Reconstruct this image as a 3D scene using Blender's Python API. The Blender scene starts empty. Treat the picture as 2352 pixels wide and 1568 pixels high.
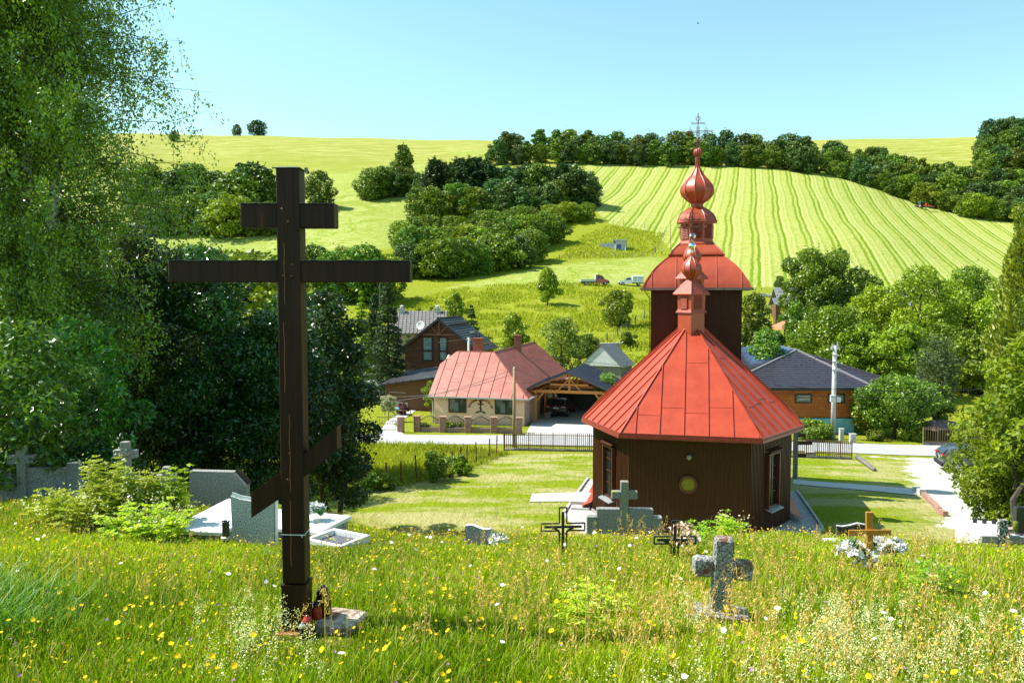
import bpy, math, random
import numpy as np
from mathutils import Vector, Matrix
R = math.radians
rnd = random.Random(11)
npr = np.random.default_rng(7)
S = bpy.context.scene
COL = S.collection

# ------------------------------------------------------------------ camera
F, CX, CY, HZ = 1830.0, 1176.0, 784.0, 680.0
PIT = math.atan((CY - HZ) / F)
cp, sp = math.cos(PIT), math.sin(PIT)
cam = bpy.data.cameras.new('camera'); cam.sensor_width = 36.0; cam.lens = 36.0 * F / 2352.0
cam.clip_start = 0.05; cam.clip_end = 4000
co = bpy.data.objects.new('camera', cam); COL.objects.link(co)
co.location = (0, 0, 0); co.rotation_euler = (R(90) - PIT, 0, 0)
S.camera = co

def P(px, py, d):
    dx = (px - CX) / F; dz = (CY - py) / F
    y = cp + dz * sp; z = -sp + dz * cp
    return Vector((dx / y * d, d, z / y * d))
def proj(x, y, z):
    w = y * cp - z * sp
    return CX + F * x / w, CY - F * (y * sp + z * cp) / w

# ------------------------------------------------------------------ terrain height
near = []
for y in (2.5, 4, 6, 8, 10, 12, 13):
    for t in (-1.2, -.75, -.35, 0, .35, .75, 1.2):
        z = -1.65 - .16 * y - .040 * max(0, y - 7.5)
        if t < -.2: z += .012 * y * min(1, (-t - .2) * 2)
        near.append((t * y, y, z))
near += [(-9.2, 15, -3.85), (-5.2, 14.2, -3.75), (-15, 15, -3.7), (-25, 16, -3.6), (-3.5, 14, -3.9), (-9, 18, -4.6), (-20, 20, -4.4), (-8, 22, -6.2), (-22, 28, -6.2), (-9, 28, -8.2), (-20, 36, -8.6), (-38, 40, -8.2)]
for x in (-2, 2, 6, 11, 16):
    near += [(x, 15, -4.75), (x, 18, -6.2), (x * 1.1, 22, -7.8), (x * 1.2, 26, -8.65), (x * 1.2, 30, -8.8)]
near += [(22, 16, -4.7), (26, 22, -7.2), (30, 30, -8.6), (-4, 25, -8.4)]
for x, y, z in [(-9, 35, -9), (0, 36, -9.05), (8, 38, -9.1), (16, 35, -9.1), (22, 40, -9.7), (32, 42, -9.9), (-14, 44, -9.4), (-3, 44, -9.4), (8, 45, -9.45), (18, 45, -9.9), (28, 47, -10.2),
                (-30, 54, -9.6), (-14, 54, -9.7), (-4, 50.5, -9.65), (6, 50.5, -9.75), (0, 54, -9.8), (12, 54, -9.95), (22, 54, -10.25), (34, 54, -10.4), (55, 54, -10.5),
                (-40, 66, -10), (-14, 60, -10), (-4, 60, -10.1), (6, 60, -10.2), (2, 68, -10.35), (-10, 74, -10.6), (-24, 76, -10.6), (24, 62, -10.6), (42, 64, -10.6), (35, 76, -10.2), (16, 76, -9.8), (-6, 84, -10.4), (6, 84, -9.4), (-30, 92, -9.5)]:
    near.append((x, y, z))
far = [(1300, 845, 92), (1420, 830, 95), (1180, 800, 102), (1290, 745, 125), (1100, 760, 115), (1258, 700, 142), (1418, 752, 120), (1365, 656, 165), (1450, 656, 172), (1080, 664, 165), (960, 700, 148), (1600, 660, 172),
       (1420, 576, 225), (1330, 592, 212), (1500, 588, 218), (1250, 612, 200), (1400, 512, 262), (1520, 530, 255), (1450, 440, 335), (1450, 400, 375), (1345, 378, 395), (1480, 381, 394), (1600, 382, 392), (1800, 390, 388), (1900, 404, 380), (2000, 428, 370),
       (2115, 474, 350), (2250, 503, 335), (2360, 520, 322), (1720, 520, 258), (1720, 450, 320), (1880, 480, 300), (2000, 550, 245), (2200, 590, 245), (2360, 610, 245), (1750, 662, 175), (1900, 675, 178), (2030, 684, 180), (2300, 690, 185), (2600, 690, 190),
       (1805, 786, 105), (1920, 765, 115), (2080, 770, 110), (2250, 780, 105), (2500, 800, 100), (1700, 780, 108),
       (1760, 330, 540), (1870, 322, 560), (2000, 319, 570), (2220, 317, 575), (2240, 380, 440), (2100, 372, 450), (1900, 360, 460), (2352, 318, 480), (2600, 300, 480), (2900, 320, 420), (2900, 520, 300), (2900, 640, 220),
       (1600, 336, 520), (1400, 333, 520), (1250, 345, 470),
       (-500, 306, 520), (0, 306, 535), (300, 306, 540), (420, 309, 542), (600, 311, 545), (850, 317, 550), (1110, 322, 545), (400, 345, 470), (700, 365, 430), (900, 366, 432), (1000, 346, 470), (1110, 362, 425),
       (500, 400, 380), (700, 399, 385), (850, 392, 385), (800, 450, 312), (900, 462, 300), (1000, 440, 320), (1150, 378, 400), (1250, 376, 398), (760, 520, 258), (600, 548, 245), (860, 542, 242), (940, 520, 262), (1100, 500, 275), (1250, 490, 280), (1340, 480, 285),
       (450, 520, 262), (200, 480, 290), (0, 470, 300), (-500, 470, 300), (1000, 600, 210), (880, 590, 212), (700, 610, 205), (400, 620, 205), (0, 620, 205), (-500, 630, 205), (800, 690, 150), (500, 720, 145), (0, 730, 145), (-500, 750, 140), (960, 640, 182)]
pts = list(near)
for px, py, d in far:
    v = P(px, py, d); pts.append((v.x, v.y, v.z))
for px, q in ((-700, .165), (0, .165), (600, .165), (1200, .163), (1800, .163), (2400, .163), (3000, .16)):
    for d in (680, 950):
        pts.append(((px - CX) / F * d, d, q * d * (680 / d) ** .9))
A = np.array(pts)
def _uv(x, y):
    return np.stack([3.0 * x / y, 1.6 * np.log(y)], -1)
def _ker(r2):
    return .5 * r2 * np.log(r2 + 1e-9)
C_ = _uv(A[:, 0], A[:, 1]); q_ = A[:, 2] / A[:, 1]
n_ = len(C_)
K = _ker(((C_[:, None] - C_[None]) ** 2).sum(-1)) + np.eye(n_) * 2e-3
Pm = np.concatenate([np.ones((n_, 1)), C_], 1)
M_ = np.block([[K, Pm], [Pm.T, np.zeros((3, 3))]])
W_ = np.linalg.solve(M_, np.concatenate([q_, np.zeros(3)]))
def terrain(x, y):
    x = np.atleast_1d(np.asarray(x, float)); y = np.atleast_1d(np.asarray(y, float))
    out = np.empty_like(x)
    for i in range(0, len(x), 40000):
        xs, ys = x[i:i + 40000], y[i:i + 40000]
        yy = np.maximum(ys, 2.5)
        U = _uv(np.clip(xs / yy, -1.25, 1.25) * yy, yy)
        k = _ker(((U[:, None] - C_[None]) ** 2).sum(-1))
        z = (k @ W_[:n_] + W_[n_] + U @ W_[n_ + 1:]) * yy
        b = np.clip((ys - 3) / 4, 0, 1)
        out[i:i + 40000] = z * b + (-1.65 - .16 * ys) * (1 - b)
    return out
def gz(x, y): return float(terrain([x], [y])[0])
def G(px, d):
    """ground point in pixel column px at depth d"""
    x = (px - CX) / F * d
    for _ in range(4):
        z = gz(x, d); w = d * cp - z * sp; x = (px - CX) / F * w
    return Vector((x, d, gz(x, d)))
def W(px, py, dmin=24., dmax=640.):
    """first ground point the pixel ray meets beyond dmin"""
    d = np.geomspace(dmin, dmax, 700); v = P(px, py, 1.0)
    dz = v.z * d - terrain(v.x * d, d)
    k = np.where((dz[:-1] > 0) & (dz[1:] <= 0))[0]
    k = k[0] if len(k) else int(np.argmin(abs(dz)))
    k = min(k, len(d) - 2)
    t = dz[k] / (dz[k] - dz[k + 1] + 1e-12); dd = d[k] + (d[k + 1] - d[k]) * min(max(t, 0), 1)
    return Vector((v.x * dd, dd, gz(v.x * dd, dd)))

# ------------------------------------------------------------------ materials
MATS = {}
def newmat(name):
    m = bpy.data.materials.new(name); m.use_nodes = True
    n = m.node_tree; b = n.nodes['Principled BSDF']
    return m, n.nodes, n.links, b
def mat(name, c1, c2=None, scale=6.0, rough=.7, bump=0., metal=0., spec=.4, stretch=(1, 1, 1), detail=6, c3=None, lo=.35, hi=.65, bscale=None, coat=0.):
    if name in MATS: return MATS[name]
    m, N, L, b = newmat(name)
    b.inputs['Roughness'].default_value = rough; b.inputs['Metallic'].default_value = metal
    b.inputs['Specular IOR Level'].default_value = spec; b.inputs['Coat Weight'].default_value = coat
    b.inputs['Base Color'].default_value = (*c1, 1)
    if c2 is not None or bump:
        tc = N.new('ShaderNodeTexCoord'); mp = N.new('ShaderNodeMapping'); mp.inputs['Scale'].default_value = stretch
        L.new(tc.outputs['Object'], mp.inputs['Vector'])
        no = N.new('ShaderNodeTexNoise'); no.inputs['Scale'].default_value = scale; no.inputs['Detail'].default_value = detail; no.inputs['Roughness'].default_value = .65
        L.new(mp.outputs['Vector'], no.inputs['Vector'])
        if c2 is not None:
            r = N.new('ShaderNodeValToRGB'); e = r.color_ramp.elements
            e[0].position, e[0].color = lo, (*c1, 1); e[1].position, e[1].color = hi, (*c2, 1)
            if c3 is not None:
                k = e.new(min(.98, hi + .12)); k.color = (*c3, 1)
            L.new(no.outputs['Fac'], r.inputs['Fac']); L.new(r.outputs['Color'], b.inputs['Base Color'])
        if bump:
            n2 = no
            if bscale:
                n2 = N.new('ShaderNodeTexNoise'); n2.inputs['Scale'].default_value = bscale; n2.inputs['Detail'].default_value = 5
                L.new(mp.outputs['Vector'], n2.inputs['Vector'])
            bu = N.new('ShaderNodeBump'); bu.inputs['Strength'].default_value = 1.0; bu.inputs['Distance'].default_value = bump
            L.new(n2.outputs['Fac'], bu.inputs['Height']); L.new(bu.outputs['Normal'], b.inputs['Normal'])
    MATS[name] = m
    return m
def speck(name, c1, c2, scale, rough=.6, thr=.5, soft=.06, stain=None, bump=.003):
    """speckled stone: two colours by fine noise, optional larger stain patches"""
    m, N, L, b = newmat(name); b.inputs['Roughness'].default_value = rough
    tc = N.new('ShaderNodeTexCoord')
    no = N.new('ShaderNodeTexNoise'); no.inputs['Scale'].default_value = scale; no.inputs['Detail'].default_value = 3
    L.new(tc.outputs['Object'], no.inputs['Vector'])
    r = N.new('ShaderNodeValToRGB'); e = r.color_ramp.elements
    e[0].position, e[0].color = thr - soft, (*c1, 1); e[1].position, e[1].color = thr + soft, (*c2, 1)
    L.new(no.outputs['Fac'], r.inputs['Fac']); out = r.outputs['Color']
    if stain is not None:
        n2 = N.new('ShaderNodeTexNoise'); n2.inputs['Scale'].default_value = 5; n2.inputs['Detail'].default_value = 8; n2.inputs['Roughness'].default_value = .75
        L.new(tc.outputs['Object'], n2.inputs['Vector'])
        r2 = N.new('ShaderNodeValToRGB'); r2.color_ramp.elements[0].position = .5; r2.color_ramp.elements[1].position = .6
        L.new(n2.outputs['Fac'], r2.inputs['Fac'])
        mx = N.new('ShaderNodeMix'); mx.data_type = 'RGBA'; mx.inputs[7].default_value = (*stain, 1)
        L.new(r2.outputs['Color'], mx.inputs[0]); L.new(out, mx.inputs[6]); out = mx.outputs[2]
    L.new(out, b.inputs['Base Color'])
    if bump:
        bu = N.new('ShaderNodeBump'); bu.inputs['Distance'].default_value = bump
        L.new(no.outputs['Fac'], bu.inputs['Height']); L.new(bu.outputs['Normal'], b.inputs['Normal'])
    MATS[name] = m
    return m
def leafmat(name, dark, light, trans=.35, rough=.45, spec=.35, hue=.03, val=.3):
    """foliage: per-face tint attribute, slight change from plant to plant, light through the leaf"""
    m, N, L, b = newmat(name); b.inputs['Roughness'].default_value = rough; b.inputs['Specular IOR Level'].default_value = spec
    at = N.new('ShaderNodeAttribute'); at.attribute_name = 'tint'
    mx = N.new('ShaderNodeMix'); mx.data_type = 'RGBA'; mx.inputs[6].default_value = (*dark, 1); mx.inputs[7].default_value = (*light, 1)
    L.new(at.outputs['Fac'], mx.inputs[0])
    oi = N.new('ShaderNodeObjectInfo'); hs = N.new('ShaderNodeHueSaturation')
    mr = N.new('ShaderNodeMapRange'); mr.inputs['To Min'].default_value = .5 - hue; mr.inputs['To Max'].default_value = .5 + hue
    m2 = N.new('ShaderNodeMapRange'); m2.inputs['To Min'].default_value = 1 - val; m2.inputs['To Max'].default_value = 1 + val
    fr = N.new('ShaderNodeMath'); fr.operation = 'FRACT'; mu = N.new('ShaderNodeMath'); mu.operation = 'MULTIPLY'; mu.inputs[1].default_value = 7.31
    L.new(oi.outputs['Random'], mr.inputs['Value']); L.new(oi.outputs['Random'], mu.inputs[0]); L.new(mu.outputs[0], fr.inputs[0]); L.new(fr.outputs[0], m2.inputs['Value'])
    L.new(mr.outputs[0], hs.inputs['Hue']); L.new(m2.outputs[0], hs.inputs['Value']); L.new(mx.outputs[2], hs.inputs['Color'])
    L.new(hs.outputs['Color'], b.inputs['Base Color'])
    tr = N.new('ShaderNodeBsdfTranslucent'); ms = N.new('ShaderNodeMixShader'); ms.inputs[0].default_value = trans
    bc = N.new('ShaderNodeMix'); bc.data_type = 'RGBA'; bc.blend_type = 'MULTIPLY'; bc.inputs[0].default_value = 1; bc.inputs[7].default_value = (1.5, 1.5, .3, 1)
    L.new(hs.outputs['Color'], bc.inputs[6]); L.new(bc.outputs[2], tr.inputs['Color'])
    L.new(b.outputs[0], ms.inputs[1]); L.new(tr.outputs[0], ms.inputs[2])
    L.new(ms.outputs[0], N['Material Output'].inputs['Surface'])
    MATS[name] = m
    return m

# ------------------------------------------------------------------ mesh building
class MB:
    def __init__(s): s.v, s.f, s.m, s.mi = [], [], [], 0; s.M = Matrix.Identity(4)
    def vs(s, pts):
        n = len(s.v); s.v += [tuple(s.M @ Vector(p)) for p in pts]; return n
    def face(s, pts): n = s.vs(pts); s.f.append(tuple(range(n, n + len(pts)))); s.m.append(s.mi)
    def fs(s, n, faces):
        for f in faces: s.f.append(tuple(n + i for i in f)); s.m.append(s.mi)
    def box(s, x0, x1, y0, y1, z0, z1):
        n = s.vs([(x0, y0, z0), (x1, y0, z0), (x1, y1, z0), (x0, y1, z0), (x0, y0, z1), (x1, y0, z1), (x1, y1, z1), (x0, y1, z1)])
        s.fs(n, [(0, 3, 2, 1), (4, 5, 6, 7), (0, 1, 5, 4), (1, 2, 6, 5), (2, 3, 7, 6), (3, 0, 4, 7)])
    def bbox(s, x0, x1, y0, y1, z0, z1, b=.01):
        """box with chamfered edges"""
        def ring(z, i):
            x0_, x1_, y0_, y1_ = x0 + i, x1 - i, y0 + i, y1 - i
            return [(x0_ + b, y0_, z), (x1_ - b, y0_, z), (x1_, y0_ + b, z), (x1_, y1_ - b, z), (x1_ - b, y1_, z), (x0_ + b, y1_, z), (x0_, y1_ - b, z), (x0_, y0_ + b, z)]
        s.loft([ring(z0, b), ring(z0 + b, 0), ring(z1 - b, 0), ring(z1, b)])
    def loft(s, rings, cap=True, close=True):
        k = len(rings[0]); n = s.vs([p for r in rings for p in r])
        for i in range(len(rings) - 1):
            for j in range(k if close else k - 1):
                a, b = n + i * k + j, n + i * k + (j + 1) % k
                s.f.append((a, b, b + k, a + k)); s.m.append(s.mi)
        if cap:
            s.f.append(tuple(n + j for j in reversed(range(k)))); s.m.append(s.mi)
            e = n + (len(rings) - 1) * k; s.f.append(tuple(e + j for j in range(k))); s.m.append(s.mi)
    def prism(s, poly, z0, z1): s.loft([[(x, y, z0) for x, y in poly], [(x, y, z1) for x, y in poly]])
    def prism_y(s, poly, y0, y1):  # poly in x,z
        s.loft([[(x, y1, z) for x, z in poly], [(x, y0, z) for x, z in poly]])
    def prism_x(s, poly, x0, x1):  # poly in y,z
        s.loft([[(x0, y, z) for y, z in poly], [(x1, y, z) for y, z in poly]])
    def bar(s, a, b, w, h=None, up=(0, 0, 1)):
        a, b = Vector(a), Vector(b); h = h or w; d = (b - a).normalized(); up = Vector(up)
        if abs(d.dot(up)) > .98: up = Vector((0, 1, 0))
        x = d.cross(up).normalized() * w / 2; y = x.cross(d).normalized() * h / 2
        s.loft([[p - x - y, p + x - y, p + x + y, p - x + y] for p in (a, b)])
    def tube(s, path, r, k=6, r1=None, cap=True):
        path = [Vector(p) for p in path]; n = len(path); rings = []
        rs = r if isinstance(r, (list, tuple)) else [r + ((r if r1 is None else r1) - r) * i / max(1, n - 1) for i in range(n)]
        px = None
        for i, p in enumerate(path):
            d = (path[min(i + 1, n - 1)] - path[max(i - 1, 0)]).normalized()
            ref = Vector((0, 0, 1)) if abs(d.z) < .9 else Vector((1, 0, 0))
            x = (px - d * px.dot(d)).normalized() if px is not None and (px - d * px.dot(d)).length > 1e-4 else d.cross(ref).normalized()
            px = x; y = d.cross(x)
            rings.append([p + (x * math.cos(2 * math.pi * j / k) + y * math.sin(2 * math.pi * j / k)) * rs[i] for j in range(k)])
        s.loft(rings, cap)
    def lathe(s, prof, k=16, c=(0, 0), rot=0., cap=True, sq=None):
        """prof: (radius, z) list; sq: corner-sharp polygon use k=4.."""
        s.loft([[(c[0] + r * math.cos(rot + 2 * math.pi * j / k), c[1] + r * math.sin(rot + 2 * math.pi * j / k), z) for j in range(k)] for r, z in prof], cap)
    def ball(s, c, r, k=12, m=8, sz=1.):
        s.M_ = s.M; s.M = s.M @ Matrix.Translation(c)
        s.lathe([(r * math.sin(math.pi * (i + .02) / (m + .04)), -r * sz * math.cos(math.pi * (i + .02) / (m + .04))) for i in range(m + 1)], k); s.M = s.M_
    def build(s, name, mats, parent=None, smooth=False):
        me = bpy.data.meshes.new(name); me.from_pydata(s.v, [], s.f)
        for m in (mats if isinstance(mats, (list, tuple)) else [mats]): me.materials.append(m)
        if any(s.m): me.polygons.foreach_set('material_index', s.m)
        if smooth: me.polygons.foreach_set('use_smooth', [True] * len(s.f))
        me.update()
        o = bpy.data.objects.new(name, me); COL.objects.link(o)
        if parent is not None: o.parent = parent
        return o
def smooth_by_angle(o, ang=40):
    me = o.data; me.polygons.foreach_set('use_smooth', [True] * len(me.polygons))
    try: me.set_sharp_from_angle(angle=R(ang))
    except Exception: pass
def tag(o, label=None, cat=None, group=None, kind=None):
    if label: o['label'] = label
    if cat: o['category'] = cat
    if group: o['group'] = group
    if kind: o['kind'] = kind
    return o
def thing(name, label, cat, loc=(0, 0, 0), rz=0., group=None):
    o = bpy.data.objects.new(name, None); COL.objects.link(o); o.empty_display_size = .3
    o.location = loc; o.rotation_euler = (0, 0, rz)
    return tag(o, label, cat, group)
def copy_tree(o, parent=None):
    c = o.copy(); COL.objects.link(c)
    if parent is not None: c.parent = parent
    for ch in list(o.children): copy_tree(ch, c)
    return c
def npmesh(name, V, Q=None, T=None, tint=None, mats=(), mi=None, smooth=False):
    """mesh straight from arrays: V (n,3), Q (q,4), T (t,3); tint and mi per face"""
    me = bpy.data.meshes.new(name); V = np.asarray(V, np.float32)
    nq = 0 if Q is None else len(Q); nt = 0 if T is None else len(T)
    idx = np.concatenate([np.asarray(a, np.int32).ravel() for a in (Q, T) if a is not None and len(a)])
    st = np.concatenate([np.arange(nq) * 4, nq * 4 + np.arange(nt) * 3]).astype(np.int32)
    me.vertices.add(len(V)); me.vertices.foreach_set('co', V.ravel())
    me.loops.add(len(idx)); me.loops.foreach_set('vertex_index', idx)
    me.polygons.add(nq + nt); me.polygons.foreach_set('loop_start', st)
    if tint is not None:
        a = me.attributes.new('tint', 'FLOAT', 'FACE'); a.data.foreach_set('value', np.asarray(tint, np.float32))
    for m in mats: me.materials.append(m)
    if mi is not None: me.polygons.foreach_set('material_index', np.asarray(mi, np.int32))
    me.update(calc_edges=True)
    if smooth: me.polygons.foreach_set('use_smooth', np.ones(nq + nt, bool))
    return me
def link(name, me, parent=None):
    o = bpy.data.objects.new(name, me); COL.objects.link(o)
    if parent is not None: o.parent = parent
    return o

# ------------------------------------------------------------------ light
SUN_EL = R(52); SAZ = Vector((-.987, .160))
w = bpy.data.worlds.new('World'); S.world = w; w.use_nodes = True
N, L = w.node_tree.nodes, w.node_tree.links
sky = N.new('ShaderNodeTexSky'); sky.sky_type = 'NISHITA'; sky.sun_disc = False
sky.sun_elevation = SUN_EL; sky.sun_rotation = math.atan2(SAZ.x, SAZ.y); sky.altitude = 400; sky.air_density = 1.25; sky.dust_density = .6; sky.ozone_density = 1.6
tint = N.new('ShaderNodeMix'); tint.data_type = 'RGBA'; tint.blend_type = 'MULTIPLY'; tint.inputs[0].default_value = 1; tint.inputs[7].default_value = (.80, 1.0, .83, 1)
L.new(sky.outputs[0], tint.inputs[6]); L.new(tint.outputs[2], N['Background'].inputs['Color'])
N['Background'].inputs['Strength'].default_value = .130
sl = bpy.data.lights.new('sun', 'SUN'); sl.energy = 5.0; sl.angle = R(.53); sl.color = (1, .955, .87)
so = bpy.data.objects.new('sun', sl); COL.objects.link(so)
sd = Vector((SAZ.x * math.cos(SUN_EL), SAZ.y * math.cos(SUN_EL), math.sin(SUN_EL)))
so.rotation_euler = (-sd).to_track_quat('-Z', 'Y').to_euler(); so.location = (-30, 6, 60)
S.view_settings.view_transform = 'Standard'; S.view_settings.look = 'None'; S.view_settings.gamma = 1; S.view_settings.use_curve_mapping = False
S.view_settings.exposure = .98
S.cycles.max_bounces = 6; S.cycles.transparent_max_bounces = 8
# ------------------------------------------------------------------ ground sheet
def poly_sd(px, py, poly):
    """signed distance to a polygon, positive inside"""
    p = np.array(poly, float); q = np.roll(p, -1, 0); best = np.full(px.shape, 1e9); ins = np.zeros(px.shape, bool)
    for (x0, y0), (x1, y1) in zip(p, q):
        dx, dy = x1 - x0, y1 - y0
        t = np.clip(((px - x0) * dx + (py - y0) * dy) / (dx * dx + dy * dy + 1e-9), 0, 1)
        best = np.minimum(best, np.hypot(px - x0 - t * dx, py - y0 - t * dy))
        c = ((y0 > py) != (y1 > py)) & (px < (x1 - x0) * (py - y0) / (y1 - y0 + 1e-12) + x0)
        ins ^= c
    return np.where(ins, best, -best)
nc, nr = 460, 560
tt = np.linspace(-1.1, 1.1, nc); yy = np.concatenate([np.linspace(-15, 2, 16)[:-1], np.geomspace(2, 900, nr)]); nr = len(yy)
TT, YY = np.meshgrid(tt, yy); XX = TT * (YY + 25)
ZZ = terrain(XX.ravel(), YY.ravel()).reshape(XX.shape)
gx, gy, gzv = XX.ravel(), YY.ravel(), ZZ.ravel()
w_ = np.maximum(gy * cp - gzv * sp, .5); ppx = CX + F * gx / w_; ppy = CY - F * (gy * sp + gzv * cp) / w_
farm = gy > 90
def zone(polys, dm, dM):
    r = np.full(gx.shape, -200.)
    ok = (gy > dm) & (gy < dM)
    for p in polys: r[ok] = np.maximum(r[ok], poly_sd(ppx[ok], ppy[ok], p))
    return np.clip(r, -200, 200)
z_strip = zone([[(1345, 376), (1600, 378), (1800, 386), (1900, 400), (2000, 424), (2115, 460), (2250, 490), (2500, 535), (2600, 700), (1950, 668), (1740, 658), (1660, 640), (1560, 620), (1530, 560), (1500, 535), (1400, 514), (1368, 484), (1340, 420)]], 150, 420)
z_swirl = zone([[(-700, 395), (500, 400), (780, 398), (1000, 372), (1115, 362), (1115, 340), (1030, 352), (1180, 378), (1000, 470), (960, 540), (880, 575), (700, 590), (400, 590), (-700, 600)],
                [(1020, 662), (1130, 640), (1250, 612), (1400, 597), (1500, 590), (1540, 600), (1600, 640), (1480, 650), (1330, 656), (1180, 655)]], 150, 480)
z_dry = np.clip((gy - 400) / 1.5, -200, 200)
# lawn round the church, in world coordinates
lawn_poly = [tuple(W(*p)[:2]) for p in ((705, 1160), (900, 1105), (1040, 1075), (1160, 1043), (1366, 1042), (1830, 1052), (1960, 1053), (2100, 1060))] + [(40, 46), (34, 26), (-6, 26)]
z_lawn = np.clip(poly_sd(gx, gy, lawn_poly), -20, 20)
gr_poly = [tuple(W(*p)[:2]) for p in ((2000, 1049), (2090, 1058), (2085, 1078), (2100, 1100), (2100, 1128), (2150, 1160), (2178, 1190), (2165, 1212))] + [(19, 28.5), (24, 26.5), (45, 28), (45, 51)]
z_grav = np.clip(poly_sd(gx, gy, gr_poly), -20, 20)
V = np.stack([gx, gy, gzv], 1)
ii = np.arange(nr * nc).reshape(nr, nc)
Q = np.stack([ii[:-1, :-1], ii[:-1, 1:], ii[1:, 1:], ii[1:, :-1]], -1).reshape(-1, 4)
me = npmesh('ground', V, Q, smooth=True)
for nm, ar in (('z_strip', z_strip), ('z_swirl', z_swirl), ('z_dry', z_dry), ('z_lawn', z_lawn), ('z_grav', z_grav)):
    a = me.attributes.new(nm, 'FLOAT', 'POINT'); a.data.foreach_set('value', ar.astype(np.float32))
ground = tag(link('ground', me), kind='structure')

def ground_mat():
    m, N, L, b = newmat('ground'); b.inputs['Roughness'].default_value = .95; b.inputs['Specular IOR Level'].default_value = .1
    ge = N.new('ShaderNodeNewGeometry'); pos = ge.outputs['Position']
    def attr(n): a = N.new('ShaderNodeAttribute'); a.attribute_name = n; return a.outputs['Fac']
    def mapping(sc, rz=0., src=None):
        q = N.new('ShaderNodeMapping'); q.inputs['Scale'].default_value = sc; q.inputs['Rotation'].default_value = (0, 0, rz); L.new(src or pos, q.inputs['Vector']); return q.outputs[0]
    def noise(sc, v=None, det=5, ro=.6):
        n = N.new('ShaderNodeTexNoise'); n.inputs['Scale'].default_value = sc; n.inputs['Detail'].default_value = det; n.inputs['Roughness'].default_value = ro
        L.new(v or pos, n.inputs['Vector']); return n.outputs['Fac']
    def ma(op, a, b2=None, c=None):
        n = N.new('ShaderNodeMath'); n.operation = op
        for i, x in enumerate((a, b2, c)):
            if x is None: continue
            if isinstance(x, (int, float)): n.inputs[i].default_value = x
            else: L.new(x, n.inputs[i])
        return n.outputs[0]
    def ramp(f, *st):
        r = N.new('ShaderNodeValToRGB'); e = r.color_ramp.elements
        while len(e) < len(st): e.new(.5)
        for k, (p, c) in enumerate(st): e[k].position = p; e[k].color = (*c, 1) if not isinstance(c, (int, float)) else (c, c, c, 1)
        L.new(f, r.inputs['Fac']); return r.outputs['Color']
    def mix(f, a, b2, bt='MIX'):
        n = N.new('ShaderNodeMix'); n.data_type = 'RGBA'; n.blend_type = bt
        for i, x in ((0, f), (6, a), (7, b2)):
            if isinstance(x, (int, float)): n.inputs[i].default_value = x
            elif isinstance(x, tuple): n.inputs[i].default_value = (*x, 1)
            else: L.new(x, n.inputs[i])
        return n.outputs[2]
    def step(sd, wid, jit=None, amt=0.):
        if jit is not None: sd = ma('ADD', sd, ma('MULTIPLY', ma('SUBTRACT', jit, .5), amt))
        n = N.new('ShaderNodeMapRange'); n.inputs['From Min'].default_value = -wid; n.inputs['From Max'].default_value = wid; L.new(sd, n.inputs['Value']); return n.outputs[0]
    sx = N.new('ShaderNodeSeparateXYZ'); L.new(pos, sx.inputs[0]); x, y, z = sx.outputs
    n_big = noise(.035, det=6); n_mid = noise(.35, mapping((1, .6, 1)), 6); n_fine = noise(2.2, mapping((1.4, .5, 1)), 6, .7); n_grain = noise(9, None, 4, .7)
    # tall meadow
    mead = ramp(n_fine, (.3, (.115, .165, .003)), (.5, (.19, .225, .004)), (.72, (.31, .31, .03)))
    mead = mix(ramp(n_mid, (.4, 0.), (.62, .75)), mead, ramp(n_fine, (.3, (.15, .20, .008)), (.7, (.28, .30, .045))))
    mead = mix(ramp(n_big, (.42, 0.), (.6, .6)), mead, (.22, .24, .015))
    # dry hilltop
    hv = noise(.5, mapping((.12, 1.0, 1)), 6, .7)
    dry = ramp(hv, (.34, (.185, .22, .014)), (.5, (.27, .28, .05)), (.66, (.42, .40, .15)))
    col = mix(step(attr('z_dry'), 30, n_big, 60), mead, dry)
    # swirl: mowing rows that follow the edge of the field
    sw = attr('z_swirl'); wob = ma('MULTIPLY', noise(.05, None, 3), 55.)
    cs = N.new('ShaderNodeCombineXYZ'); L.new(ma('ADD', ma('MULTIPLY', ma('ADD', z, wob), .55), ma('MULTIPLY', x, .06)), cs.inputs[0]); L.new(ma('MULTIPLY', x, .02), cs.inputs[1])
    sr = noise(1.3, cs.outputs[0], 5, .75)
    swc = ramp(sr, (.36, (.150, .22, .007)), (.48, (.245, .295, .045)), (.6, (.35, .37, .12)))
    col = mix(step(sw, 4, n_mid, 10), col, swc)
    # straight mown strips running up the slope
    s1 = ma('ADD', ma('SUBTRACT', x, ma('MULTIPLY', y, .297)), ma('MULTIPLY', ma('SUBTRACT', noise(.012, None, 2), .5), 5.))
    s1 = ma('ADD', s1, ma('MULTIPLY', ma('SUBTRACT', noise(.25, None, 3), .5), .9))
    per = ma('FRACT', ma('DIVIDE', s1, 8.2))
    c1 = N.new('ShaderNodeCombineXYZ'); L.new(s1, c1.inputs[0]); L.new(ma('MULTIPLY', y, .035), c1.inputs[1])
    c2 = N.new('ShaderNodeCombineXYZ'); L.new(s1, c2.inputs[0]); L.new(ma('MULTIPLY', y, .35), c2.inputs[1])
    f1 = noise(.55, c1.outputs[0], 5, .75); f2 = noise(1.9, c2.outputs[0], 5, .75)
    dk, md, lt = (.125, .205, .002), (.30, .335, .065), (.40, .43, .15)
    bl = noise(.9, mapping((.5, 1.6, 1)), 5, .75)
    body = ramp(ma('ADD', ma('MULTIPLY', bl, .6), ma('MULTIPLY', f2, .4)), (.36, (.16, .235, .006)), (.48, md), (.62, (.44, .42, .16)))
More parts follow.
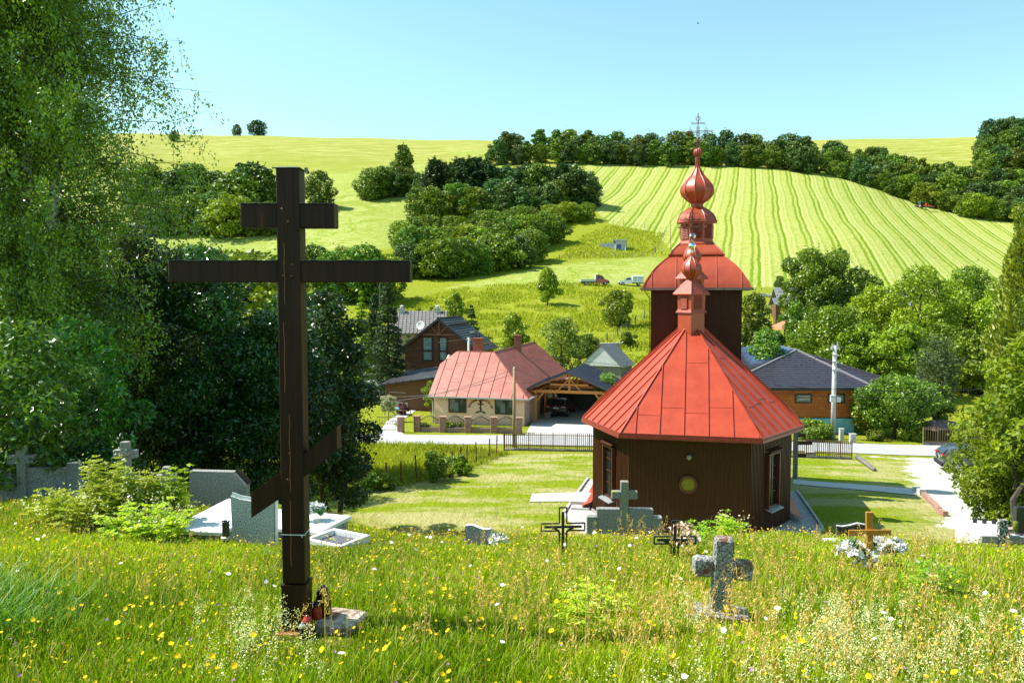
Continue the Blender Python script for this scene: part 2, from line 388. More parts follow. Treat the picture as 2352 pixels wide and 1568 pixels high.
    line = ramp(per, (0., .9), (.07, .9), (.10, .0), (.19, .0), (.215, 1.), (.29, 1.), (.32, .0), (.60, .0), (.66, .35), (.75, 0.), (.96, 0.), (1., .9))
    lite = ramp(per, (.30, 0.), (.34, .9), (.385, .9), (.42, 0.), (.54, 0.), (.56, .8), (.60, .8), (.62, 0.))
    stc = mix(ma('MULTIPLY', line, ramp(f1, (.33, .25), (.5, 1.))), mix(lite, body, lt), dk)
    col = mix(step(attr('z_strip'), 2.5, n_mid, 6), col, stc)
    # lawn by the church
    lw = noise(.28, mapping((.8, 1.7, 1), .2), 8, .72); lf = noise(5, mapping((1, 2, 1)), 5, .7)
    lawn = mix(ramp(lf, (.3, 0.), (.7, 1.)), (.125, .19, .003), (.23, .275, .006))
    lawn = mix(ramp(lw, (.44, 0.), (.56, .85)), lawn, mix(lf, (.30, .28, .10), (.43, .38, .18)))
    col = mix(step(attr('z_lawn'), .25, n_mid, 1.2), col, lawn)
    # gravel yard with grass creeping in
    gv = mix(ramp(n_grain, (.3, 0.), (.7, 1.)), (.44, .41, .36), (.66, .63, .57))
    gv = mix(ramp(noise(.5, None, 6), (.4, 0.), (.6, .4)), gv, (.46, .42, .33))
    col = mix(step(attr('z_grav'), .22, noise(.8, None, 7, .75), 3.2), col, gv)
    # soil and thatch under the near meadow
    nr_ = ma('SUBTRACT', 19., y)
    soil = ramp(noise(14, None, 6, .7), (.35, (.050, .075, .008)), (.65, (.14, .17, .02)))
    col = mix(step(nr_, 2.5), col, soil)
    L.new(col, b.inputs['Base Color'])
    bu = N.new('ShaderNodeBump'); bu.inputs['Distance'].default_value = .25; bu.inputs['Strength'].default_value = .8
    hh = ma('ADD', ma('ADD', n_fine, ma('MULTIPLY', n_grain, .25)), ma('MULTIPLY', f2, .5))
    L.new(hh, bu.inputs['Height']); L.new(bu.outputs['Normal'], b.inputs['Normal'])
    return m
ground.data.materials.append(ground_mat())

def sheet(name, poly, m, lift, step_=.5, kind='structure', thick=0.):
    """a flat sheet following the ground inside a world polygon (list of x,y), cut by a fine grid"""
    p = np.array(poly, float); x0, y0 = p.min(0); x1, y1 = p.max(0)
    import bmesh
    bm = bmesh.new(); vs = [bm.verts.new((a, b, 0)) for a, b in poly]; bm.faces.new(vs)
    k = x0 + step_
    while k < x1:
        bmesh.ops.bisect_plane(bm, geom=bm.verts[:] + bm.edges[:] + bm.faces[:], plane_co=(k, 0, 0), plane_no=(1, 0, 0)); k += step_
    k = y0 + step_
    while k < y1:
        bmesh.ops.bisect_plane(bm, geom=bm.verts[:] + bm.edges[:] + bm.faces[:], plane_co=(0, k, 0), plane_no=(0, 1, 0)); k += step_
    zz = terrain([v.co.x for v in bm.verts], [v.co.y for v in bm.verts])
    for v, q in zip(bm.verts, zz): v.co.z = q + lift
    bmesh.ops.recalc_face_normals(bm, faces=bm.faces[:])
    if bm.faces and sum(f.normal.z for f in bm.faces) < 0: bmesh.ops.reverse_faces(bm, faces=bm.faces[:])
    me = bpy.data.meshes.new(name); bm.to_mesh(me); bm.free(); me.materials.append(m)
    return tag(link(name, me), kind=kind)
m_road = mat('asphalt road', (.31, .31, .31), (.39, .38, .37), 2.2, .9, .004, spec=.2, bscale=40)
road_near = [(-34, 51.4), (-16, 51.6), (0, 51.7), (12, 51.6), (20, 51.5), (30, 51.0), (44, 50.4), (58, 50)]
road_far = [(58, 55.4), (44, 55.6), (30, 55.7), (12, 56.0), (0, 56.3), (-16, 56.6), (-34, 57)]
sheet('road', road_near + road_far, m_road, .035, .8)
m_conc = mat('pale concrete', (.40, .38, .36), (.52, .50, .47), 3, .9, .003, spec=.2, bscale=30)
m_gravel = speck('grey gravel', (.20, .20, .20), (.62, .60, .56), 18, .95, .5, .16, bump=.03)
drive = [tuple(W(*p, dmin=45)[:2]) for p in ((1204, 1004), (1380, 1006))] + [(11.2, 67), (11.4, 72), (2.0, 72.4), (1.75, 66)]
sheet('driveway', drive, m_conc, .05, .8)
m_pave = mat('grey pavers', (.40, .39, .38), (.52, .50, .48), 5, .9, .004, spec=.2)
p4 = [tuple(W(*p, dmin=26)[:2]) for p in ((1822, 1101), (2104, 1124), (2104, 1138), (1822, 1112))]
sheet('paved_path', p4, m_pave, .03, .6)
p5 = [tuple(W(*p, dmin=26)[:2]) for p in ((1222, 1134), (1328, 1131), (1318, 1152), (1216, 1153))]
sheet('concrete_slab', p5, speck('worn concrete', (.30, .30, .29), (.46, .45, .42), 14, .9), .03, .5)
yd = [tuple(W(*p, dmin=45)[:2]) for p in ((868, 999), (930, 1001), (905, 975), (962, 938), (940, 934), (888, 968))]
sheet('garden_path', yd, m_conc, .04, .6)
# ------------------------------------------------------------------ building materials
def sheetmetal(name, col, col2, rough=.38, seam=0):
    m = mat(name, col, col2, 1.3, rough, .02, spec=.5, bscale=1.6, lo=.3, hi=.7); return m
m_red = sheetmetal('red painted sheet metal', (.33, .034, .009), (.44, .056, .017), .42)
m_red2 = sheetmetal('faded red sheet metal', (.32, .095, .065), (.42, .15, .11), .40)
m_redt = sheetmetal('orange red tower sheet metal', (.29, .042, .014), (.37, .060, .021), .42)
m_louv = mat('dark red louvre', (.22, .03, .018), rough=.5)
m_board = mat('dark brown stained boards', (.034, .010, .0035), (.075, .023, .008), 3, .5, .004, spec=.25, stretch=(14, 14, .35))
m_frame = mat('brown window wood', (.045, .013, .005), (.08, .022, .008), 5, .5, stretch=(3, 3, .5))
m_glassd = mat('dark window glass', (.012, .014, .016), rough=.06, spec=.8)
m_zinc = mat('zinc sheet', (.42, .42, .44), (.55, .55, .57), 4, .35, metal=.6)
m_gold = mat('ochre stained glass', (.14, .13, .01), (.30, .24, .03), 26, .35)
m_chrome = mat('polished steel', (.75, .76, .78), rough=.08, metal=1.)
m_iron = mat('rusty wrought iron', (.10, .035, .02), (.20, .07, .04), 12, .7, metal=.2)
m_black = mat('black painted metal', (.012, .012, .013), (.03, .028, .026), 9, .4, .001)
m_white = mat('white paint', (.74, .74, .72), (.82, .82, .80), 5, .5)
m_lamp = mat('milky lamp glass', (.30, .24, .16), rough=.3)

def clip_line(poly2, k, eps=1e-6):
    """segment of the line u=k inside a convex 2-D polygon (u,v)"""
    vs = []
    n = len(poly2)
    for i in range(n):
        (u0, v0), (u1, v1) = poly2[i], poly2[(i + 1) % n]
        if (u0 - k) * (u1 - k) < 0 and abs(u1 - u0) > eps:
            t = (k - u0) / (u1 - u0); vs.append(v0 + (v1 - v0) * t)
    return (min(vs), max(vs)) if len(vs) >= 2 else None
def roof_panel(mb, poly, th=.05, sp=.55, rib=(.03, .045), off=0., lap=None, seed=0):
    """sheet metal roof face: solid slab with standing seams running up the slope (and a few cross laps)"""
    p = [Vector(q) for q in poly]; n = (p[1] - p[0]).cross(p[2] - p[0]).normalized()
    if n.z < 0: p.reverse(); n = -n
    mb.loft([[q - n * th for q in p], p])
    if not sp: return
    up = (Vector((0, 0, 1)) - n * n.z).normalized(); wv = up.cross(n)
    o = p[0]; uv = [((q - o).dot(wv), (q - o).dot(up)) for q in p]
    u0, u1 = min(u for u, v in uv), max(u for u, v in uv); k = u0 + (off or sp * .5); rr = random.Random(seed); last = None
    while k < u1 - .03:
        s = clip_line(uv, k)
        if s and s[1] - s[0] > .08:
            a, b = o + wv * k + up * (s[0] + .02), o + wv * k + up * (s[1] - .02)
            mb.bar(a + n * rib[1] * .5, b + n * rib[1] * .5, rib[0], rib[1], n)
            if lap:
                v = s[0] + rr.uniform(.25, .75) * lap
                while v < s[1] - .2:
                    a = o + wv * (k + .03) + up * v; b = o + wv * (k + sp - .03) + up * v; s2 = clip_line(uv, k + sp - .03)
                    if s2 and s2[0] < v < s2[1]: mb.bar(a + n * .006, b + n * .006, .025, .014, n)
                    v += lap
        k += sp
def boarded(mb, a, b, z0, z1, sp=.13, t=.028, bw=.045, out=(0, -1)):
    """vertical cover battens along a wall line a->b (x,y), standing proud to the side `out`"""
    a, b = Vector((a[0], a[1], 0)), Vector((b[0], b[1], 0)); d = (b - a); Ln = d.length; d.normalize(); o = Vector((out[0], out[1], 0)).normalized()
    k = int(Ln / sp)
    for i in range(k + 1):
        c = a + d * (Ln - (k) * sp) / 2 + d * i * sp
        p = [c - d * bw / 2, c + d * bw / 2]
        zz0, zz1 = z0 + .015, z1 - .015
        mb.loft([[(q.x, q.y, z) for q in (p[0] + o * .003, p[1] + o * .003, p[1] + o * t, p[0] + o * t)] for z in (zz0, zz1)])

# ------------------------------------------------------------------ the wooden church
TH = R(12.8); CG = -8.8
def cross_iron(mb, z0, H, k=1.):
    """ornate wrought iron three barred cross standing on z0"""
    r = .016 * k
    for dx in (-.045 * k, .045 * k): mb.tube([(dx, 0, z0), (dx, 0, z0 + H * .62)], r * .8, 4)
    mb.tube([(0, 0, z0), (0, 0, z0 + H)], r, 5)
    za = z0 + H * .47; L1 = .34 * H
    for dz in (-.03 * k, .03 * k): mb.tube([(-L1, 0, za + dz), (L1, 0, za + dz)], r * .8, 4)
    for sx in (-1, 1):
        mb.tube([(sx * L1, 0, za), (sx * L1 * 1.28, 0, za)], r, 4)
        mb.tube([(sx * L1 * .66, 0, za - .13 * H), (sx * L1 * .66, 0, za + .15 * H)], r * .8, 4)
        for dx in (-.04, .04):
            mb.tube([(sx * L1 * .66 + dx * k, 0, za - .07 * H), (sx * L1 * .66 + dx * 1.9 * k, 0, za), (sx * L1 * .66 + dx * k, 0, za + .07 * H)], r * .7, 4)
        for a in (-.7, .7): mb.tube([(sx * L1 * 1.05, 0, za), (sx * (L1 * 1.05 + .07 * H), 0, za + a * .1 * H)], r * .6, 4)
    zb = z0 + H * .71; L2 = .16 * H
    for dz in (-.025 * k, .025 * k): mb.tube([(-L2, 0, zb + dz), (L2, 0, zb + dz)], r * .7, 4)
    for sx in (-1, 1):
        for a in (-.8, .8): mb.tube([(sx * L2, 0, zb), (sx * (L2 + .05 * H), 0, zb + a * .07 * H)], r * .6, 4)
    zc = z0 + H * .84
    mb.tube([(.05 * H * math.cos(t), 0, zc + .05 * H * math.sin(t)) for t in [i * math.pi / 6 for i in range(13)]], r * .6, 4)
    for i in range(8):
        t = i * math.pi / 4 + .2; mb.tube([(.055 * H * math.cos(t), 0, zc + .055 * H * math.sin(t)), (.1 * H * math.cos(t), 0, zc + .1 * H * math.sin(t))], r * .5, 4)
    zd = z0 + H * .2; mb.tube([(-.13 * H, 0, zd - .05 * H), (.13 * H, 0, zd + .06 * H)], r, 4); mb.tube([(-.11 * H, 0, zd - .02 * H), (.1 * H, 0, zd - .06 * H)], r * .7, 4)
    for sx in (-1, 1): mb.tube([(0, 0, z0 + .34 * H), (sx * .07 * H, 0, z0 + .40 * H), (0, 0, z0 + .46 * H)], r * .6, 4)
def gored(mb, prof, k=8, c=(0, 0), rot=0., rib=.018):
    """faceted sheet metal body with raised seams on the edges"""
    prof = [(p[0], p[1]) for p in prof]
    mb.lathe(prof, k, c, rot)
    for j in range(k):
        t = rot + 2 * math.pi * j / k
        mb.tube([(c[0] + (r + .004) * math.cos(t), c[1] + (r + .004) * math.sin(t), z) for r, z in prof], rib, 4)
def spline(prof, n=5):
    """Catmull-Rom through (r,z) control points"""
    out = []
    for i in range(len(prof) - 1):
        p0, p1, p2, p3 = (Vector(prof[max(i - 1, 0)]), Vector(prof[i]), Vector(prof[i + 1]), Vector(prof[min(i + 2, len(prof) - 1)]))
        for j in range(n):
            t = j / n
            q = .5 * ((2 * p1) + (p2 - p0) * t + (2 * p0 - 5 * p1 + 4 * p2 - p3) * t * t + (3 * p1 - p0 - 3 * p2 + p3) * t ** 3); out.append((q[0], q[1]))
    out.append(tuple(prof[-1])); return out

ch = thing('wooden_church', 'dark brown boarded wooden church with red sheet metal roofs and onion domes below the graveyard', 'church', (6.42, 28.6, CG), -TH)
HW, FW, AD, TY, EZ, RZ, OV = 3.85, 2.12, 3.1, 9.95, 3.8, 7.85, .45
wall = MB()
pl = [(-FW, 0), (FW, 0), (HW, AD), (HW, TY), (-HW, TY), (-HW, AD)]
wall.prism(pl, -.6, EZ + .05)
nr_out = Vector((HW - FW, -0, 0))
fn = Vector((AD, -(HW - FW), 0)).normalized()
boarded(wall, (-FW, 0), (FW, 0), .05, EZ, .155, .022, .06, (0, -1))
def seg(a, b, t0, t1): return tuple(a[i] + (b[i] - a[i]) * t0 for i in (0, 1)), tuple(a[i] + (b[i] - a[i]) * t1 for i in (0, 1))
for sx in (-1, 1):
    a, b = (sx * FW, 0), (sx * HW, AD); o = (sx * fn.x, fn.y)
    for t0, t1, za, zb in ((0, .32, .05, EZ), (.68, 1, .05, EZ), (.32, .68, .05, .95), (.32, .68, 3.2, EZ)):
        boarded(wall, *seg(a, b, t0, t1), za, zb, .115, .03, .05, o)
    boarded(wall, (sx * HW, AD), (sx * HW, TY), .05, EZ, .14, .03, .05, (sx, 0))
wl = wall.build('boarded_wall', m_board, ch)
base = MB(); base.prism([(-FW - .06, -.06), (FW + .06, -.06), (HW + .07, AD - .04), (HW + .07, TY), (-HW - .07, TY), (-HW - .07, AD - .04)], -.6, .05)
base.build('stone_plinth', mat('plinth stone', (.20, .19, .18), (.33, .31, .29), 9, .9, .01), ch)
for sx in (-1, 1):
    fl = MB()
    for i in range(6):
        y0 = AD + i * 1.0; fl.loft([[(sx * (HW + .08), y0 + .02, .30), (sx * (HW + .08), y0 + .98, .30), (sx * (HW + .5), y0 + .98, .1), (sx * (HW + .5), y0 + .02, .1)], [(sx * (HW + .08), y0 + .02, .32), (sx * (HW + .08), y0 + .98, .32), (sx * (HW + .5), y0 + .98, .12), (sx * (HW + .5), y0 + .02, .12)]])
    fl.build('base_flashing', m_red, ch)
def angled(sx, t, zc, inn=0.):  # point on the angled wall
    return (sx * (FW + (HW - FW) * t + fn.x * inn), AD * t + fn.y * inn, zc)
for sx in (-1, 1):
    u = Vector((sx * (HW - FW), AD, 0)).normalized(); nrm = Vector((sx * fn.x, fn.y, 0))
    o = Vector(angled(sx, .5, 0)); Mx = Matrix(((u.x, -nrm.x, 0, o.x), (u.y, -nrm.y, 0, o.y), (0, 0, 1, 0), (0, 0, 0, 1)))
    f = MB(); f.M = Mx; wd = .48
    f.box(-wd, -wd + .07, -.16, .02, .95, 3.0); f.box(wd - .07, wd, -.16, .02, .95, 3.0); f.box(-wd + .07, wd - .07, -.16, .02, 2.93, 3.0)
    f.box(-wd + .07, wd - .07, -.09, .02, .95, 1.02); f.box(-.025, .025, -.05, .02, 1.02, 2.93)
    for z in (1.5, 1.98, 2.45): f.box(-wd + .07, wd - .07, -.045, .015, z, z + .03)
    wf = f.build('arched_window', m_frame, ch)
    g = MB(); g.M = Mx; g.box(-wd + .07, wd - .07, -.028, -.02, 1.02, 2.93); g.build('pane', m_glassd, wf)
    s = MB(); s.M = Mx; s.loft([[(-wd - .05, -.30, .84), (wd + .05, -.30, .84), (wd + .05, -.02, .93), (-wd - .05, -.02, .93)], [(-wd - .05, -.30, .87), (wd + .05, -.30, .87), (wd + .05, -.02, .96), (-wd - .05, -.02, .96)]]); s.build('sill', m_zinc, wf)
    h = MB(); h.M = Mx; h.loft([[(-wd - .06, -.24, 3.06), (wd + .06, -.24, 3.06), (wd + .06, -.02, 3.14), (-wd - .06, -.02, 3.14)], [(-wd - .06, -.24, 3.09), (wd + .06, -.24, 3.09), (wd + .06, -.02, 3.17), (-wd - .06, -.02, 3.17)]]); h.build('hood', m_board, wf)
rw = MB(); cx_, cz_ = -.02, 1.98
def ring_y(mb, c, r0, r1, y0, y1, k=28):
    for j in range(k):
        t0, t1 = 2 * math.pi * j / k, 2 * math.pi * (j + 1) / k
        q = [(c[0] + r * math.cos(t), c[1] + r * math.sin(t)) for r, t in ((r0, t0), (r1, t0), (r1, t1), (r0, t1))]
        mb.face([(x, y0, z) for x, z in q][::-1]); mb.face([(q[1][0], y0, q[1][1]), (q[1][0], y1, q[1][1]), (q[2][0], y1, q[2][1]), (q[2][0], y0, q[2][1])])
        mb.face([(q[0][0], y1, q[0][1]), (q[0][0], y0, q[0][1]), (q[3][0], y0, q[3][1]), (q[3][0], y1, q[3][1])])
ring_y(rw, (cx_, cz_), .24, .33, -.085, 0)
rwo = rw.build('round_window', mat('round window wood', (.085, .028, .012), (.13, .045, .018), 8, .5), ch)
gl = MB(); gl.face([(cx_ + .245 * math.cos(-2 * math.pi * j / 28), -.05, cz_ + .245 * math.sin(-2 * math.pi * j / 28)) for j in range(28)][::-1]); gl.build('stained_pane', m_gold, rwo)
lm = MB(); lm.box(-.05, .05, -.10, -.02, 2.98, 3.06); lm.ball((0, -.15, 3.0), .095, 12, 8); lm.build('globe_lamp', m_lamp, ch, True)
# roof
ex, fx = HW + OV, FW + .35; fy = -.42; APX = (0, 4.35, RZ)
E1, E2, E3, E4 = (-fx, fy, EZ), (fx, fy, EZ), (ex, AD - .05, EZ), (-ex, AD - .05, EZ)
rf = MB()
roof_panel(rf, [E1, E2, APX], .06, .86, off=.55, lap=2.6, seed=3)
roof_panel(rf, [E2, E3, APX], .06, .62, off=.4, lap=2.2, seed=5); roof_panel(rf, [E4, E1, APX], .06, .62, off=.4)
roof_panel(rf, [E3, (ex, TY, EZ), (0, TY, RZ), APX], .06, .6); roof_panel(rf, [(-ex, TY, EZ), E4, APX, (0, TY, RZ)], .06, .6)
for e in (E1, E2, E3, E4):
    rf.bar(Vector(e) + Vector((0, 0, .03)), Vector(APX) + Vector((0, 0, .03)), .05, .05)
rf.bar(Vector(APX) + Vector((0, 0, .02)), (0, TY, RZ + .02), .12, .05)
rfo = rf.build('metal_roof', m_red, ch)
gt = MB()
ring = [(-ex, TY, EZ), E4, E1, E2, E3, (ex, TY, EZ)]
for a, b in zip(ring, ring[1:]):
    a, b = Vector(a), Vector(b); gt.bar(a + Vector((0, 0, -.10)), b + Vector((0, 0, -.10)), .11, .10); gt.bar(a + Vector((0, 0, -.0)), b + Vector((0, 0, -.0)), .05, .09)
gt.build('eave_gutter', mat('dark red gutter', (.20, .03, .02), (.26, .045, .03), 5, .4), ch)
so_ = MB(); so_.prism([(-fx + .05, fy + .05), (fx - .05, fy + .05), (ex - .05, AD), (ex - .05, TY), (-ex + .05, TY), (-ex + .05, AD)], EZ - .06, EZ - .03); so_.build('soffit', m_board, ch)
# turrets
def turret(y, lift, k):
    b = MB(); c = (0, y); Z = RZ + lift; q = R(0)
    sq = lambda mb, pr, rot=q: mb.lathe([(r, z) for r, z in pr], 4, c, rot)
    sq(b, [(.53, -1.5 + Z), (.53, .30 + Z)]); sq(b, [(.63, .28 + Z), (.54, .42 + Z)]); sq(b, [(.54, .40 + Z), (.56, 1.02 + Z)])
    t = b.build('roof_turret', m_redt, ch)
    for s1 in (-1, 1):
        lv = MB(); d = Vector((s1, -1, 0)).normalized(); u = Vector((1, s1, 0)).normalized() ; o = Vector((0, y, 0)) + d * .40
        lv.M = Matrix(((u.x, -d.x, 0, o.x), (u.y, -d.y, 0, o.y), (0, 0, 1, Z), (0, 0, 0, 1)))
        for i in range(9): lv.loft([[(-.17, -.035, .47 + i * .05), (.17, -.035, .47 + i * .05), (.17, -.005, .50 + i * .05), (-.17, -.005, .50 + i * .05)], [(-.17, -.03, .485 + i * .05), (.17, -.03, .485 + i * .05), (.17, 0, .515 + i * .05), (-.17, 0, .515 + i * .05)]])
        lv.tube([(-.19, -.02, .45), (-.19, -.02, .86), (-.12, -.02, .96), (0, -.02, 1.0), (.12, -.02, .96), (.19, -.02, .86), (.19, -.02, .45), (-.19, -.02, .45)], .018, 4)
        lv.build('louvre_window', m_redt, t)
    cap_ = MB(); cap_.lathe([(.73, 1.0 + Z), (.74, 1.04 + Z), (.45, 1.34 + Z), (.20, 1.58 + Z), (.14, 1.66 + Z)], 4, c, q)
    for j in range(4):
        a = q + j * math.pi / 2; cap_.tube([(c[0] + r * math.cos(a), c[1] + r * math.sin(a), z) for r, z in ((.74, 1.04 + Z), (.45, 1.35 + Z), (.20, 1.59 + Z))], .016, 4)
    cap_.build('skirt_roof', m_redt, t)
    on = MB(); gored(on, spline([(.15, 1.62 + Z), (.24, 1.74 + Z), (.37, 1.90 + Z), (.405, 2.05 + Z), (.34, 2.24 + Z), (.20, 2.42 + Z), (.10, 2.54 + Z), (.05, 2.68 + Z)], 3), 10, c, .1, .012); on.build('onion_dome', m_redt, t)
    ob = MB(); ob.lathe([(.045, 2.64 + Z), (.045, 2.86 + Z)], 8, c); ob.ball((0, y, 2.98 + Z), .155, 20, 12); ob.build('steel_orb', m_chrome, t, True)
    ic = MB(); ic.M = Matrix.Translation((0, y, 0)); cross_iron(ic, 3.10 + Z, 1.35 * k, .9); ic.build('iron_cross', m_iron, t)
turret(4.1, .0, 1.0); turret(8.5, .72, .98)
# tower
TW, ty = 2.1, 12.0; tz = 9.18
tw = MB(); tw.M = Matrix.Translation((.2, 0, 0)); tw.prism([(-TW, ty - TW), (TW, ty - TW), (TW, ty + TW), (-TW, ty + TW)], -.6, tz)
boarded(tw, (-TW, ty - TW), (TW, ty - TW), 4.0, tz - .05, .15, .03, .05, (0, -1))
for sx in (-1, 1): boarded(tw, (sx * TW, ty - TW), (sx * TW, ty + TW), 2.0, tz - .05, .15, .03, .05, (sx, 0))
two = tw.build('tower_wall', m_board, ch)
c = (.2, ty); pxm = .0221; q4 = math.pi / 4; r2 = math.sqrt(2)
dm = MB(); half = [(113, 662), (109, 651), (102, 639), (93, 625), (83, 613), (70, 601), (59, 592)]
Zt = lambda py: tz + (662 - py) * pxm
prof = spline([(a * pxm * r2, Zt(p)) for a, p in half], 3); dm.lathe(prof, 4, c, q4)
for j in range(4):
    a = q4 + j * math.pi / 2; dm.tube([(c[0] + r * math.cos(a), c[1] + r * math.sin(a), z) for r, z in prof], .04, 5)
for s in (-1, 1):
    for u in (.38, .84):      # seams on the four curved faces
        for rot in range(4):
            M4 = Matrix.Translation((.2, ty, 0)) @ Matrix.Rotation(rot * math.pi / 2, 4, 'Z'); dm.M = M4
            x0 = s * u * 112 * pxm; pth = [(x0 if abs(x0) < r / r2 else s * r / r2, -r / r2 - .012, z) for r, z in prof if r / r2 > abs(x0) * .98]
            if len(pth) > 1: dm.tube(pth, .026, 4)
            dm.M = Matrix.Identity(4)
dmo = dm.build('tower_dome', m_redt, ch)
d2 = MB(); pr2 = [(63, 587), (61, 591), (57, 582), (46, 569), (37, 561)]; pr2 = spline([(a * pxm * r2 * .96, Zt(p)) for a, p in pr2], 3); d2.lathe(pr2, 4, c, q4)
for j in range(4):
    a = q4 + j * math.pi / 2; d2.tube([(c[0] + r * math.cos(a), c[1] + r * math.sin(a), z) for r, z in pr2], .035, 5)
d2.build('upper_skirt', m_redt, dmo)
tg = MB(); e = 113 * pxm
for rot in range(4):
    tg.M = Matrix.Translation((.2, ty, 0)) @ Matrix.Rotation(rot * math.pi / 2, 4, 'Z'); tg.box(-e - .05, e + .05, -e - .12, -e, tz - .10, tz + .02)
tg.M = Matrix.Translation((.2, 0, 0)); tg.box(-e, e, ty - e, ty + e, tz - .05, tz - .02); tg.build('tower_gutter', mat('grey brown gutter', (.16, .11, .10), (.22, .16, .14), 5, .4), dmo)
ln = MB(); k8 = math.pi / 8; o8 = 1 / math.cos(k8)
ln.lathe([(40 * pxm * o8, Zt(563)), (36 * pxm * o8, Zt(556)), (35.5 * pxm * o8, Zt(553)), (35.5 * pxm * o8, Zt(513))], 8, c, k8)
lno = ln.build('lantern', m_redt, ch)
for j in range(8):
    lv = MB(); lv.M = Matrix.Translation((.2, ty, 0)) @ Matrix.Rotation(j * math.pi / 4, 4, 'Z'); ap = 35.5 * pxm
    for i in range(9):
        z = Zt(550) + i * .08; lv.loft([[(-.23, -ap - .05, z), (.23, -ap - .05, z), (.23, -ap - .005, z + .05), (-.23, -ap - .005, z + .05)], [(-.23, -ap - .04, z + .02), (.23, -ap - .04, z + .02), (.23, -ap, z + .07), (-.23, -ap, z + .07)]])
    lv.build('louvre_window', m_louv, lno)
cu = MB(); gored(cu, spline([(47 * pxm, Zt(514)), (46.5 * pxm, Zt(512)), (41 * pxm, Zt(499)), (31 * pxm, Zt(489)), (20 * pxm, Zt(482)), (14 * pxm, Zt(478)), (13 * pxm, Zt(468))], 3), 8, c, k8, .025); cu.build('cupola', m_redt, lno)
on = MB(); gored(on, spline([(13 * pxm, Zt(470)), (24 * pxm, Zt(462)), (34 * pxm, Zt(452)), (37.3 * pxm, Zt(442)), (35 * pxm, Zt(431)), (26 * pxm, Zt(418)), (16 * pxm, Zt(407)), (9 * pxm, Zt(396)), (4.6 * pxm, Zt(386)), (3.6 * pxm, Zt(364))], 4), 10, c, .16, .022); ono = on.build('onion_dome', m_redt, ch)
ob = MB(); ob.M = Matrix.Translation((.2, ty, 0))
gored(ob, [(9.7 * pxm * math.sin(math.pi * (i + .05) / 10.1), Zt(355.5) - 9.7 * pxm * math.cos(math.pi * (i + .05) / 10.1)) for i in range(11)], 14, (0, 0), 0, .01); ob.build('red_orb', m_redt, ono)
ic = MB(); ic.M = Matrix.Translation((.2, ty, 0)); cross_iron(ic, Zt(346), 78 * pxm, 1.2); ic.build('iron_cross', mat('dark red iron', (.12, .03, .03), (.2, .06, .05), 8, .5), ono)
lc = MB(); lc.tube([(-1.0, ty - 1.3, Zt(585)), (-1.05, ty - 1.0, Zt(560)), (-1.08, ty - .9, Zt(514)), (-.5, ty - .6, Zt(480)), (-.45, ty - .5, Zt(455))], .012, 4); lc.tube([(-e + .2, ty - e - .1, tz), (-TW + .12, ty - TW - .06, tz - .5), (-TW + .14, ty - TW - .06, 3.8)], .025, 4); lc.build('lightning_wire', m_iron, ch)
# gravel strip with its kerb, and stones beside the church
def chl(x, y): c, s = math.cos(-TH), math.sin(-TH); return (6.42 + c * x - s * y, 28.6 + s * x + c * y)
o1 = 4.95
for sx, nm in ((-1, 'gravel_strip'), (1, 'gravel_strip')):
    pts2 = [chl(sx * a, b) for a, b in ((HW + .1, AD), (HW + .1, TY), (o1, TY), (o1, AD - .9), (FW + 1.1, -1.6), (FW * .2, -1.6), (FW * .2, -.1), (FW + .05, -.1))]
    sheet(nm, pts2, m_gravel, .035, .5)
for sx in (-1, 1):
    kb = MB()
    for (a, b), (c2, d2_) in (((sx * o1, AD - .9), (sx * o1, TY)), ((sx * (FW + 1.1), -1.6), (sx * o1, AD - .9))):
        for i in range(10):
            p, q = [(a + (c2 - a) * t, b + (d2_ - b) * t) for t in (i / 10, (i + 1) / 10 - .004)]
            p, q = chl(*p), chl(*q); kb.bar((*p, gz(*p) + .05), (*q, gz(*q) + .05), .09, .16)
    tag(kb.build('kerb', m_conc), 'thin pale concrete kerb edging the gravel on the ' + ('sunny left' if sx < 0 else 'shaded right') + ' side of the church', 'kerb')
# ------------------------------------------------------------------ pink house with red L-shaped roof
HT = R(14.5); hu, ha = Vector((math.cos(HT), -math.sin(HT), 0)), Vector((math.sin(HT), math.cos(HT), 0))
m_stucco = mat('beige pink stucco', (.78, .47, .37), (.84, .54, .44), 2.2, .95, .004, spec=.1, bscale=60)
m_stbrown = mat('brown stucco', (.30, .21, .15), (.46, .33, .25), 1.2, .95, .01, spec=.1, bscale=30)
m_brick = mat('old chimney brick', (.16, .05, .03), (.30, .11, .07), 14, .9, .01)
m_darkwood = mat('dark window frame', (.028, .016, .012), (.05, .028, .02), 6, .5)
m_glass = mat('window glass', (.03, .045, .04), (.07, .10, .06), 2, .07, spec=.9)
B0 = P(1213, 916, 62.0)          # eave corner front right
hz = gz(B0.x - 3, 62.5) - .05
house = thing('village_house', 'low beige pink house with faded red metal roof and a cross painted between its windows', 'house', (B0.x, B0.y, hz), -HT)
EZ2 = B0.z - hz; RZ2 = EZ2 + 3.35; s_ = 3.9; Lf = 8.3; Lb = 19.2   # local: x right (eave corner at 0), y back
hw = MB(); hw.prism([(-Lf + .35, .4), (-.4, .4), (-.4, Lb - .4), (-7.3, Lb - .4), (-7.3, 7.2), (-Lf + .35, 7.2)], -.5, EZ2 + .02)
hw.prism_x([(.45, EZ2 - .05), (7.3, EZ2 - .05), (4.9, RZ2 - 1.0), (3.9, RZ2 - .3), (2.9, RZ2 - 1.0)], -Lf + .36, -Lf + .5)
hwo = hw.build('stucco_wall', [m_stucco], house)
sw_ = MB(); sw_.box(-.397, -.385, .45, Lb - .45, -.5, EZ2); sw_.build('side_wall_render', m_stbrown, house)  # side wall in a darker, mottled brown than the front
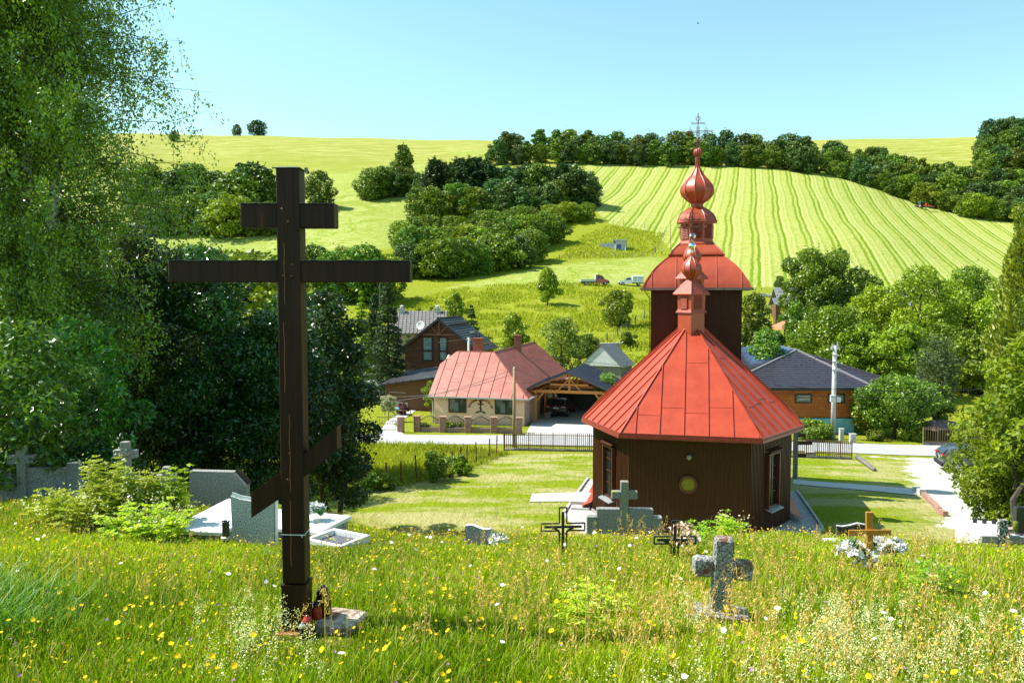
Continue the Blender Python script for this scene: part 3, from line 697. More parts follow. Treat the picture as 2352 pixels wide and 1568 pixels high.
for x0, x1, z in ((-Lf + .36, -.39, .95), (-Lf + .36, -.39, 2.28)): pass
bd = MB()
for z in (.86, EZ2 - .36): bd.box(-Lf + .36, -.39, .385, .402, z, z + .025)
bd.build('plaster_band', mat('pale plaster line', (.56, .44, .36), rough=.9), house)
rf = MB(); q = 7.15
R1, R2, R3 = (-q, s_, RZ2), (-s_, s_, RZ2), (-s_, Lb, RZ2)
A0 = (-Lf, -.0, EZ2); K = (-Lf + .05, 2.75, EZ2 + 2.36); K2 = (-Lf + .05, 2 * s_ - 2.75, EZ2 + 2.36)
roof_panel(rf, [A0, (0, 0, EZ2), R2, R1, K], .06, .92, off=.5, lap=2.2, seed=8)
roof_panel(rf, [(0, 0, EZ2), (0, Lb, EZ2), R3, R2], .06, .46, lap=2.3, seed=2)
roof_panel(rf, [K, R1, K2], .06, 0); roof_panel(rf, [R1, (-s_, s_, RZ2 - .002), (-7.8, 2 * s_, EZ2), (-Lf, 2 * s_, EZ2), K2], .06, .6)
roof_panel(rf, [R2, R3, (-7.8, Lb, EZ2), (-7.8, 7.6, EZ2)], .06, .6)
for a, b in (((0, 0, EZ2 + .02), Vector(R2) + Vector((0, 0, .02))), (Vector(R2) + Vector((0, 0, .02)), Vector(R3) + Vector((0, 0, .02))), (Vector(R1) + Vector((0, 0, .02)), Vector(R2) + Vector((0, 0, .02)))): rf.bar(a, b, .07, .06)
rfo = rf.build('metal_roof', m_red2, house)
for (x, y, h, wd) in ((-s_ + .3, 11.0, 1.0, .55), (-6.2, 7.0, .9, .8)):
    cb = MB(); cb.box(x - wd / 2, x + wd / 2, y - .3, y + .3, RZ2 - 1.8, RZ2 + h); cb.box(x - wd / 2 - .06, x + wd / 2 + .06, y - .36, y + .36, RZ2 + h, RZ2 + h + .1); cb.build('chimney', m_brick, rfo)
g = MB(); g.bar((-Lf - .1, -.07, EZ2 - .06), (.1, -.07, EZ2 - .06), .13, .11); g.bar((.07, 0, EZ2 - .06), (.07, Lb, EZ2 - .06), .13, .11)
g.tube([(-Lf - .05, -.05, EZ2 - .08), (-Lf + .25, .3, EZ2 - .45), (-Lf + .28, .33, EZ2 - .8), (-Lf + .28, .33, 0)], .055, 8)
g.build('gutter', mat('grey gutter', (.40, .40, .40), (.5, .5, .5), 3, .4, metal=.4), house)
for x in (-5.95, -2.05):
    f = MB(); f.box(x - .75, x + .75, .31, .41, .92, .98 + .02); f.box(x - .75, x - .66, .33, .41, 1.0, 2.1); f.box(x + .66, x + .75, .33, .41, 1.0, 2.1); f.box(x - .66, x + .66, .33, .41, 2.01, 2.1); f.box(x + .12, x + .2, .335, .41, 1.0, 2.01)
    fo = f.build('window', m_darkwood, house)
    p = MB(); p.box(x - .66, x + .66, .37, .392, 1.0, 2.01); p.build('pane', m_glass, fo)
    cu_ = MB(); cu_.box(x - .3, x + .1, .362, .368, 1.0, 1.75); cu_.build('curtain', mat('dim lace curtain', (.10, .12, .13), (.2, .22, .23), 20, .8), fo)
cxw = -4.0; em = MB(); y0, y1 = .375, .398
for (a, b, c_, d_) in ((-.045, .045, 1.02, 1.88), (-.26, .26, 1.60, 1.69), (-.28, .28, 1.02, 1.10), (-.42, -.2, .93, 1.03), (.2, .42, .93, 1.03)): em.box(cxw + a, cxw + b, y0 + .001 * len(em.f) / 6, y1, c_, d_)
em.prism_y([(cxw - .12, 1.33), (cxw + .12, 1.17), (cxw + .12, 1.25), (cxw - .12, 1.41)], y0 - .004, y1)
em.prism_y([(cxw + .11 * math.cos(t), 1.83 + .11 * math.sin(t)) for t in [k * math.pi / 4 for k in range(8)]], y0 - .006, y1)
m_ink = mat('dark painted emblem', (.035, .012, .012), rough=.8)
em.build('painted_cross', m_ink, house)
# inscription bent over the cross
word = 'Благословенъ градый во имѧ Гдне'
ins = MB(); n = len(word); r_ = .90; dg = bpy.context.evaluated_depsgraph_get()
for i, chx in enumerate(word):
    if chx == ' ': continue
    cu = bpy.data.curves.new('letter', 'FONT'); cu.body = chx; cu.size = .27; cu.align_x = 'CENTER'; cu.extrude = .006; cu.resolution_u = 2
    to = bpy.data.objects.new('letter', cu); COL.objects.link(to); dg.update(); me_ = bpy.data.meshes.new_from_object(to.evaluated_get(dg), depsgraph=dg)
    a = R(168 - (168 - 12) * i / (n - 1)); b = a - math.pi / 2
    for pgn in me_.polygons:
        ins.face([(cxw + r_ * 1.02 * math.cos(a) + x_ * .62 * math.cos(b) - z_ * math.sin(b), .386 - k_, 1.22 + r_ * .82 * math.sin(a) + x_ * .62 * math.sin(b) + z_ * math.cos(b)) for x_, z_, k_ in [me_.vertices[v].co for v in pgn.vertices]])
    bpy.data.objects.remove(to); bpy.data.curves.remove(cu); bpy.data.meshes.remove(me_)
ins.build('inscription', m_ink, house)

# ------------------------------------------------------------------ front fence of the pink house
m_pier = mat('rough sandstone pier', (.22, .11, .08), (.42, .25, .19), 7, .95, .03, bscale=9)
m_wallc = mat('rendered low wall', (.26, .17, .12), (.34, .23, .17), 3, .95)
fl_ = thing('front_fence', 'wavy black iron railings between sandstone piers in front of the pink house', 'fence', (0, 0, 0))
piers = [G(px, 57.6 + dd) for px, dd in ((958, .9), (1017, .6), (1075, .4), (1134, .2), (1192, 0.))]
for p in piers:
    b = MB(); b.bbox(p.x - .24, p.x + .24, p.y - .2, p.y + .2, p.z - .2, p.z + 1.12, .03); b.bbox(p.x - .28, p.x + .28, p.y - .24, p.y + .24, p.z + 1.12, p.z + 1.2, .02); b.build('pier', m_pier, fl_)
for a, b2 in zip(piers, piers[1:]):
    wv = MB(); wv.bar((a.x + .24, a.y, a.z + .12), (b2.x - .24, b2.y, b2.z + .12), .2, .5); wv.build('low_wall', m_wallc, fl_)
    rl = MB(); n = 16; top = lambda t: .98 + .2 * math.sin((t - .25) * 2 * math.pi) * .5 + .12 * math.sin(t * math.pi)
    pp = lambda t, z: (a.x + .24 + (b2.x - a.x - .48) * t, a.y + (b2.y - a.y) * t, a.z + (b2.z - a.z) * t + z)
    for i in range(n): t = (i + .5) / n; rl.tube([pp(t, .36), pp(t, top(t) + .12)], .012, 4)
    rl.tube([pp(i / 14, top(i / 14)) for i in range(15)], .026, 5); rl.tube([pp(0, .42), pp(1, .42)], .018, 4); rl.build('iron_railing', m_black, fl_)
gt_ = thing('garden_gate', 'black iron double gate left of the pink house with one sandstone pier', 'gate', (0, 0, 0))
a, b2 = G(868, 58.2), G(921, 58.0)
b = MB(); p = b2; b.bbox(p.x - .24, p.x + .24, p.y - .2, p.y + .2, p.z - .2, p.z + 1.15, .03); b.build('pier', m_pier, gt_)
rl = MB()
for i in range(13): t = i / 12; x = a.x + (b2.x - .3 - a.x) * t; rl.tube([(x, a.y, a.z + .08), (x, a.y, a.z + 1.15)], .011, 4)
for z in (.15, .6, 1.08): rl.tube([(a.x, a.y, a.z + z), (b2.x - .3, a.y, a.z + z)], .018, 4)
rl.build('gate_leaf', m_black, gt_)
c_ = G(951, 58.0); rl = MB()
for i in range(8): y = c_.y - .1 + i * .16; rl.tube([(c_.x, y, c_.z + .08), (c_.x, y, c_.z + 1.1)], .012, 4)
for z in (.15, 1.05): rl.tube([(c_.x, c_.y - .1, c_.z + z), (c_.x, c_.y + 1.05, c_.z + z)], .02, 4)
rl.build('gate_leaf', m_black, gt_)

# ------------------------------------------------------------------ brown timber house and annex
m_log = mat('brown log cladding', (.105, .042, .018), (.15, .063, .026), 2.5, .6, .006, stretch=(.4, .4, 3))
m_tile = mat('anthracite roof tiles', (.020, .019, .022), (.036, .034, .038), 3, .5, .01, spec=.4)
m_tileg = mat('grey weathered roof tiles', (.13, .12, .12), (.24, .22, .21), 5, .85, .01)
m_beam = mat('pine beam', (.46, .16, .028), (.56, .21, .045), 4, .6, stretch=(1, 1, 4))
def tiled(mb, poly, th=.1, rows=.36, step=.028):
    """roof face of overlapping tile courses"""
    p = [Vector(q) for q in poly]; n = (p[1] - p[0]).cross(p[2] - p[0]).normalized()
    if n.z < 0: p.reverse(); n = -n
    mb.loft([[q - n * th for q in p], p])
    up = (Vector((0, 0, 1)) - n * n.z).normalized(); wv = up.cross(n); o = p[0]
    vu = [((q - o).dot(up), (q - o).dot(wv)) for q in p]; v0, v1 = min(v for v, u in vu), max(v for v, u in vu); k = v0 + .02
    while k < v1 - .1:
        s = clip_line(vu, k + .01); s2 = clip_line(vu, min(k + rows, v1 - .01)) or s
        if s:
            a0, a1 = o + up * k + wv * s[0], o + up * k + wv * s[1]; b0, b1 = o + up * (k + rows) + wv * s2[0], o + up * (k + rows) + wv * s2[1]
            if k + rows > v1: b0, b1 = o + up * v1 + wv * s2[0], o + up * v1 + wv * s2[1]
            mb.loft([[a0 + n * .002, a1 + n * .002, b1 + n * .002, b0 + n * .002], [a0 + n * (step + .02), a1 + n * (step + .02), b1 + n * .006, b0 + n * .006]])
        k += rows
O = P(1006, 731, 84.6); zg = gz(O.x, 85)
bh = thing('timber_house', 'brown log clad gabled house with anthracite tiled roof behind the pink house', 'house', (O.x, O.y, zg), -HT)
ap = O.z - zg; ez = ap - 3.0; hw2 = 3.95; Ln = 7.2
b = MB(); b.prism([(-hw2, .5), (hw2, .5), (hw2, Ln), (-hw2, Ln)], -1, ez + .1); b.prism_y([(-hw2, ez + .05), (hw2, ez + .05), (0, ap - .32)], .5, Ln)
for i in range(44):
    z = -.9 + i * .2
    hwz = hw2 if z < ez else max(.1, hw2 * (1 - (z - ez) / (ap - .3 - ez)) - .05)
    b.bar((-hwz, .49, z), (hwz, .49, z), .045, .17)
bw = b.build('log_wall', m_log, bh)
r = MB(); ov = 4.55; ez3 = ap - 3.0 * ov / hw2
tiled(r, [(0, 0, ap), (0, Ln + .3, ap), (ov, Ln + .3, ez3), (ov, 0, ez3)], .14, .37); tiled(r, [(0, Ln + .3, ap), (0, 0, ap), (-ov, 0, ez3), (-ov, Ln + .3, ez3)], .14, .37)
r.bar((0, 0, ap + .05), (0, Ln + .3, ap + .05), .22, .12)
r.bar((0, -.02, ap - .1), (ov, -.02, ez3 - .1), .05, .24); r.bar((0, -.02, ap - .1), (-ov, -.02, ez3 - .1), .05, .24)
r_ = r.build('tiled_roof', m_tile, bh)
sg = MB(); sg.bar((1.15, .4, ap - .66), (1.15, 7.0, ap - .66), .10, .06)
for i in range(20): sg.box(1.1, 1.2, .4 + i * .33, .55 + i * .33, ap - .86, ap - .62)
sg.build('snow_guard', m_black, r_)
for q in ((2.3, 2.45, 3.8, 5.2, ap - 1.75, ap - 1.55), (2.9, 3.0, 4.2, 4.3, ap - 2.3, ap - 1.7), (3.0, 3.1, 5.0, 5.1, ap - 2.4, ap - 1.8)): sg = MB(); sg.box(*q); sg.build('roof_vent', m_zinc if q[0] == 2.3 else m_black, r_)
t_ = MB(); t_.bar((-1.9, .3, ap - 1.75), (1.9, .3, ap - 1.75), .14, .14); t_.bar((0, .3, ap - 1.75), (0, .3, ap - .3), .12, .12); t_.bar((-.95, .3, ap - .85), (0, .3, ap - 1.7), .09, .09); t_.bar((.95, .3, ap - .85), (0, .3, ap - 1.7), .09, .09); t_.build('gable_truss', mat('pale brown truss', (.22, .12, .06), rough=.7), bh)
for x, w2 in ((-1.35, .62), (.42, .5)):
    f = MB(); zt, zb = ap - 1.95, ap - 4.6
    for (q0, q1, z0, z1) in ((x - w2, x - w2 + .14, zb, zt), (x + w2 - .14, x + w2, zb, zt), (x - w2 + .14, x + w2 - .14, zt - .14, zt), (x - w2 + .14, x + w2 - .14, zb, zb + .14), (x - w2 + .14, x + w2 - .14, (zt + zb) / 2 - .3, (zt + zb) / 2 - .14)): f.box(q0, q1, .36, .5, z0, z1)
    fo = f.build('window', m_darkwood, bh)
    cu_ = MB(); cu_.box(x - w2 + .14, x + w2 - .14, .45, .47, zb + .14, zt - .14); cu_.build('curtain', mat('net curtain', (.12, .22, .20), (.34, .44, .40), 5, .7, stretch=(6, 6, .5), lo=.45, hi=.6), fo)
g_ = MB(); g_.tube([(hw2 + .35, Ln, ez3 + .1), (hw2 + .1, Ln, ez - .6), (hw2 + .1, Ln, 0)], .06, 6); g_.build('downpipe', m_black, bh)
bal = MB(); xx = -hw2
bal.box(xx - 1.9, xx, 1.0, 6.0, ez - 3.5, ez - 3.3)
bo = bal.build('balcony', mat('pale balcony slab', (.5, .42, .34), rough=.8), bh)
br = MB()
for i in range(16): br.tube([(xx - 1.9 + i * .125, 1.02, ez - 3.3), (xx - 1.9 + i * .125, 1.02, ez - 2.3)], .02, 4)
for i in range(20): br.tube([(xx - 1.88, 1.0 + i * .26, ez - 3.3), (xx - 1.88, 1.0 + i * .26, ez - 2.3)], .02, 4)
br.tube([(xx, 1.02, ez - 2.3), (xx - 1.88, 1.02, ez - 2.3), (xx - 1.88, 6, ez - 2.3)], .05, 4); br.build('railing', m_black, bo)
# annex (garage) with low dark roof
O2 = P(886, 906, 74.5)
an = thing('timber_annex', 'brown boarded low annex with shallow dark roof in front of the timber house', 'shed', (O2.x, O2.y, gz(O2.x, O2.y)), -HT)
b = MB(); hz2 = 2.35; b.prism_y([(0, -.6), (5.2, -.6), (5.2, 3.0), (0, hz2)], 0, 5.5)
for i in range(14): b.bar((0, -.012, -.4 + i * .2), (5.2, -.012, -.4 + i * .2), .03, .17)
b.build('boarded_wall', m_log, an)
r = MB(); roof_panel(r, [(-.5, -.5, hz2 - .05), (5.6, -.5, 3.25), (5.6, 6, 3.9), (-.5, 6, 3.0)], .14, 0)
for i in range(8): r.box(-.4 + i * .75, -.3 + i * .75, -.4, -.2, hz2 + .02 + i * .1, hz2 + .1 + i * .1)
r.build('dark_roof', m_tile, an)
# grey roofed house far behind
O3 = P(930, 758, 100); zg3 = gz(O3.x, O3.y)
gh = thing('old_house', 'old house with grey corrugated roof half hidden behind the dark spruce', 'house', (O3.x, O3.y, min(zg3, O3.z - 2.4)), R(4))
ze = O3.z - min(zg3, O3.z - 2.4) - .3
b = MB(); b.prism([(-1.6, 0), (5, 0), (5, 7), (-1.6, 7)], -1, ze); b.build('plaster_wall', m_stbrown, gh)
r = MB(); tiled(r, [(-2, -.5, ze - .1), (5.2, -.5, ze - .1), (5.2, 3.5, ze + 2.6), (-2, 3.5, ze + 2.6)], .1, .5, .03); tiled(r, [(5.2, 7.5, ze - .1), (-2, 7.5, ze - .1), (-2, 3.5, ze + 2.6), (5.2, 3.5, ze + 2.6)], .1, .5, .03)
for i in range(15): r.bar((-1.9 + i * .48, -.5, ze), (-1.9 + i * .48, 3.5, ze + 2.68), .12, .05)
ro = r.build('corrugated_roof', m_tileg, gh)
for x in (-.6, 4.0):
    cb = MB(); cb.box(x - .4, x + .4, 3.1, 3.9, ze + 1.9, ze + 2.9); cb.box(x - .48, x + .48, 3.02, 3.98, ze + 2.9, ze + 3.0); cb.lathe([(.2, ze + 3.0), (.2, ze + 3.2), (.32, ze + 3.25), (.05, ze + 3.4)], 8, (x, 3.5)); cb.build('chimney', mat('pale chimney', (.42, .40, .37), (.5, .48, .45), 4, .9), ro)
dish = thing('satellite_dish', 'white satellite dish standing on the edge of the dark tiled gable roof', 'satellite dish', P(967, 748, 86), R(-20))
b = MB(); b.M = Matrix.Rotation(R(70), 4, 'X'); b.lathe([(.02, 0), (.2, .02), (.36, .08), (.47, .16), (.45, .17), (.34, .10), (.02, .03)], 18, cap=False); b.build('dish', m_white, dish, True)
b = MB(); b.tube([(0, .1, 0), (0, .15, -1.1)], .03, 6); b.tube([(0, -.05, -.35), (0, -.55, .05)], .015, 5); b.ball((0, -.55, .07), .06, 8, 6); b.build('mast', m_zinc, dish)

# ------------------------------------------------------------------ carport
O4 = W(1231, 972, dmin=50); O4 = Vector((O4.x, 64.3, gz(O4.x, 64.3)))
cpt = thing('carport', 'open carport of orange pine beams with dark metal roof beside the pink house', 'carport', (O4.x, O4.y, O4.z), -HT)
Wc, Dc, Hc = 5.5, 7.5, 2.5
m_dk = mat('dark blue sheet metal', (.035, .042, .06), (.055, .062, .085), 2, .35, .003, spec=.5)
for x, y in ((0, 0), (Wc, 0), (0, 3.6), (Wc, 3.6), (0, 7.2), (Wc, 7.2)):
    b = MB(); b.box(x - .08, x + .08, y - .08, y + .08, -.2, Hc); sxx = 1 if x < 1 else -1
    b.bar((x, y, Hc - .75), (x + sxx * .65, y, Hc), .1, .12); b.build('post', m_beam, cpt)
b = MB()
for y in (0, 3.6, 7.2):
    b.box(-.5, Wc + .5, y - .09, y + .09, Hc, Hc + .24); b.bar((-.55, y, Hc + .27), (Wc / 2, y, Hc + 1.62), .12, .16); b.bar((Wc + .55, y, Hc + .27), (Wc / 2, y, Hc + 1.62), .12, .16)
    b.box(Wc / 2 - .08, Wc / 2 + .08, y - .07, y + .07, Hc + .24, Hc + 1.5); b.bar((Wc / 2 + .95, y, Hc + .2), (Wc / 2 + .08, y, Hc + 1.1), .1, .1); b.bar((Wc / 2 - .95, y, Hc + .2), (Wc / 2 - .08, y, Hc + 1.1), .1, .1)
    b.box(1.2, Wc - 1.2, y - .06, y + .06, Hc + .62, Hc + .76)
b.box(-.09, .09, -.4, 7.6, Hc + .02, Hc + .2); b.box(Wc - .09, Wc + .09, -.4, 7.6, Hc + .02, Hc + .2)
b.build('roof_truss', m_beam, cpt)
r = MB(); roof_panel(r, [(-.75, -.6, Hc + .27), (-.75, 7.9, Hc + .27), (Wc / 2, 7.9, Hc + 1.75), (Wc / 2, -.6, Hc + 1.75)], .07, .5); roof_panel(r, [(Wc + .75, 7.9, Hc + .27), (Wc + .75, -.6, Hc + .27), (Wc / 2, -.6, Hc + 1.75), (Wc / 2, 7.9, Hc + 1.75)], .07, .5)
for i in range(14): r.box(-.5, -.38, -.3 + i * .58, -.2 + i * .58, Hc + .40, Hc + .52)
r.build('metal_roof', m_dk, cpt)
b = MB(); b.box(.3, Wc + .4, 7.3, 7.4, 0, Hc); b.build('back_boarding', mat('dark grey boards', (.03, .028, .025), (.06, .055, .05), 3, .9, stretch=(8, 1, .5)), cpt)
b = MB(); b.box(.25, .75, 2.2, 6.6, .45, .55); b.box(.3, .7, 2.3, 2.5, 0, .45); b.box(.3, .7, 6.2, 6.4, 0, .45); b.build('bench', mat('grey bench wood', (.18, .16, .16), rough=.8), cpt)
# white gabled shed further back
O5 = P(1338, 868, 88); g5 = gz(O5.x, 88)
sh = thing('white_roofed_shed', 'small grey timber shed with pale steep metal roof behind the carport', 'shed', (O5.x, O5.y, g5), R(-24))
z5 = max(O5.z - g5, 1.2); b = MB(); b.prism([(0, 0), (4.4, 0), (4.4, 4.4), (0, 4.4)], -.5, z5); b.build('board_wall', mat('grey boards', (.16, .15, .14), (.26, .25, .23), 4, .9, stretch=(6, 6, .5)), sh)
r = MB(); roof_panel(r, [(-.3, -.3, z5 - .1), (-.3, 4.7, z5 - .1), (2.2, 4.7, z5 + 2.3), (2.2, -.3, z5 + 2.3)], .06, .7); roof_panel(r, [(4.7, 4.7, z5 - .1), (4.7, -.3, z5 - .1), (2.2, -.3, z5 + 2.3), (2.2, 4.7, z5 + 2.3)], .06, .7)
r.build('metal_roof', mat('grey sheet metal', (.13, .13, .14), (.2, .2, .21), 2, .5), sh)
b = MB(); b.prism_y([(-.2, z5), (4.6, z5), (2.2, z5 + 2.2)], -.2, -.1); b.build('gable_sheeting', mat('pale sheet metal', (.52, .52, .54), (.66, .66, .68), 2, .45, spec=.4), sh)
# dry stone garden wall with iron gate
sw = thing('stone_wall', 'rough pale stone garden wall on the meadow edge behind the carport', 'wall', (0, 0, 0))
pa, pb = G(1322, 98), G(1425, 99); n = 16; b = MB()
for i in range(n):
    for j in range(4):
        t0, t1 = i / n + (.5 / n if j % 2 else 0), (i + .94) / n + (.5 / n if j % 2 else 0)
        if .30 < t0 < .42: continue
        a, c2 = pa.lerp(pb, t0), pa.lerp(pb, t1); k = rnd.uniform(-.04, .04)
        b.bbox(a.x, c2.x, a.y - .25 + k, a.y + .25 + k, a.z + j * .42 - .1, a.z + j * .42 + .29 + rnd.uniform(0, .02), .04)
b.build('stone_course', mat('pale fieldstone', (.32, .27, .20), (.50, .44, .34), 5, .95, .02), sw)
b = MB(); a = pa.lerp(pb, .31); c2 = pa.lerp(pb, .43)
for i in range(9): x = a.x + (c2.x - a.x) * i / 8; b.tube([(x, a.y, a.z), (x, a.y, a.z + 1.6)], .02, 4)
for z in (.1, .8, 1.5): b.tube([(a.x, a.y, a.z + z), (c2.x, a.y, a.z + z)], .03, 4)
b.box(a.x, c2.x, a.y + .02, a.y + .04, a.z + .1, a.z + 1.5); b.build('iron_gate', m_black, sw)

# ------------------------------------------------------------------ unfinished brick house on the right
O6 = P(1959, 999, 61.4); g6 = O6.z
oh = thing('brick_house', 'unplastered orange brick house with dark hipped roof and solar panels across the road', 'house', (O6.x, O6.y, g6), 0)
def brickmat():
    m, N, L, b = newmat('orange hollow brick'); b.inputs['Roughness'].default_value = .9
    tc = N.new('ShaderNodeTexCoord'); mp = N.new('ShaderNodeMapping'); mp.inputs['Rotation'].default_value = (R(90), 0, 0); L.new(tc.outputs['Object'], mp.inputs['Vector'])
    bt = N.new('ShaderNodeTexBrick'); bt.inputs['Color1'].default_value = (.46, .115, .022, 1); bt.inputs['Color2'].default_value = (.56, .16, .032, 1); bt.inputs['Mortar'].default_value = (.27, .08, .03, 1); bt.inputs['Scale'].default_value = 1; bt.inputs['Brick Width'].default_value = .38; bt.inputs['Row Height'].default_value = .25; bt.inputs['Mortar Size'].default_value = .012
    L.new(mp.outputs[0], bt.inputs['Vector']); L.new(bt.outputs['Color'], b.inputs['Base Color']); return m
m_ob = brickmat(); xl = -9.8; D6 = 9.5; zp = 1.32; ze6 = 3.72
b = MB(); b.box(xl, 0, 0, D6, zp + .08, ze6); wl6 = b.build('brick_wall', m_ob, oh)
b = MB(); b.box(xl - .05, .05, -.06, D6 + .05, -.4, zp); b.build('insulation_plinth', mat('blue insulation board', (.17, .50, .56), (.26, .58, .62), .9, .8, lo=.47, hi=.53), oh)
b = MB(); b.box(xl + 1, -2.2, -.075, -.06, .1, zp * .78); b.build('grey_render_patch', mat('grey adhesive render', (.28, .30, .32), (.36, .38, .40), 2, .9), oh)
b = MB(); b.box(xl - .02, .02, -.02, 0, zp, zp + .08); b.build('membrane_strip', m_black, oh)
for px in (1849, 1925):
    x = (px - CX) / F * 61.4 - O6.x
    f = MB()
    for q0, q1, z0, z1 in ((x - .66, x - .56, 2.5, 3.25), (x + .56, x + .66, 2.5, 3.25), (x - .56, x + .56, 3.15, 3.25), (x - .56, x + .56, 2.5, 2.6)): f.box(q0, q1, -.05, .02, z0, z1)
    fo = f.build('window', mat('anthracite window frame', (.02, .02, .023), rough=.4), oh); p = MB(); p.box(x - .56, x + .56, -.02, -.005, 2.6, 3.15); p.build('pane', mat('greenish glass', (.10, .12, .06), (.30, .30, .24), 2.5, .08, spec=.8, stretch=(.5, 1, 3)), fo)
    p = MB(); p.box(x - .45, x + .5, -.035, -.022, 2.78, 2.83); p.box(x - .45, x + .5, -.035, -.022, 3.02, 3.06); p.build('blind_rail', m_zinc, fo)
    li = MB(); li.box(x - .7, x + .7, -.012, 0, 3.26, 3.6); li.build('lintel', mat('pale clay lintel', (.46, .17, .05), rough=.9), oh)
r = MB(); er, el, rz6 = 1.35, xl - .9, ze6 + 2.5; apx = ((1836 - CX) / F * 66.5 - O6.x, 5.6, rz6); fyd = -.75; bky = D6 + .8
rx2 = apx[0]; AP2 = (rx2 - 1.6, 8.6, rz6 + .35)
tiled(r, [(el, fyd, ze6 + .02), (er, fyd, ze6 + .02), apx], .12, .33)
r2_ = MB()
tiled(r, [(er, fyd, ze6 + .02), (er + .3, bky, ze6 + .02), apx], .12, .33)
r6 = r.build('tiled_roof', mat('anthracite ribbed roof', (.030, .028, .040), (.055, .050, .066), 3, .38, .008, spec=.5), oh)
b = MB(); tiled(b, [(el, fyd, ze6 + .02), apx, AP2, (el - 1.5, 8, ze6 + 1.2)], .12, .34); b.build('rear_roof', m_tile, r6)
b = MB(); roof_panel(b, [Vector((el, fyd, ze6 + .14)).lerp(Vector(apx), .35) + Vector((0, .6, .02)), Vector(apx) + Vector((-.25, .25, .10)), Vector(AP2) + Vector((-.2, 0, .12)), Vector((el - 1.5, 8, ze6 + 1.3)).lerp(Vector(AP2), .3)], .05, 1.0, rib=(.03, .012)); b.build('solar_panel', mat('blue solar glass', (.05, .085, .17), (.07, .11, .2), 1.5, .12, spec=.9), r6)
b = MB(); cq = [(el, fyd, ze6 + .1), apx]; b.bar((el, fyd, ze6 + .1), Vector(apx) + Vector((0, 0, .06)), .16, .1); b.bar((er, fyd, ze6 + .1), Vector(apx) + Vector((0, 0, .06)), .16, .1); b.bar(Vector(apx) + Vector((0, 0, .06)), Vector(AP2) + Vector((0, 0, .08)), .16, .1); b.build('ridge_cap', mat('grey ridge tiles', (.20, .19, .21), rough=.4), r6)
# lower right wing roof
b = MB(); tiled(b, [(er - .6, 3.2, ze6 + .06), (er + 3.4, 3.2, ze6 + .06), (er - 1.4, 9, ze6 + 1.75), (apx[0] + 3.2, 9, ze6 + 1.75)], .1, .33); b.bar((er + 3.4, 3.2, ze6 + .14), (er - 1.4, 9, ze6 + 1.85), .14, .1); b.build('wing_roof', MATS['anthracite ribbed roof'], r6)
b = MB(); b.box(.4, 3.9, 3.6, D6, -.4, ze6 - .1); b.build('wing_wall', mat('dark grey render', (.10, .10, .11), rough=.9), oh)  # wing wall in one even dark grey
b = MB(); b.box(el, er, fyd - .02, fyd + .1, ze6 - .16, ze6 - .02); b.box(el + .1, er - .1, fyd + .1, .02, ze6 - .06, ze6 - .03); b.build('eave_board', m_black, oh)
# red roofed gazebo
O7 = P(1805, 786, 104); g7 = gz(O7.x, 104)
gzb = thing('gazebo', 'small dark gazebo with an orange red pyramid roof among the trees', 'gazebo', (O7.x, 104, g7), R(20))
zz7 = max(1.9, O7.z - g7)
b = MB()
for x in (-1.2, 1.2):
    for y in (-1.2, 1.2): b.box(x - .08, x + .08, y - .08, y + .08, -.3, zz7)
b.box(-1.2, 1.2, -1.25, -1.15, .2, .9); b.box(-1.25, -1.15, -1.15, 1.15, .2, .9); b.build('timber_frame', m_board, gzb)
r = MB(); r.lathe([(2.45, zz7), (2.45, zz7 + .08), (.1, zz7 + 1.25)], 4, (0, 0), math.pi / 4); r.build('pyramid_roof', mat('orange red shingles', (.42, .12, .06), (.52, .18, .09), 6, .7), gzb)
# far roofs behind the linden
O8 = P(1802, 700, 128); g8 = gz(O8.x, 128)
fh = thing('grey_roofed_cottage', 'cottage with slatted grey roof almost hidden behind the big linden tree', 'house', (O8.x, 128, g8), R(-6))
z8 = max(2., O8.z - g8); b = MB(); b.prism([(-.6, 0), (19, 0), (19, 7), (-.6, 7)], -1, z8); b.build('wooden_wall', mat('reddish wooden wall', (.13, .06, .03), rough=.8), fh)
r = MB(); tiled(r, [(-1, -.6, z8 - .1), (19.4, -.6, z8 - .1), (19.4, 3.5, z8 + 2.8), (-1, 3.5, z8 + 2.8)], .1, .42, .05); tiled(r, [(19.4, 7.6, z8 - .1), (-1, 7.6, z8 - .1), (-1, 3.5, z8 + 2.8), (19.4, 3.5, z8 + 2.8)], .1, .42, .05); r.build('slatted_roof', mat('blue grey slats', (.16, .17, .19), (.24, .25, .27), 5, .7), fh)
O9 = P(1793, 698, 121); b_ = thing('garden_shed', 'tiny shed with grey slatted roof in front of the cottage', 'shed', (O9.x, 121, gz(O9.x, 121)), R(-6)); z9 = max(1.5, O9.z - gz(O9.x, 121)); b = MB(); b.box(-.7, .7, 0, 1.6, -.4, z9); b.build('board_wall', MATS['reddish wooden wall'], b_); r = MB(); tiled(r, [(-.9, -.3, z9 - .1), (1.2, -.3, z9 - .1), (1.2, 1.8, z9 + .9), (-.9, 1.8, z9 + .9)], .08, .3, .04); r.build('slatted_roof', MATS['blue grey slats'], b_)
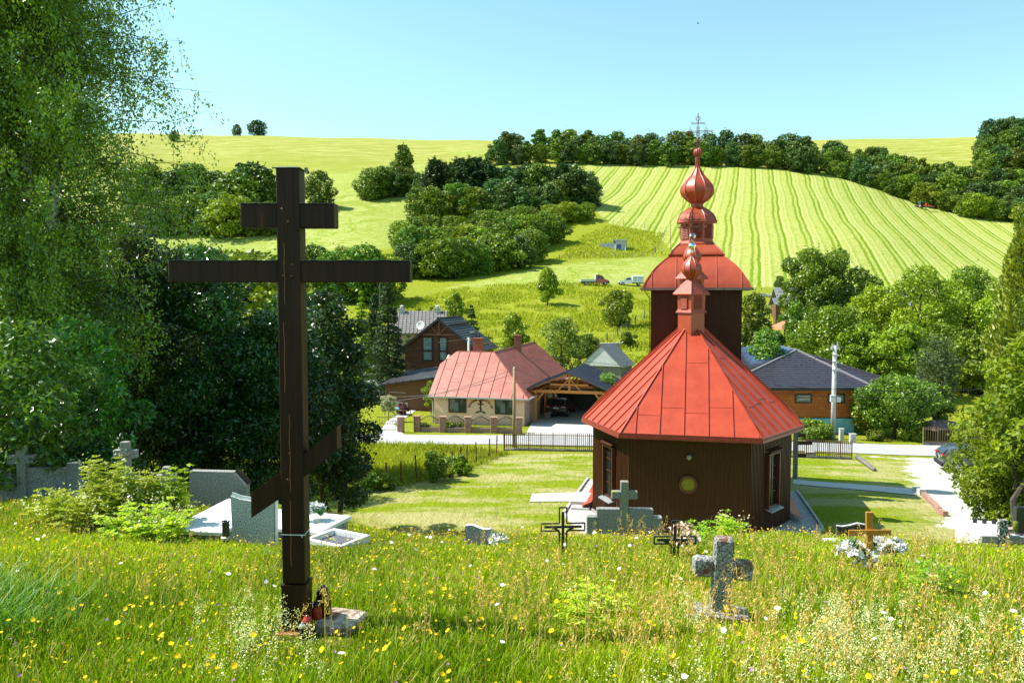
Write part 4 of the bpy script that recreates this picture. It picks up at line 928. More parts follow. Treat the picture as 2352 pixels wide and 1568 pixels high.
# hillside pump house
O10 = G(1421, 226)
ph = thing('pump_house', 'small pale concrete pump house with a blue door built into the hillside', 'hut', (O10.x, O10.y, O10.z), R(-10))
m_pc = mat('pale weathered concrete', (.36, .36, .37), (.50, .50, .49), 1.5, .9, .02)
b = MB(); b.box(-1.6, 2.1, 0, 3.5, -.8, 2.7); b.prism_y([(-3.2, .8), (-1.6, -.5), (-1.6, 2.1), (-5.2, 1.9), (-5.2, 1.2)], .1, .5); b.prism_x([(-.9, -.8), (0, -.8), (0, 1.6)], -1.1, -.8); b.prism_x([(-.9, -.8), (0, -.8), (0, 1.6)], 1.7, 2.0); b.build('concrete_wall', m_pc, ph)
b = MB(); b.box(-1.8, 2.3, -.3, 3.7, 2.7, 2.92); b.box(-.7, .9, -.5, 0, 1.62, 1.72); b.build('flat_roof', m_zinc, ph)
b = MB(); b.box(-.45, .65, -.06, 0, -.3, 1.5); b.build('blue_door', mat('blue paint', (.02, .10, .42), rough=.5), ph)
b = MB(); b.box(-1.45, -.95, -.04, 0, 1.95, 2.5); b.build('small_window', m_glassd, ph)
# ------------------------------------------------------------------ the tall three barred cross
m_cross = mat('black brown varnished timber', (.014, .006, .003), (.036, .013, .006), 2.0, .5, .005, spec=.2, stretch=(9, 9, .5), bscale=7, c3=(.11, .032, .010), hi=.62)
m_flash = mat('dark flashing', (.05, .05, .055), (.12, .12, .13), 12, .35, metal=.5)
x0 = -1.675; gb = gz(x0, 6.1)
oc = thing('orthodox_cross', 'tall black brown three barred wooden cross with slanted lower bar in the meadow', 'cross', (x0, 6.0, gb), 0)
H = .952 - gb; zz = lambda py: P(665, py, 6.0).z - gb; xx = lambda px: (px - CX) / F * 6.0 - x0
b = MB(); b.bbox(-.087, .087, 0, .17, zz(1340), H, .006); b.build('post', m_cross, oc)
b = MB(); b.bbox(-.096, .096, -.009, .179, -.12, zz(1346), .006); b.box(-.099, .099, -.012, .182, zz(1346) - .004, zz(1346) + .012); b.build('base_sleeve', m_cross, oc)
def arm(x0_, x1_, z0, z1, y0=.007, y1=.16):
    b = MB(); b.bbox(x0_, x1_, y0, y1, z0, z1, .005); return b
for (l, r, t, bt) in ((556, 770, 468, 522), (388, 942, 599, 648)):
    nm = 'upper_crossbar' if t == 468 else 'main_crossbar'
    for s_, (q0, q1) in enumerate(((xx(l), -.0865), (.0865, xx(r)))):
        ao = arm(q0, q1, zz(bt), zz(t)).build(nm, m_cross, oc)
        fb = MB(); n = 9
        for i in range(n):
            a, c_ = q0 + (q1 - q0) * i / n, q0 + (q1 - q0) * (i + 1) / n; k, k2 = .002 * math.sin(i * 2.1), .002 * math.sin((i + 1) * 2.1)
            fb.loft([[(a, -.004, zz(t) + .001 + k), (a, .166, zz(t) + .001 + k), (a, .166, zz(t) + .006 + k), (a, -.004, zz(t) + .006 + k)], [(c_, -.004, zz(t) + .001 + k2), (c_, .166, zz(t) + .001 + k2), (c_, .166, zz(t) + .006 + k2), (c_, -.004, zz(t) + .006 + k2)]])
        fb.build('flashing', m_flash, ao)
for pts2 in (((568, 1134), (637, 1083), (637, 1143), (568, 1190)), ((690, 1044), (770, 980), (770, 1034), (690, 1096))):
    b = MB(); pp = [(xx(a), zz(c_)) for a, c_ in pts2]
    if pts2[0][0] == 568: pp[1] = (-.0865, pp[1][1]); pp[2] = (-.0865, pp[2][1])
    else: pp[0] = (.0865, pp[0][1]); pp[3] = (.0865, pp[3][1])
    b.prism_y(pp, .008, .155); fo = b.build('slanted_footrest', m_cross, oc)
b = MB(); b.box(-.098, .098, -.012, .182, H - .002, H + .004); b.loft([[(-.098, -.012, H + .004), (.098, -.012, H + .004), (.098, .182, H + .004), (-.098, .182, H + .004)], [(-.06, .04, H + .016), (.06, .04, H + .016), (.06, .13, H + .016), (-.06, .13, H + .016)]]); b.build('cap_flashing', m_flash, oc)
b = MB(); zt = zz(1227)
b.tube([(-.09, .175, zt + .004), (-.0895, -.004, zt + .001), (0, -.005, zt - .001), (.0895, -.004, zt - .003), (.09, .175, zt + .002)], .0035, 5); b.tube([(.06, -.006, zt - .002), (.075, -.012, zt - .012), (.07, -.014, zt - .022)], .003, 4); b.build('white_string', m_white, oc)
b = MB()
for (px, py) in ((655, 606), (672, 607), (653, 633), (671, 634), (652, 480), (665, 508), (660, 1040), (655, 1100)):
    b.M = Matrix.Translation((xx(px), -.001, zz(py))) @ Matrix.Rotation(R(90), 4, 'X'); b.lathe([(.008, 0), (.008, .004), (.004, .008)], 8)
for (px, p0, p1, dx) in ((655, 560, 700, 3), (652, 740, 900, -4), (661, 950, 1130, 4), (660, 1150, 1300, 3)):
    b.M = Matrix.Identity(4); b.tube([(xx(px) + .004 * dx * math.sin(i * 1.7) * .2, -.0015, zz(p0 + (p1 - p0) * i / 8)) for i in range(9)], .003, 4)
b.build('resin_and_bolts', mat('rusty resin', (.16, .05, .018), (.28, .10, .03), 30, .5), oc)
m_slab = speck('lichened sandstone', (.32, .24, .18), (.50, .42, .34), 26, .9, stain=(.16, .08, .05))
fs = tag(MB().__class__().build('x', m_slab), 'x', 'x'); bpy.data.objects.remove(fs)
sl_ = MB(); sl_.bbox(-.02, .30, .02, .36, -.08, .10, .02); o = sl_.build('stone_slab', m_slab); o.location = (xx(712) + x0, 6.0, gz(x0 + .25, 6.1)); o.rotation_euler = (0, R(2), R(-12)); tag(o, 'square pale stone slab with candle lanterns on it at the foot of the tall cross', 'stone slab')
sl_ = MB(); sl_.bbox(-.13, .13, -.06, -.0125, -.1, .05, .015); o = sl_.build('footing_brick', mat('orange stone footing', (.34, .12, .04), (.42, .20, .09), 9, .9)); o.location = (x0 - .01, 6.0, gb); tag(o, 'orange brown footing block in front of the foot of the tall cross', 'footing')
def lantern(px, d, h, body, lid, label, group=None, z=None):
    p = G(px, d); zb = p.z if z is None else z
    t = thing('grave_lantern', label, 'lantern', (p.x, p.y, zb), 0, group)
    b = MB(); b.lathe([(.8 * h * .3, 0), (h * .28, .02), (h * .26, h * .5), (h * .2, h * .66), (h * .2, h * .68)], 12); b.build('glass_body', body, t, True)
    b = MB(); b.lathe([(h * .22, h * .68), (h * .23, h * .74), (h * .16, h * .88), (h * .07, h * .92), (h * .08, h * .97), (h * .03, h)], 12); b.build('lid', lid, t, True); return t
m_redg = mat('red candle glass', (.34, .02, .012), (.42, .035, .02), 6, .12, spec=.7)
m_blk = mat('black plastic', (.012, .012, .014), rough=.3)
lantern(706, 5.93, .17, m_redg, m_redg, 'red glass grave lantern standing nearest the black cross post')
lantern(729, 6.1, .15, m_redg, m_blk, 'low red grave lantern on the stone slab beside the dark lantern', z=gz(x0 + .25, 6.1) + .10)
lantern(743, 6.18, .24, m_blk, m_blk, 'tall black grave lantern on the stone slab right of the cross', z=gz(x0 + .25, 6.1) + .10)
lantern(695, 5.86, .13, m_blk, m_zinc, 'small dark grave lantern with grey lid in front of the red ones')

# ------------------------------------------------------------------ gravestones
m_gran = speck('grey speckled granite', (.10, .10, .105), (.42, .42, .43), 55, .55, .5, .1)
m_rough = speck('lichened concrete', (.07, .07, .068), (.40, .40, .38), 62, .95, .5, .1, stain=(.16, .05, .02), bump=.012)
m_conc2 = speck('weathered grave concrete', (.13, .13, .12), (.33, .33, .31), 48, .95, .5, .12, bump=.006)
m_mos = speck('mossy grave concrete', (.10, .10, .095), (.33, .33, .30), 44, .95, .5, .12, stain=(.30, .26, .03), bump=.006)
m_wstone = mat('bleached white stone', (.66, .66, .66), (.78, .78, .78), 8, .6, .001)
m_dgran = mat('dark polished granite', (.02, .022, .024), (.05, .05, .055), 30, .18, spec=.6)
def latin_cross(mb, W_, H_, arm_z, t, th, b=.012, z0=-.1):
    """upright and two arms butted to it"""
    mb.bbox(-t / 2, t / 2, 0, th, z0, H_, b); mb.bbox(-W_ / 2, -t / 2 + .004, .004, th - .004, arm_z - t / 2, arm_z + t / 2, b); mb.bbox(t / 2 - .004, W_ / 2, .004, th - .004, arm_z - t / 2, arm_z + t / 2, b)
def at(px, d): p = G(px, d); return p
p = at(1652, 6.35); t = thing('stone_cross', 'stout lichen spotted grey stone cross leaning in the near right meadow', 'cross', p, R(-6)); t.rotation_euler = (0, R(3), R(-9))
ztop = P(1658, 1238, 6.35).z - p.z
b = MB(); latin_cross(b, .475, ztop, ztop - .255, .155, .13, .018, -.05); o = b.build('cross_body', m_rough, t)
b = MB(); b.bbox(-.24, .24, -.06, .2, -.1, .10, .02); b.build('plinth', m_rough, t)
def iron_cross(px, pyt, d, wpx, label, lean):
    p = at(px, d); zt = P(px, pyt, d).z - p.z; wd = wpx / F * d
    t = thing('iron_cross', label, 'cross', p, 0, None); t.rotation_euler = (0, R(lean), R(rnd.uniform(-8, 8)))
    k = wd * .5; s = wd * .085; za = zt - wd * .45
    b = MB(); ol = [(-s, -.02), (-s, za - s), (-k, za - s), (-k, za + s), (-s, za + s), (-s, zt), (s, zt), (s, za + s), (k, za + s), (k, za - s), (s, za - s), (s, -.02)]
    for a, c_ in zip(ol, ol[1:]): b.bar((a[0], 0, a[1]), (c_[0], 0, c_[1]), .016, .022, (0, 1, 0))
    b.build('outline_frame', m_black, t)
    b = MB(); b.tube([(0, .005, -.1), (0, .005, zt - .06)], .019, 8); b.tube([(-k + .04, .005, za), (k - .04, .005, za)], .017, 8)
    for sx in (-1, 1): b.tube([(sx * .03, .005, za - .1), (sx * .08, .005, za - .03), (sx * .14, .005, za - .02)], .012, 5)
    b.build('inner_rod', m_black, t)
    b = MB(); b.bbox(-.09, .09, -.07, .08, -.1, .03, .01); b.build('foot_plate', m_black, t)
iron_cross(1293, 1165, 10.2, 102, 'black iron outline cross in the grass left of the church front', 0)
iron_cross(1548, 1196, 9.6, 100, 'black iron outline cross in front of the brown church wall beside pale flowers', 2)
# concrete cross with wide shoulders near the church
p = at(1434, 15.0); p.z = P(1434, 1232, 15.0).z; t = thing('concrete_grave_cross', 'grey concrete cross on a stepped concrete headstone before the church wall', 'gravestone', p, R(-3))
ztop = P(1434, 1106, 15).z - p.z
b = MB(); latin_cross(b, .49, ztop, ztop - .265, .15, .14, .01, -.9); b.build('cross_body', m_mos, t)
b = MB(); b.bbox(-.53, -.08, .02, .16, -.9, ztop - .53, .012); b.bbox(.08, .55, .02, .16, -.9, ztop - .53, .012); b.build('headstone', m_conc2, t)
for s1 in (-1, 1): b = MB(); b.bbox(min(s1 * .72, s1 * .53), max(s1 * .72, s1 * .53), .0, .18, -.9, ztop - .68, .012); b.build('side_pier', m_conc2, t)
# small wavy headstone with a wreath
p = at(1098, 11.4); t = thing('wavy_headstone', 'small speckled grey headstone with wavy top standing alone in the meadow', 'gravestone', p, R(-10))
zt = P(1070, 1208, 11.4).z - p.z; wv = [(-.19, -.2), (.185, -.2)] + [(.185 - .375 * i / 12, zt - .012 - .03 * (1 - i / 12) - .018 * math.sin(i / 12 * 2 * math.pi)) for i in range(13)]
b = MB(); b.prism_y(wv, 0, .07); b.build('granite_slab', m_gran, t)
b = MB(); b.prism_y([(.187, -.1), (.2, -.1), (.2, zt - .06), (.187, zt - .05)], .0, .07)
for i in range(12): b.prism_y([(.185 - .375 * i / 12, zt - .008 - .03 * (1 - i / 12) - .018 * math.sin(i / 12 * 2 * math.pi)), (.185 - .375 * (i + 1) / 12, zt - .008 - .03 * (1 - (i + 1) / 12) - .018 * math.sin((i + 1) / 12 * 2 * math.pi)), (.185 - .375 * (i + 1) / 12, zt - .03 * (1 - (i + 1) / 12) - .018 * math.sin((i + 1) / 12 * 2 * math.pi)), (.185 - .375 * i / 12, zt - .03 * (1 - i / 12) - .018 * math.sin(i / 12 * 2 * math.pi))][::-1], -.002, .072)
b.build('white_edge', m_wstone, t)
# flower bunches
m_petal = mat('white silk petals', (.72, .72, .70), (.82, .82, .80), 8, .6); m_petalp = mat('pale peach petals', (.70, .42, .28), (.78, .66, .55), 9, .6); m_lf = mat('silk leaf green', (.04, .12, .02), (.10, .22, .04), 9, .6)
def petals(n, R0, size, seed, flat=.75):
    r = np.random.default_rng(seed); V, Q = [], []
    cen = r.normal(size=(n, 3)); cen[:, 2] = abs(cen[:, 2]); cen /= np.linalg.norm(cen, axis=1)[:, None]; cen *= R0 * r.uniform(.7, 1.05, (n, 1)) * np.array([1, .8, flat])
    for c in cen:
        nn = c / (np.linalg.norm(c) + 1e-6)
        for k in range(11):
            u = r.normal(size=3); u -= nn * u.dot(nn) * .6; u /= np.linalg.norm(u); v = np.cross(nn, u); s = size * r.uniform(.6, 1.1); i = len(V)
            V += [c, c + u * s * .6 + v * s * .4 + nn * s * .3, c + u * s + nn * s * .55, c + u * s * .6 - v * s * .4 + nn * s * .3]; Q.append((i, i + 1, i + 2, i + 3))
    return V, Q
def bouquet(name, label, loc, R0, size, n, mats_, seed, cat='flowers', flat=.75):
    t = thing(name, label, cat, loc)
    V, Q = petals(n, R0, size, seed, flat); o = link('blossom', npmesh('blossom', V, Q, mats=[mats_[0]]), t)
    V, Q = petals(max(4, n // 7), R0 * .95, size * 1.3, seed + 1, flat); link('leaf', npmesh('leaf', V, Q, mats=[mats_[1]]), t)
    b = MB(); b.ball((0, 0, R0 * flat * .3), R0 * .62, 10, 6, flat); b.build('bound_stem', mats_[1], t); return t
p = at(1142, 11.35); bouquet('flower_wreath', 'white and pale faded wreath leaning on the right side of the wavy headstone', (p.x + .02, p.y - .02, p.z + .08), .13, .05, 30, (m_petal, m_lf), 3, 'wreath')
p = at(1566, 10.6); bouquet('flower_bunch', 'peach and white artificial flower bunch behind the iron cross at the church', (p.x, p.y, P(1566, 1222, 10.6).z), .13, .06, 26, (m_petalp, m_lf), 5, 'flowers')
p = at(1572, 9.9); bouquet('flower_bunch', 'orange and cream flower bunch low in the grass right of the iron cross', (p.x, p.y, P(1572, 1240, 9.9).z), .15, .06, 26, (m_petalp, m_lf), 6, 'flowers')
# orange wooden cross with white wreaths
p = at(1999, 8.8); t = thing('wooden_grave_cross', 'plain orange varnished wooden grave cross above white flower wreaths', 'cross', p, R(-4)); t.rotation_euler = (0, R(-2), R(-5))
m_ow = mat('orange varnished pine', (.40, .155, .022), (.52, .22, .035), 2.5, .35, stretch=(6, 6, .7))
zt = P(1995, 1176, 8.8).z - p.z; b = MB(); b.bbox(-.036, .036, 0, .035, -.2, zt, .003); b.build('upright', m_ow, t)
b = MB(); za = P(2000, 1222, 8.8).z - p.z; b.bbox(-.235, .225, -.02, .0, za - .033, za + .033, .003); b.build('crossbar', m_ow, t)
for (px, py, r0, n, lab) in ((1958, 1272, .17, 46, 'big white flower wreath leaning left of the orange wooden cross'), (2018, 1258, .13, 36, 'white ribboned wreath behind the orange wooden cross on its right'), (2055, 1262, .15, 38, 'white flower wreath farthest right beside the orange wooden cross'), (1990, 1290, .12, 26, 'white flowers lying low at the foot of the orange cross')):
    d = 8.65 if py > 1265 else 8.95; r0 *= .8; pw = P(px, py, d); pw.z = max(pw.z, gz(pw.x, d) + .02) ; bouquet('flower_wreath', lab, pw, r0, .06, n, (m_petal, m_lf), int(px), 'wreath', .85)
# dark curved headstone behind it, white blocks
p = P(1962, 1240, 14.2); t = thing('dark_headstone', 'black granite headstone with white curved top edge behind the orange cross', 'gravestone', p, R(-8))
top = [(-.30, .245), (-.2, .235), (-.08, .26), (.06, .305), (.18, .285), (.28, .22), (.34, .17)]; b = MB(); b.prism_y([(-.29, -.4), (.34, -.4)] + [(x, z - .01) for x, z in top[::-1]], 0, .09); b.build('granite_slab', m_dgran, t)
b = MB(); b.tube([(x, .045, z) for x, z in top], .014, 6); b.build('white_edge', m_wstone, t)
for px, py, d, s in ((1862, 1256, 12.4, .10), (1912, 1252, 12.2, .13)):
    b = MB(); b.bbox(-s, s, -.1, .1, -.3, .09, .01); o = b.build('white_stone_block', m_wstone); o.location = P(px, py, d); tag(o, 'low %s white stone block in the grass left of the orange cross' % ('smaller left' if px < 1900 else 'larger right'), 'stone')
# tombs at the right edge
p = P(2262, 1236, 12.4); t = thing('white_tomb', 'bleached white stone tomb slab at the right edge under the bush', 'tomb', p, R(-14))
b = MB(); b.bbox(-.22, 1.5, -.35, .75, -.6, .0, .01); b.build('tomb_base', m_wstone, t); b = MB(); b.bbox(-.2, .38, -.33, .72, .003, .10, .01); b.bbox(.40, .46, -.3, .7, .003, .05, .005); b.build('tomb_slab', m_wstone, t)
for i in range(3): b = MB(); b.box(-.02 + i * .14, .04 + i * .14, .52, .56, .1, .17); b.build('metal_tag', m_black, t)
b = MB(); b.bbox(.52, 1.45, -.3, .7, .003, .03, .005); b.build('grave_bed', mat('grey brown grave bed', (.24, .2, .17), (.4, .35, .3), 14, .95), t)
p = at(2304, 10.6); t = thing('weathered_wooden_cross', 'grey weathered wooden cross covered in white lichen at the right edge', 'cross', p, R(-4))
zt = P(2304, 1194, 10.6).z - p.z; b = MB(); b.bbox(-.058, .058, 0, .07, -.2, zt, .006); b.build('upright', speck('white lichen on wood', (.05, .05, .05), (.55, .56, .52), 34, .95, .54, .05, bump=.01), t)
za = P(2304, 1240, 10.6).z - p.z; b = MB(); b.bbox(-.28, -.06, .005, .06, za - .048, za + .048, .004); b.bbox(.06, .36, .005, .06, za - .048, za + .048, .004); b.build('crossbar', mat('silver grey wood', (.16, .16, .155), (.34, .34, .33), 4, .9, .004, stretch=(.6, 5, 9)), t)
p = P(2352, 1236, 11.6); t = thing('black_headstone', 'tall black polished headstone cut off by the right edge', 'gravestone', p, R(-3)); b = MB(); b.bbox(-.12, .5, 0, .09, -.3, P(2345, 1165, 11.6).z - p.z, .006); b.build('granite_slab', m_dgran, t); b = MB(); b.bbox(-.24, .6, -.1, .2, -.3, .08, .008); b.build('granite_plinth', m_dgran, t)
p = P(2332, 1226, 11.45); t = thing('grave_lantern', 'slim olive green glass grave lantern on the black plinth at the right edge', 'lantern', p); b = MB(); b.lathe([(.036, 0), (.036, .18), (.03, .19)], 14); b.build('glass_body', mat('olive glass', (.10, .13, .01), (.16, .18, .02), 3, .15), t, True); b = MB(); b.lathe([(.062, -.012), (.06, 0), (.04, .008)], 14); b.build('saucer', m_zinc, t, True)

# left graves
p = at(50, 15.0); t = thing('winged_grave_cross', 'grey concrete cross with low side walls and a square end pier at far left', 'gravestone', p, R(10))
zt = P(52, 1028, 15).z - p.z; b = MB(); latin_cross(b, .49, zt, zt - .23, .165, .17, .008, -.2); b.build('cross_body', m_conc2, t)
b = MB(); b.prism_y([(-.7, -.2), (-.08, -.2), (-.08, zt - .43), (-.7, zt - .36)], .05, .16); b.prism_y([(.08, -.2), (.80, -.2), (.80, zt - .44), (.08, zt - .40)], .05, .16); b.build('side_wall', m_conc2, t)
b = MB(); b.bbox(.80, 1.02, .0, .2, -.2, zt - .33, .008); b.build('end_pier', m_conc2, t)
p = P(286, 1090, 13.6); t = thing('crucifix_gravestone', 'grey stone cross with a small figure of Christ among the bushes', 'gravestone', p, R(-4))
zt = P(286, 1015, 13.6).z - p.z; b = MB(); latin_cross(b, .40, zt, zt - .21, .14, .12, .008, -.7); b.build('cross_body', m_conc2, t)
def figure(name, joints, edges, mat_, parent, sub=1):
    """one continuous body grown over a skeleton; joints: (co, radius), the first is the root"""
    me = bpy.data.meshes.new(name); me.from_pydata([j[0] for j in joints], edges, []); o = bpy.data.objects.new(name, me); COL.objects.link(o)
    sk = o.modifiers.new('skin', 'SKIN'); lay = me.skin_vertices[0].data if me.skin_vertices else None
    if lay is None:
        bpy.context.view_layer.objects.active = o; bpy.ops.mesh.customdata_skin_add(); lay = me.skin_vertices[0].data
    for i, j in enumerate(joints): lay[i].radius = (j[1], j[1] if len(j) < 3 else j[2]); lay[i].use_root = i == 0
    sb = o.modifiers.new('sub', 'SUBSURF'); sb.levels = sb.render_levels = sub
    dg = bpy.context.evaluated_depsgraph_get(); m2 = bpy.data.meshes.new_from_object(o.evaluated_get(dg)); o.modifiers.clear(); o.data = m2; bpy.data.meshes.remove(me)
    m2.materials.clear(); m2.materials.append(mat_); m2.polygons.foreach_set('use_smooth', [True] * len(m2.polygons)); o.parent = parent; return o
za = zt - .22; yf = -.02
figure('christ_figure', [((0, yf, za - .13), .014), ((0, yf, za - .06), .016), ((0, yf, za - .005), .017), ((.012, yf - .01, za + .03), .013), ((.015, yf - .012, za + .055), .011), ((-.05, yf, za), .008), ((-.1, yf, za + .02), .006), ((-.14, yf, za + .045), .006), ((.05, yf, za), .008), ((.1, yf, za + .02), .006), ((.14, yf, za + .045), .006), ((.012, yf - .02, za - .2), .011), ((0, yf, za - .28), .008), ((-.012, yf - .02, za - .2), .011), ((.004, yf - .006, za - .285), .008)], [(0, 1), (1, 2), (2, 3), (3, 4), (2, 5), (5, 6), (6, 7), (2, 8), (8, 9), (9, 10), (0, 11), (11, 12), (0, 13), (13, 14)], mat('dull bronze', (.20, .12, .06), (.3, .2, .1), 20, .5), t)
p = at(383, 13.9); p.z = P(383, 1130, 13.9).z; t = thing('small_concrete_cross', 'small pale concrete cross half hidden behind the tall leafy stem', 'gravestone', p, R(12)); zt = P(383, 1073, 13.9).z - p.z; b = MB(); latin_cross(b, .34, zt, zt - .2, .13, .14, .008, -.5); b.build('cross_body', m_conc2, t)
p = at(500, 14.0); t = thing('large_headstone', 'large rough grey concrete headstone with one clipped corner', 'gravestone', p, R(-6)); zt = P(470, 1083, 14).z - p.z
b = MB(); b.prism_y([(-.52, -.3), (.53, -.3), (.53, zt - .24), (.30, zt), (-.52, zt)], 0, .16); b.build('concrete_slab', m_conc2, t); b = MB(); b.bar((.305, .08, zt + .005), (.535, .08, zt - .235), .17, .012, (0, 1, 0)); b.build('mossy_edge', mat('dark moss edge', (.03, .025, .015), (.09, .07, .04), 20, .95, .01), t)
p = P(495, 1200, 12.2); t = thing('white_tomb', 'bright white stone tomb slab in front of the large grey headstone', 'tomb', p, R(-8)); b = MB(); b.bbox(-.42, .42, -.55, 1.2, -.6, -.02, .01); b.build('tomb_base', m_gran, t); b = MB(); b.bbox(-.45, .45, -.6, 1.25, -.018, .05, .012); b.build('tomb_slab', m_wstone, t)
p = P(581, 1236, 11.2); t = thing('speckled_headstone', 'light grey speckled granite headstone with concave top beside the tall cross', 'gravestone', p, R(-8)); zt = P(540, 1140, 11.2).z - p.z
tp = [(-.33, zt), (-.2, zt - .045), (0, zt - .07), (.2, zt - .065), (.33, zt - .03)]; b = MB(); b.prism_y([(-.30, -.3), (.31, -.3)] + tp[::-1], 0, .08); b.build('granite_slab', speck('light speckled granite', (.16, .17, .17), (.52, .53, .53), 60, .5, .47, .08), t)
b = MB()
for a, c_ in zip(tp, tp[1:]): b.bar((a[0], .04, a[1] + .006), (c_[0], .04, c_[1] + .006), .084, .01, (0, 1, 0))
b.bar((.337, .04, -.2), (.347, .04, zt - .03), .008, .084, (0, 1, 0)); b.build('white_edge', m_wstone, t)
p = P(700, 1200, 11.9); t = thing('granite_tomb', 'white topped granite tomb right of the speckled headstone, crossed by the tall cross', 'tomb', p, R(-18)); b = MB(); b.bbox(-.72, .50, -.42, .42, -.5, -.03, .008); b.build('tomb_base', m_gran, t); b = MB(); b.bbox(-.76, .54, -.46, .46, -.028, .035, .01); b.build('tomb_slab', m_wstone, t)
p = P(775, 1240, 11.1); t = thing('tomb_surround', 'low white stone tomb surround with dark blue bed in the grass', 'tomb', p, R(-30))
for q in ((-.34, .34, -.3, -.24), (-.34, .34, .24, .3), (-.34, -.28, -.238, .238), (.28, .34, -.238, .238)): b = MB(); b.bbox(q[0], q[1], q[2], q[3], -.3, .05, .006); b.build('border', m_wstone, t)
b = MB(); b.box(-.278, .278, -.236, .236, -.3, -.02); b.build('gravel_bed', mat('slate blue chippings', (.05, .06, .09), (.12, .13, .17), 60, .8), t)
p = P(722, 1174, 11.9); bouquet('flower_bunch', 'big white peony bunch on the granite tomb behind the tall cross', p, .13, .075, 30, (m_petal, m_lf), 9)
p = P(519, 1232, 11.0); t = thing('grave_vase', 'dark brown cylindrical grave vase left of the speckled headstone', 'vase', p); b = MB(); b.lathe([(.05, -.2), (.052, 0), (.048, .2), (.06, .215), (.06, .225), (.045, .225), (.04, .1)], 14, cap=False); b.build('vase_body', m_dgran, t, True)
b = MB(); b.lathe([(.07, -.03), (.07, 0), (.052, .01)], 14); b.build('foot_ring', m_zinc, t)
p = P(340, 1204, 11.6); b = MB(); b.bbox(-.16, .16, -.05, .05, -.2, .03, .008); o = b.build('grave_kerb', m_conc2); o.location = p; tag(o, 'short grey grave kerb in the grass under the leafy bush', 'grave kerb')

# ------------------------------------------------------------------ fences, poles and small things round the church
m_pick = mat('red brown pickets', (.15, .045, .035), (.24, .085, .07), 8, .8)
m_pick2 = mat('brown metal pickets', (.10, .06, .045), (.17, .11, .09), 8, .7)
def picket(px0, px1, d, n, label, h=1.15):
    t = thing('picket_fence', label, 'fence'); a, c_ = G(px0, d), G(px1, d - .1)
    for i in range(n + 1):
        q = a.lerp(c_, i / n); q.z = gz(q.x, q.y); b = MB(); r = .02 if i % 6 else .034
        b.box(q.x - r, q.x + r, q.y - .012, q.y + .012, q.z + .12, q.z + h); b.build('picket', m_pick if i % 6 == 0 else m_pick2, t)
    b = MB()
    for z in (.3, h - .17): b.bar((a.x, a.y + .025, a.z + z), (c_.x, c_.y + .025, c_.z + z), .03, .045)
    b.build('rail', m_pick, t); b = MB()
    for i in range(12):
        q, q2 = a.lerp(c_, i / 12), a.lerp(c_, (i + .97) / 12); b.bar((q.x, q.y, gz(q.x, q.y) - .05), (q2.x, q2.y, gz(q2.x, q2.y) - .05), .3, .32 + rnd.uniform(-.03, .03))
    b.build('stone_footing', mat('dark fieldstone footing', (.09, .085, .08), (.24, .22, .2), 5, .95, .03), t); return t
picket(1159, 1400, 49.3, 52, 'red brown picket fence on stone footing between the church lawn and the road')
picket(1800, 1956, 49.2, 36, 'shorter red brown picket fence along the road right of the church')
wf = thing('wire_fence', 'sagging wire mesh fence on rusty posts between tall grass and the church lawn', 'fence')
m_post = mat('rusty post', (.09, .028, .015), (.16, .055, .028), 14, .8)
wp = [W(px, py, dmin=24) for px, py in ((748, 1137), (796, 1130), (842, 1122), (885, 1122), (921, 1112), (957, 1105), (984, 1096), (1019, 1095), (1037, 1084), (1057, 1082), (1072, 1074), (1094, 1066), (1123, 1054), (1140, 1047), (1158, 1042))]
for q in wp:
    b = MB(); b.M = Matrix.Translation(q) @ Matrix.Rotation(rnd.uniform(-.05, .05), 4, 'X') @ Matrix.Rotation(rnd.uniform(-.05, .05), 4, 'Y'); b.tube([(0, 0, -.3), (0, 0, 1.22 + rnd.uniform(-.1, .12))], .04, 6); b.build('post', m_post, wf)
b = MB()
for a, c_ in zip(wp, wp[1:]):
    for z in (.12, .32, .52, .72, .95): b.tube([a + Vector((0, 0, z)), a.lerp(c_, .5) + Vector((0, 0, z - .03)), c_ + Vector((0, 0, z))], .005, 3)
    L_ = (c_ - a).length
    for i in range(int(L_ / .3)): q = a.lerp(c_, i * .3 / L_); b.tube([q + Vector((0, 0, .1)), q + Vector((0, 0, .93))], .004, 3)
b.build('wire_mesh', mat('rusty wire', (.14, .10, .07), rough=.8), wf)
def pole(name, label, px, d, pyt, r, m, arms=()):
    p = G(px, d); zt = P(px, pyt, d).z - p.z; t = thing(name, label, 'utility pole', p); b = MB(); b.tube([(0, 0, -.4), (0, 0, zt)], r, 10, r * .72); b.build('pole_shaft', m, t, True); return t, p, zt
t, pA, zA = pole('utility_pole', 'thin weathered wooden utility pole by the road in front of the pink house', 1181, 50.6, 843, .12, mat('weathered pole wood', (.26, .17, .09), (.38, .27, .15), 5, .9, stretch=(6, 6, .4)))
b = MB(); b.tube([(0, -.1, zA - .12), (0, -.14, zA)], .04, 6); b.build('insulator', m_white, t)
t, pB, zB = pole('concrete_pole', 'grey round concrete power pole in front of the orange brick house', 1913, 58.2, 793, .19, mat('pole concrete', (.40, .40, .38), (.50, .50, .48), 3, .9))
b = MB(); b.bbox(-.36, .02, -.34, -.16, zB * .40, zB * .40 + .5, .02); b.bbox(.1, .42, -.3, -.14, zB * .4 - .02, zB * .4 + .36, .02); b.build('junction_box', mat('grey white plastic', (.56, .56, .54), rough=.5), t)
b = MB(); b.bbox(-.28, .28, -.1, .1, zB - .3, zB - .12, .02); b.tube([(-.2, 0, zB - .1), (-.2, 0, zB + .12)], .05, 6); b.tube([(.2, 0, zB - .1), (.2, 0, zB + .12)], .05, 6)
for z in (.8, 1.3, 1.9): b.bbox(-.22, .22, -.22, -.1, zB - z, zB - z + .16, .02)
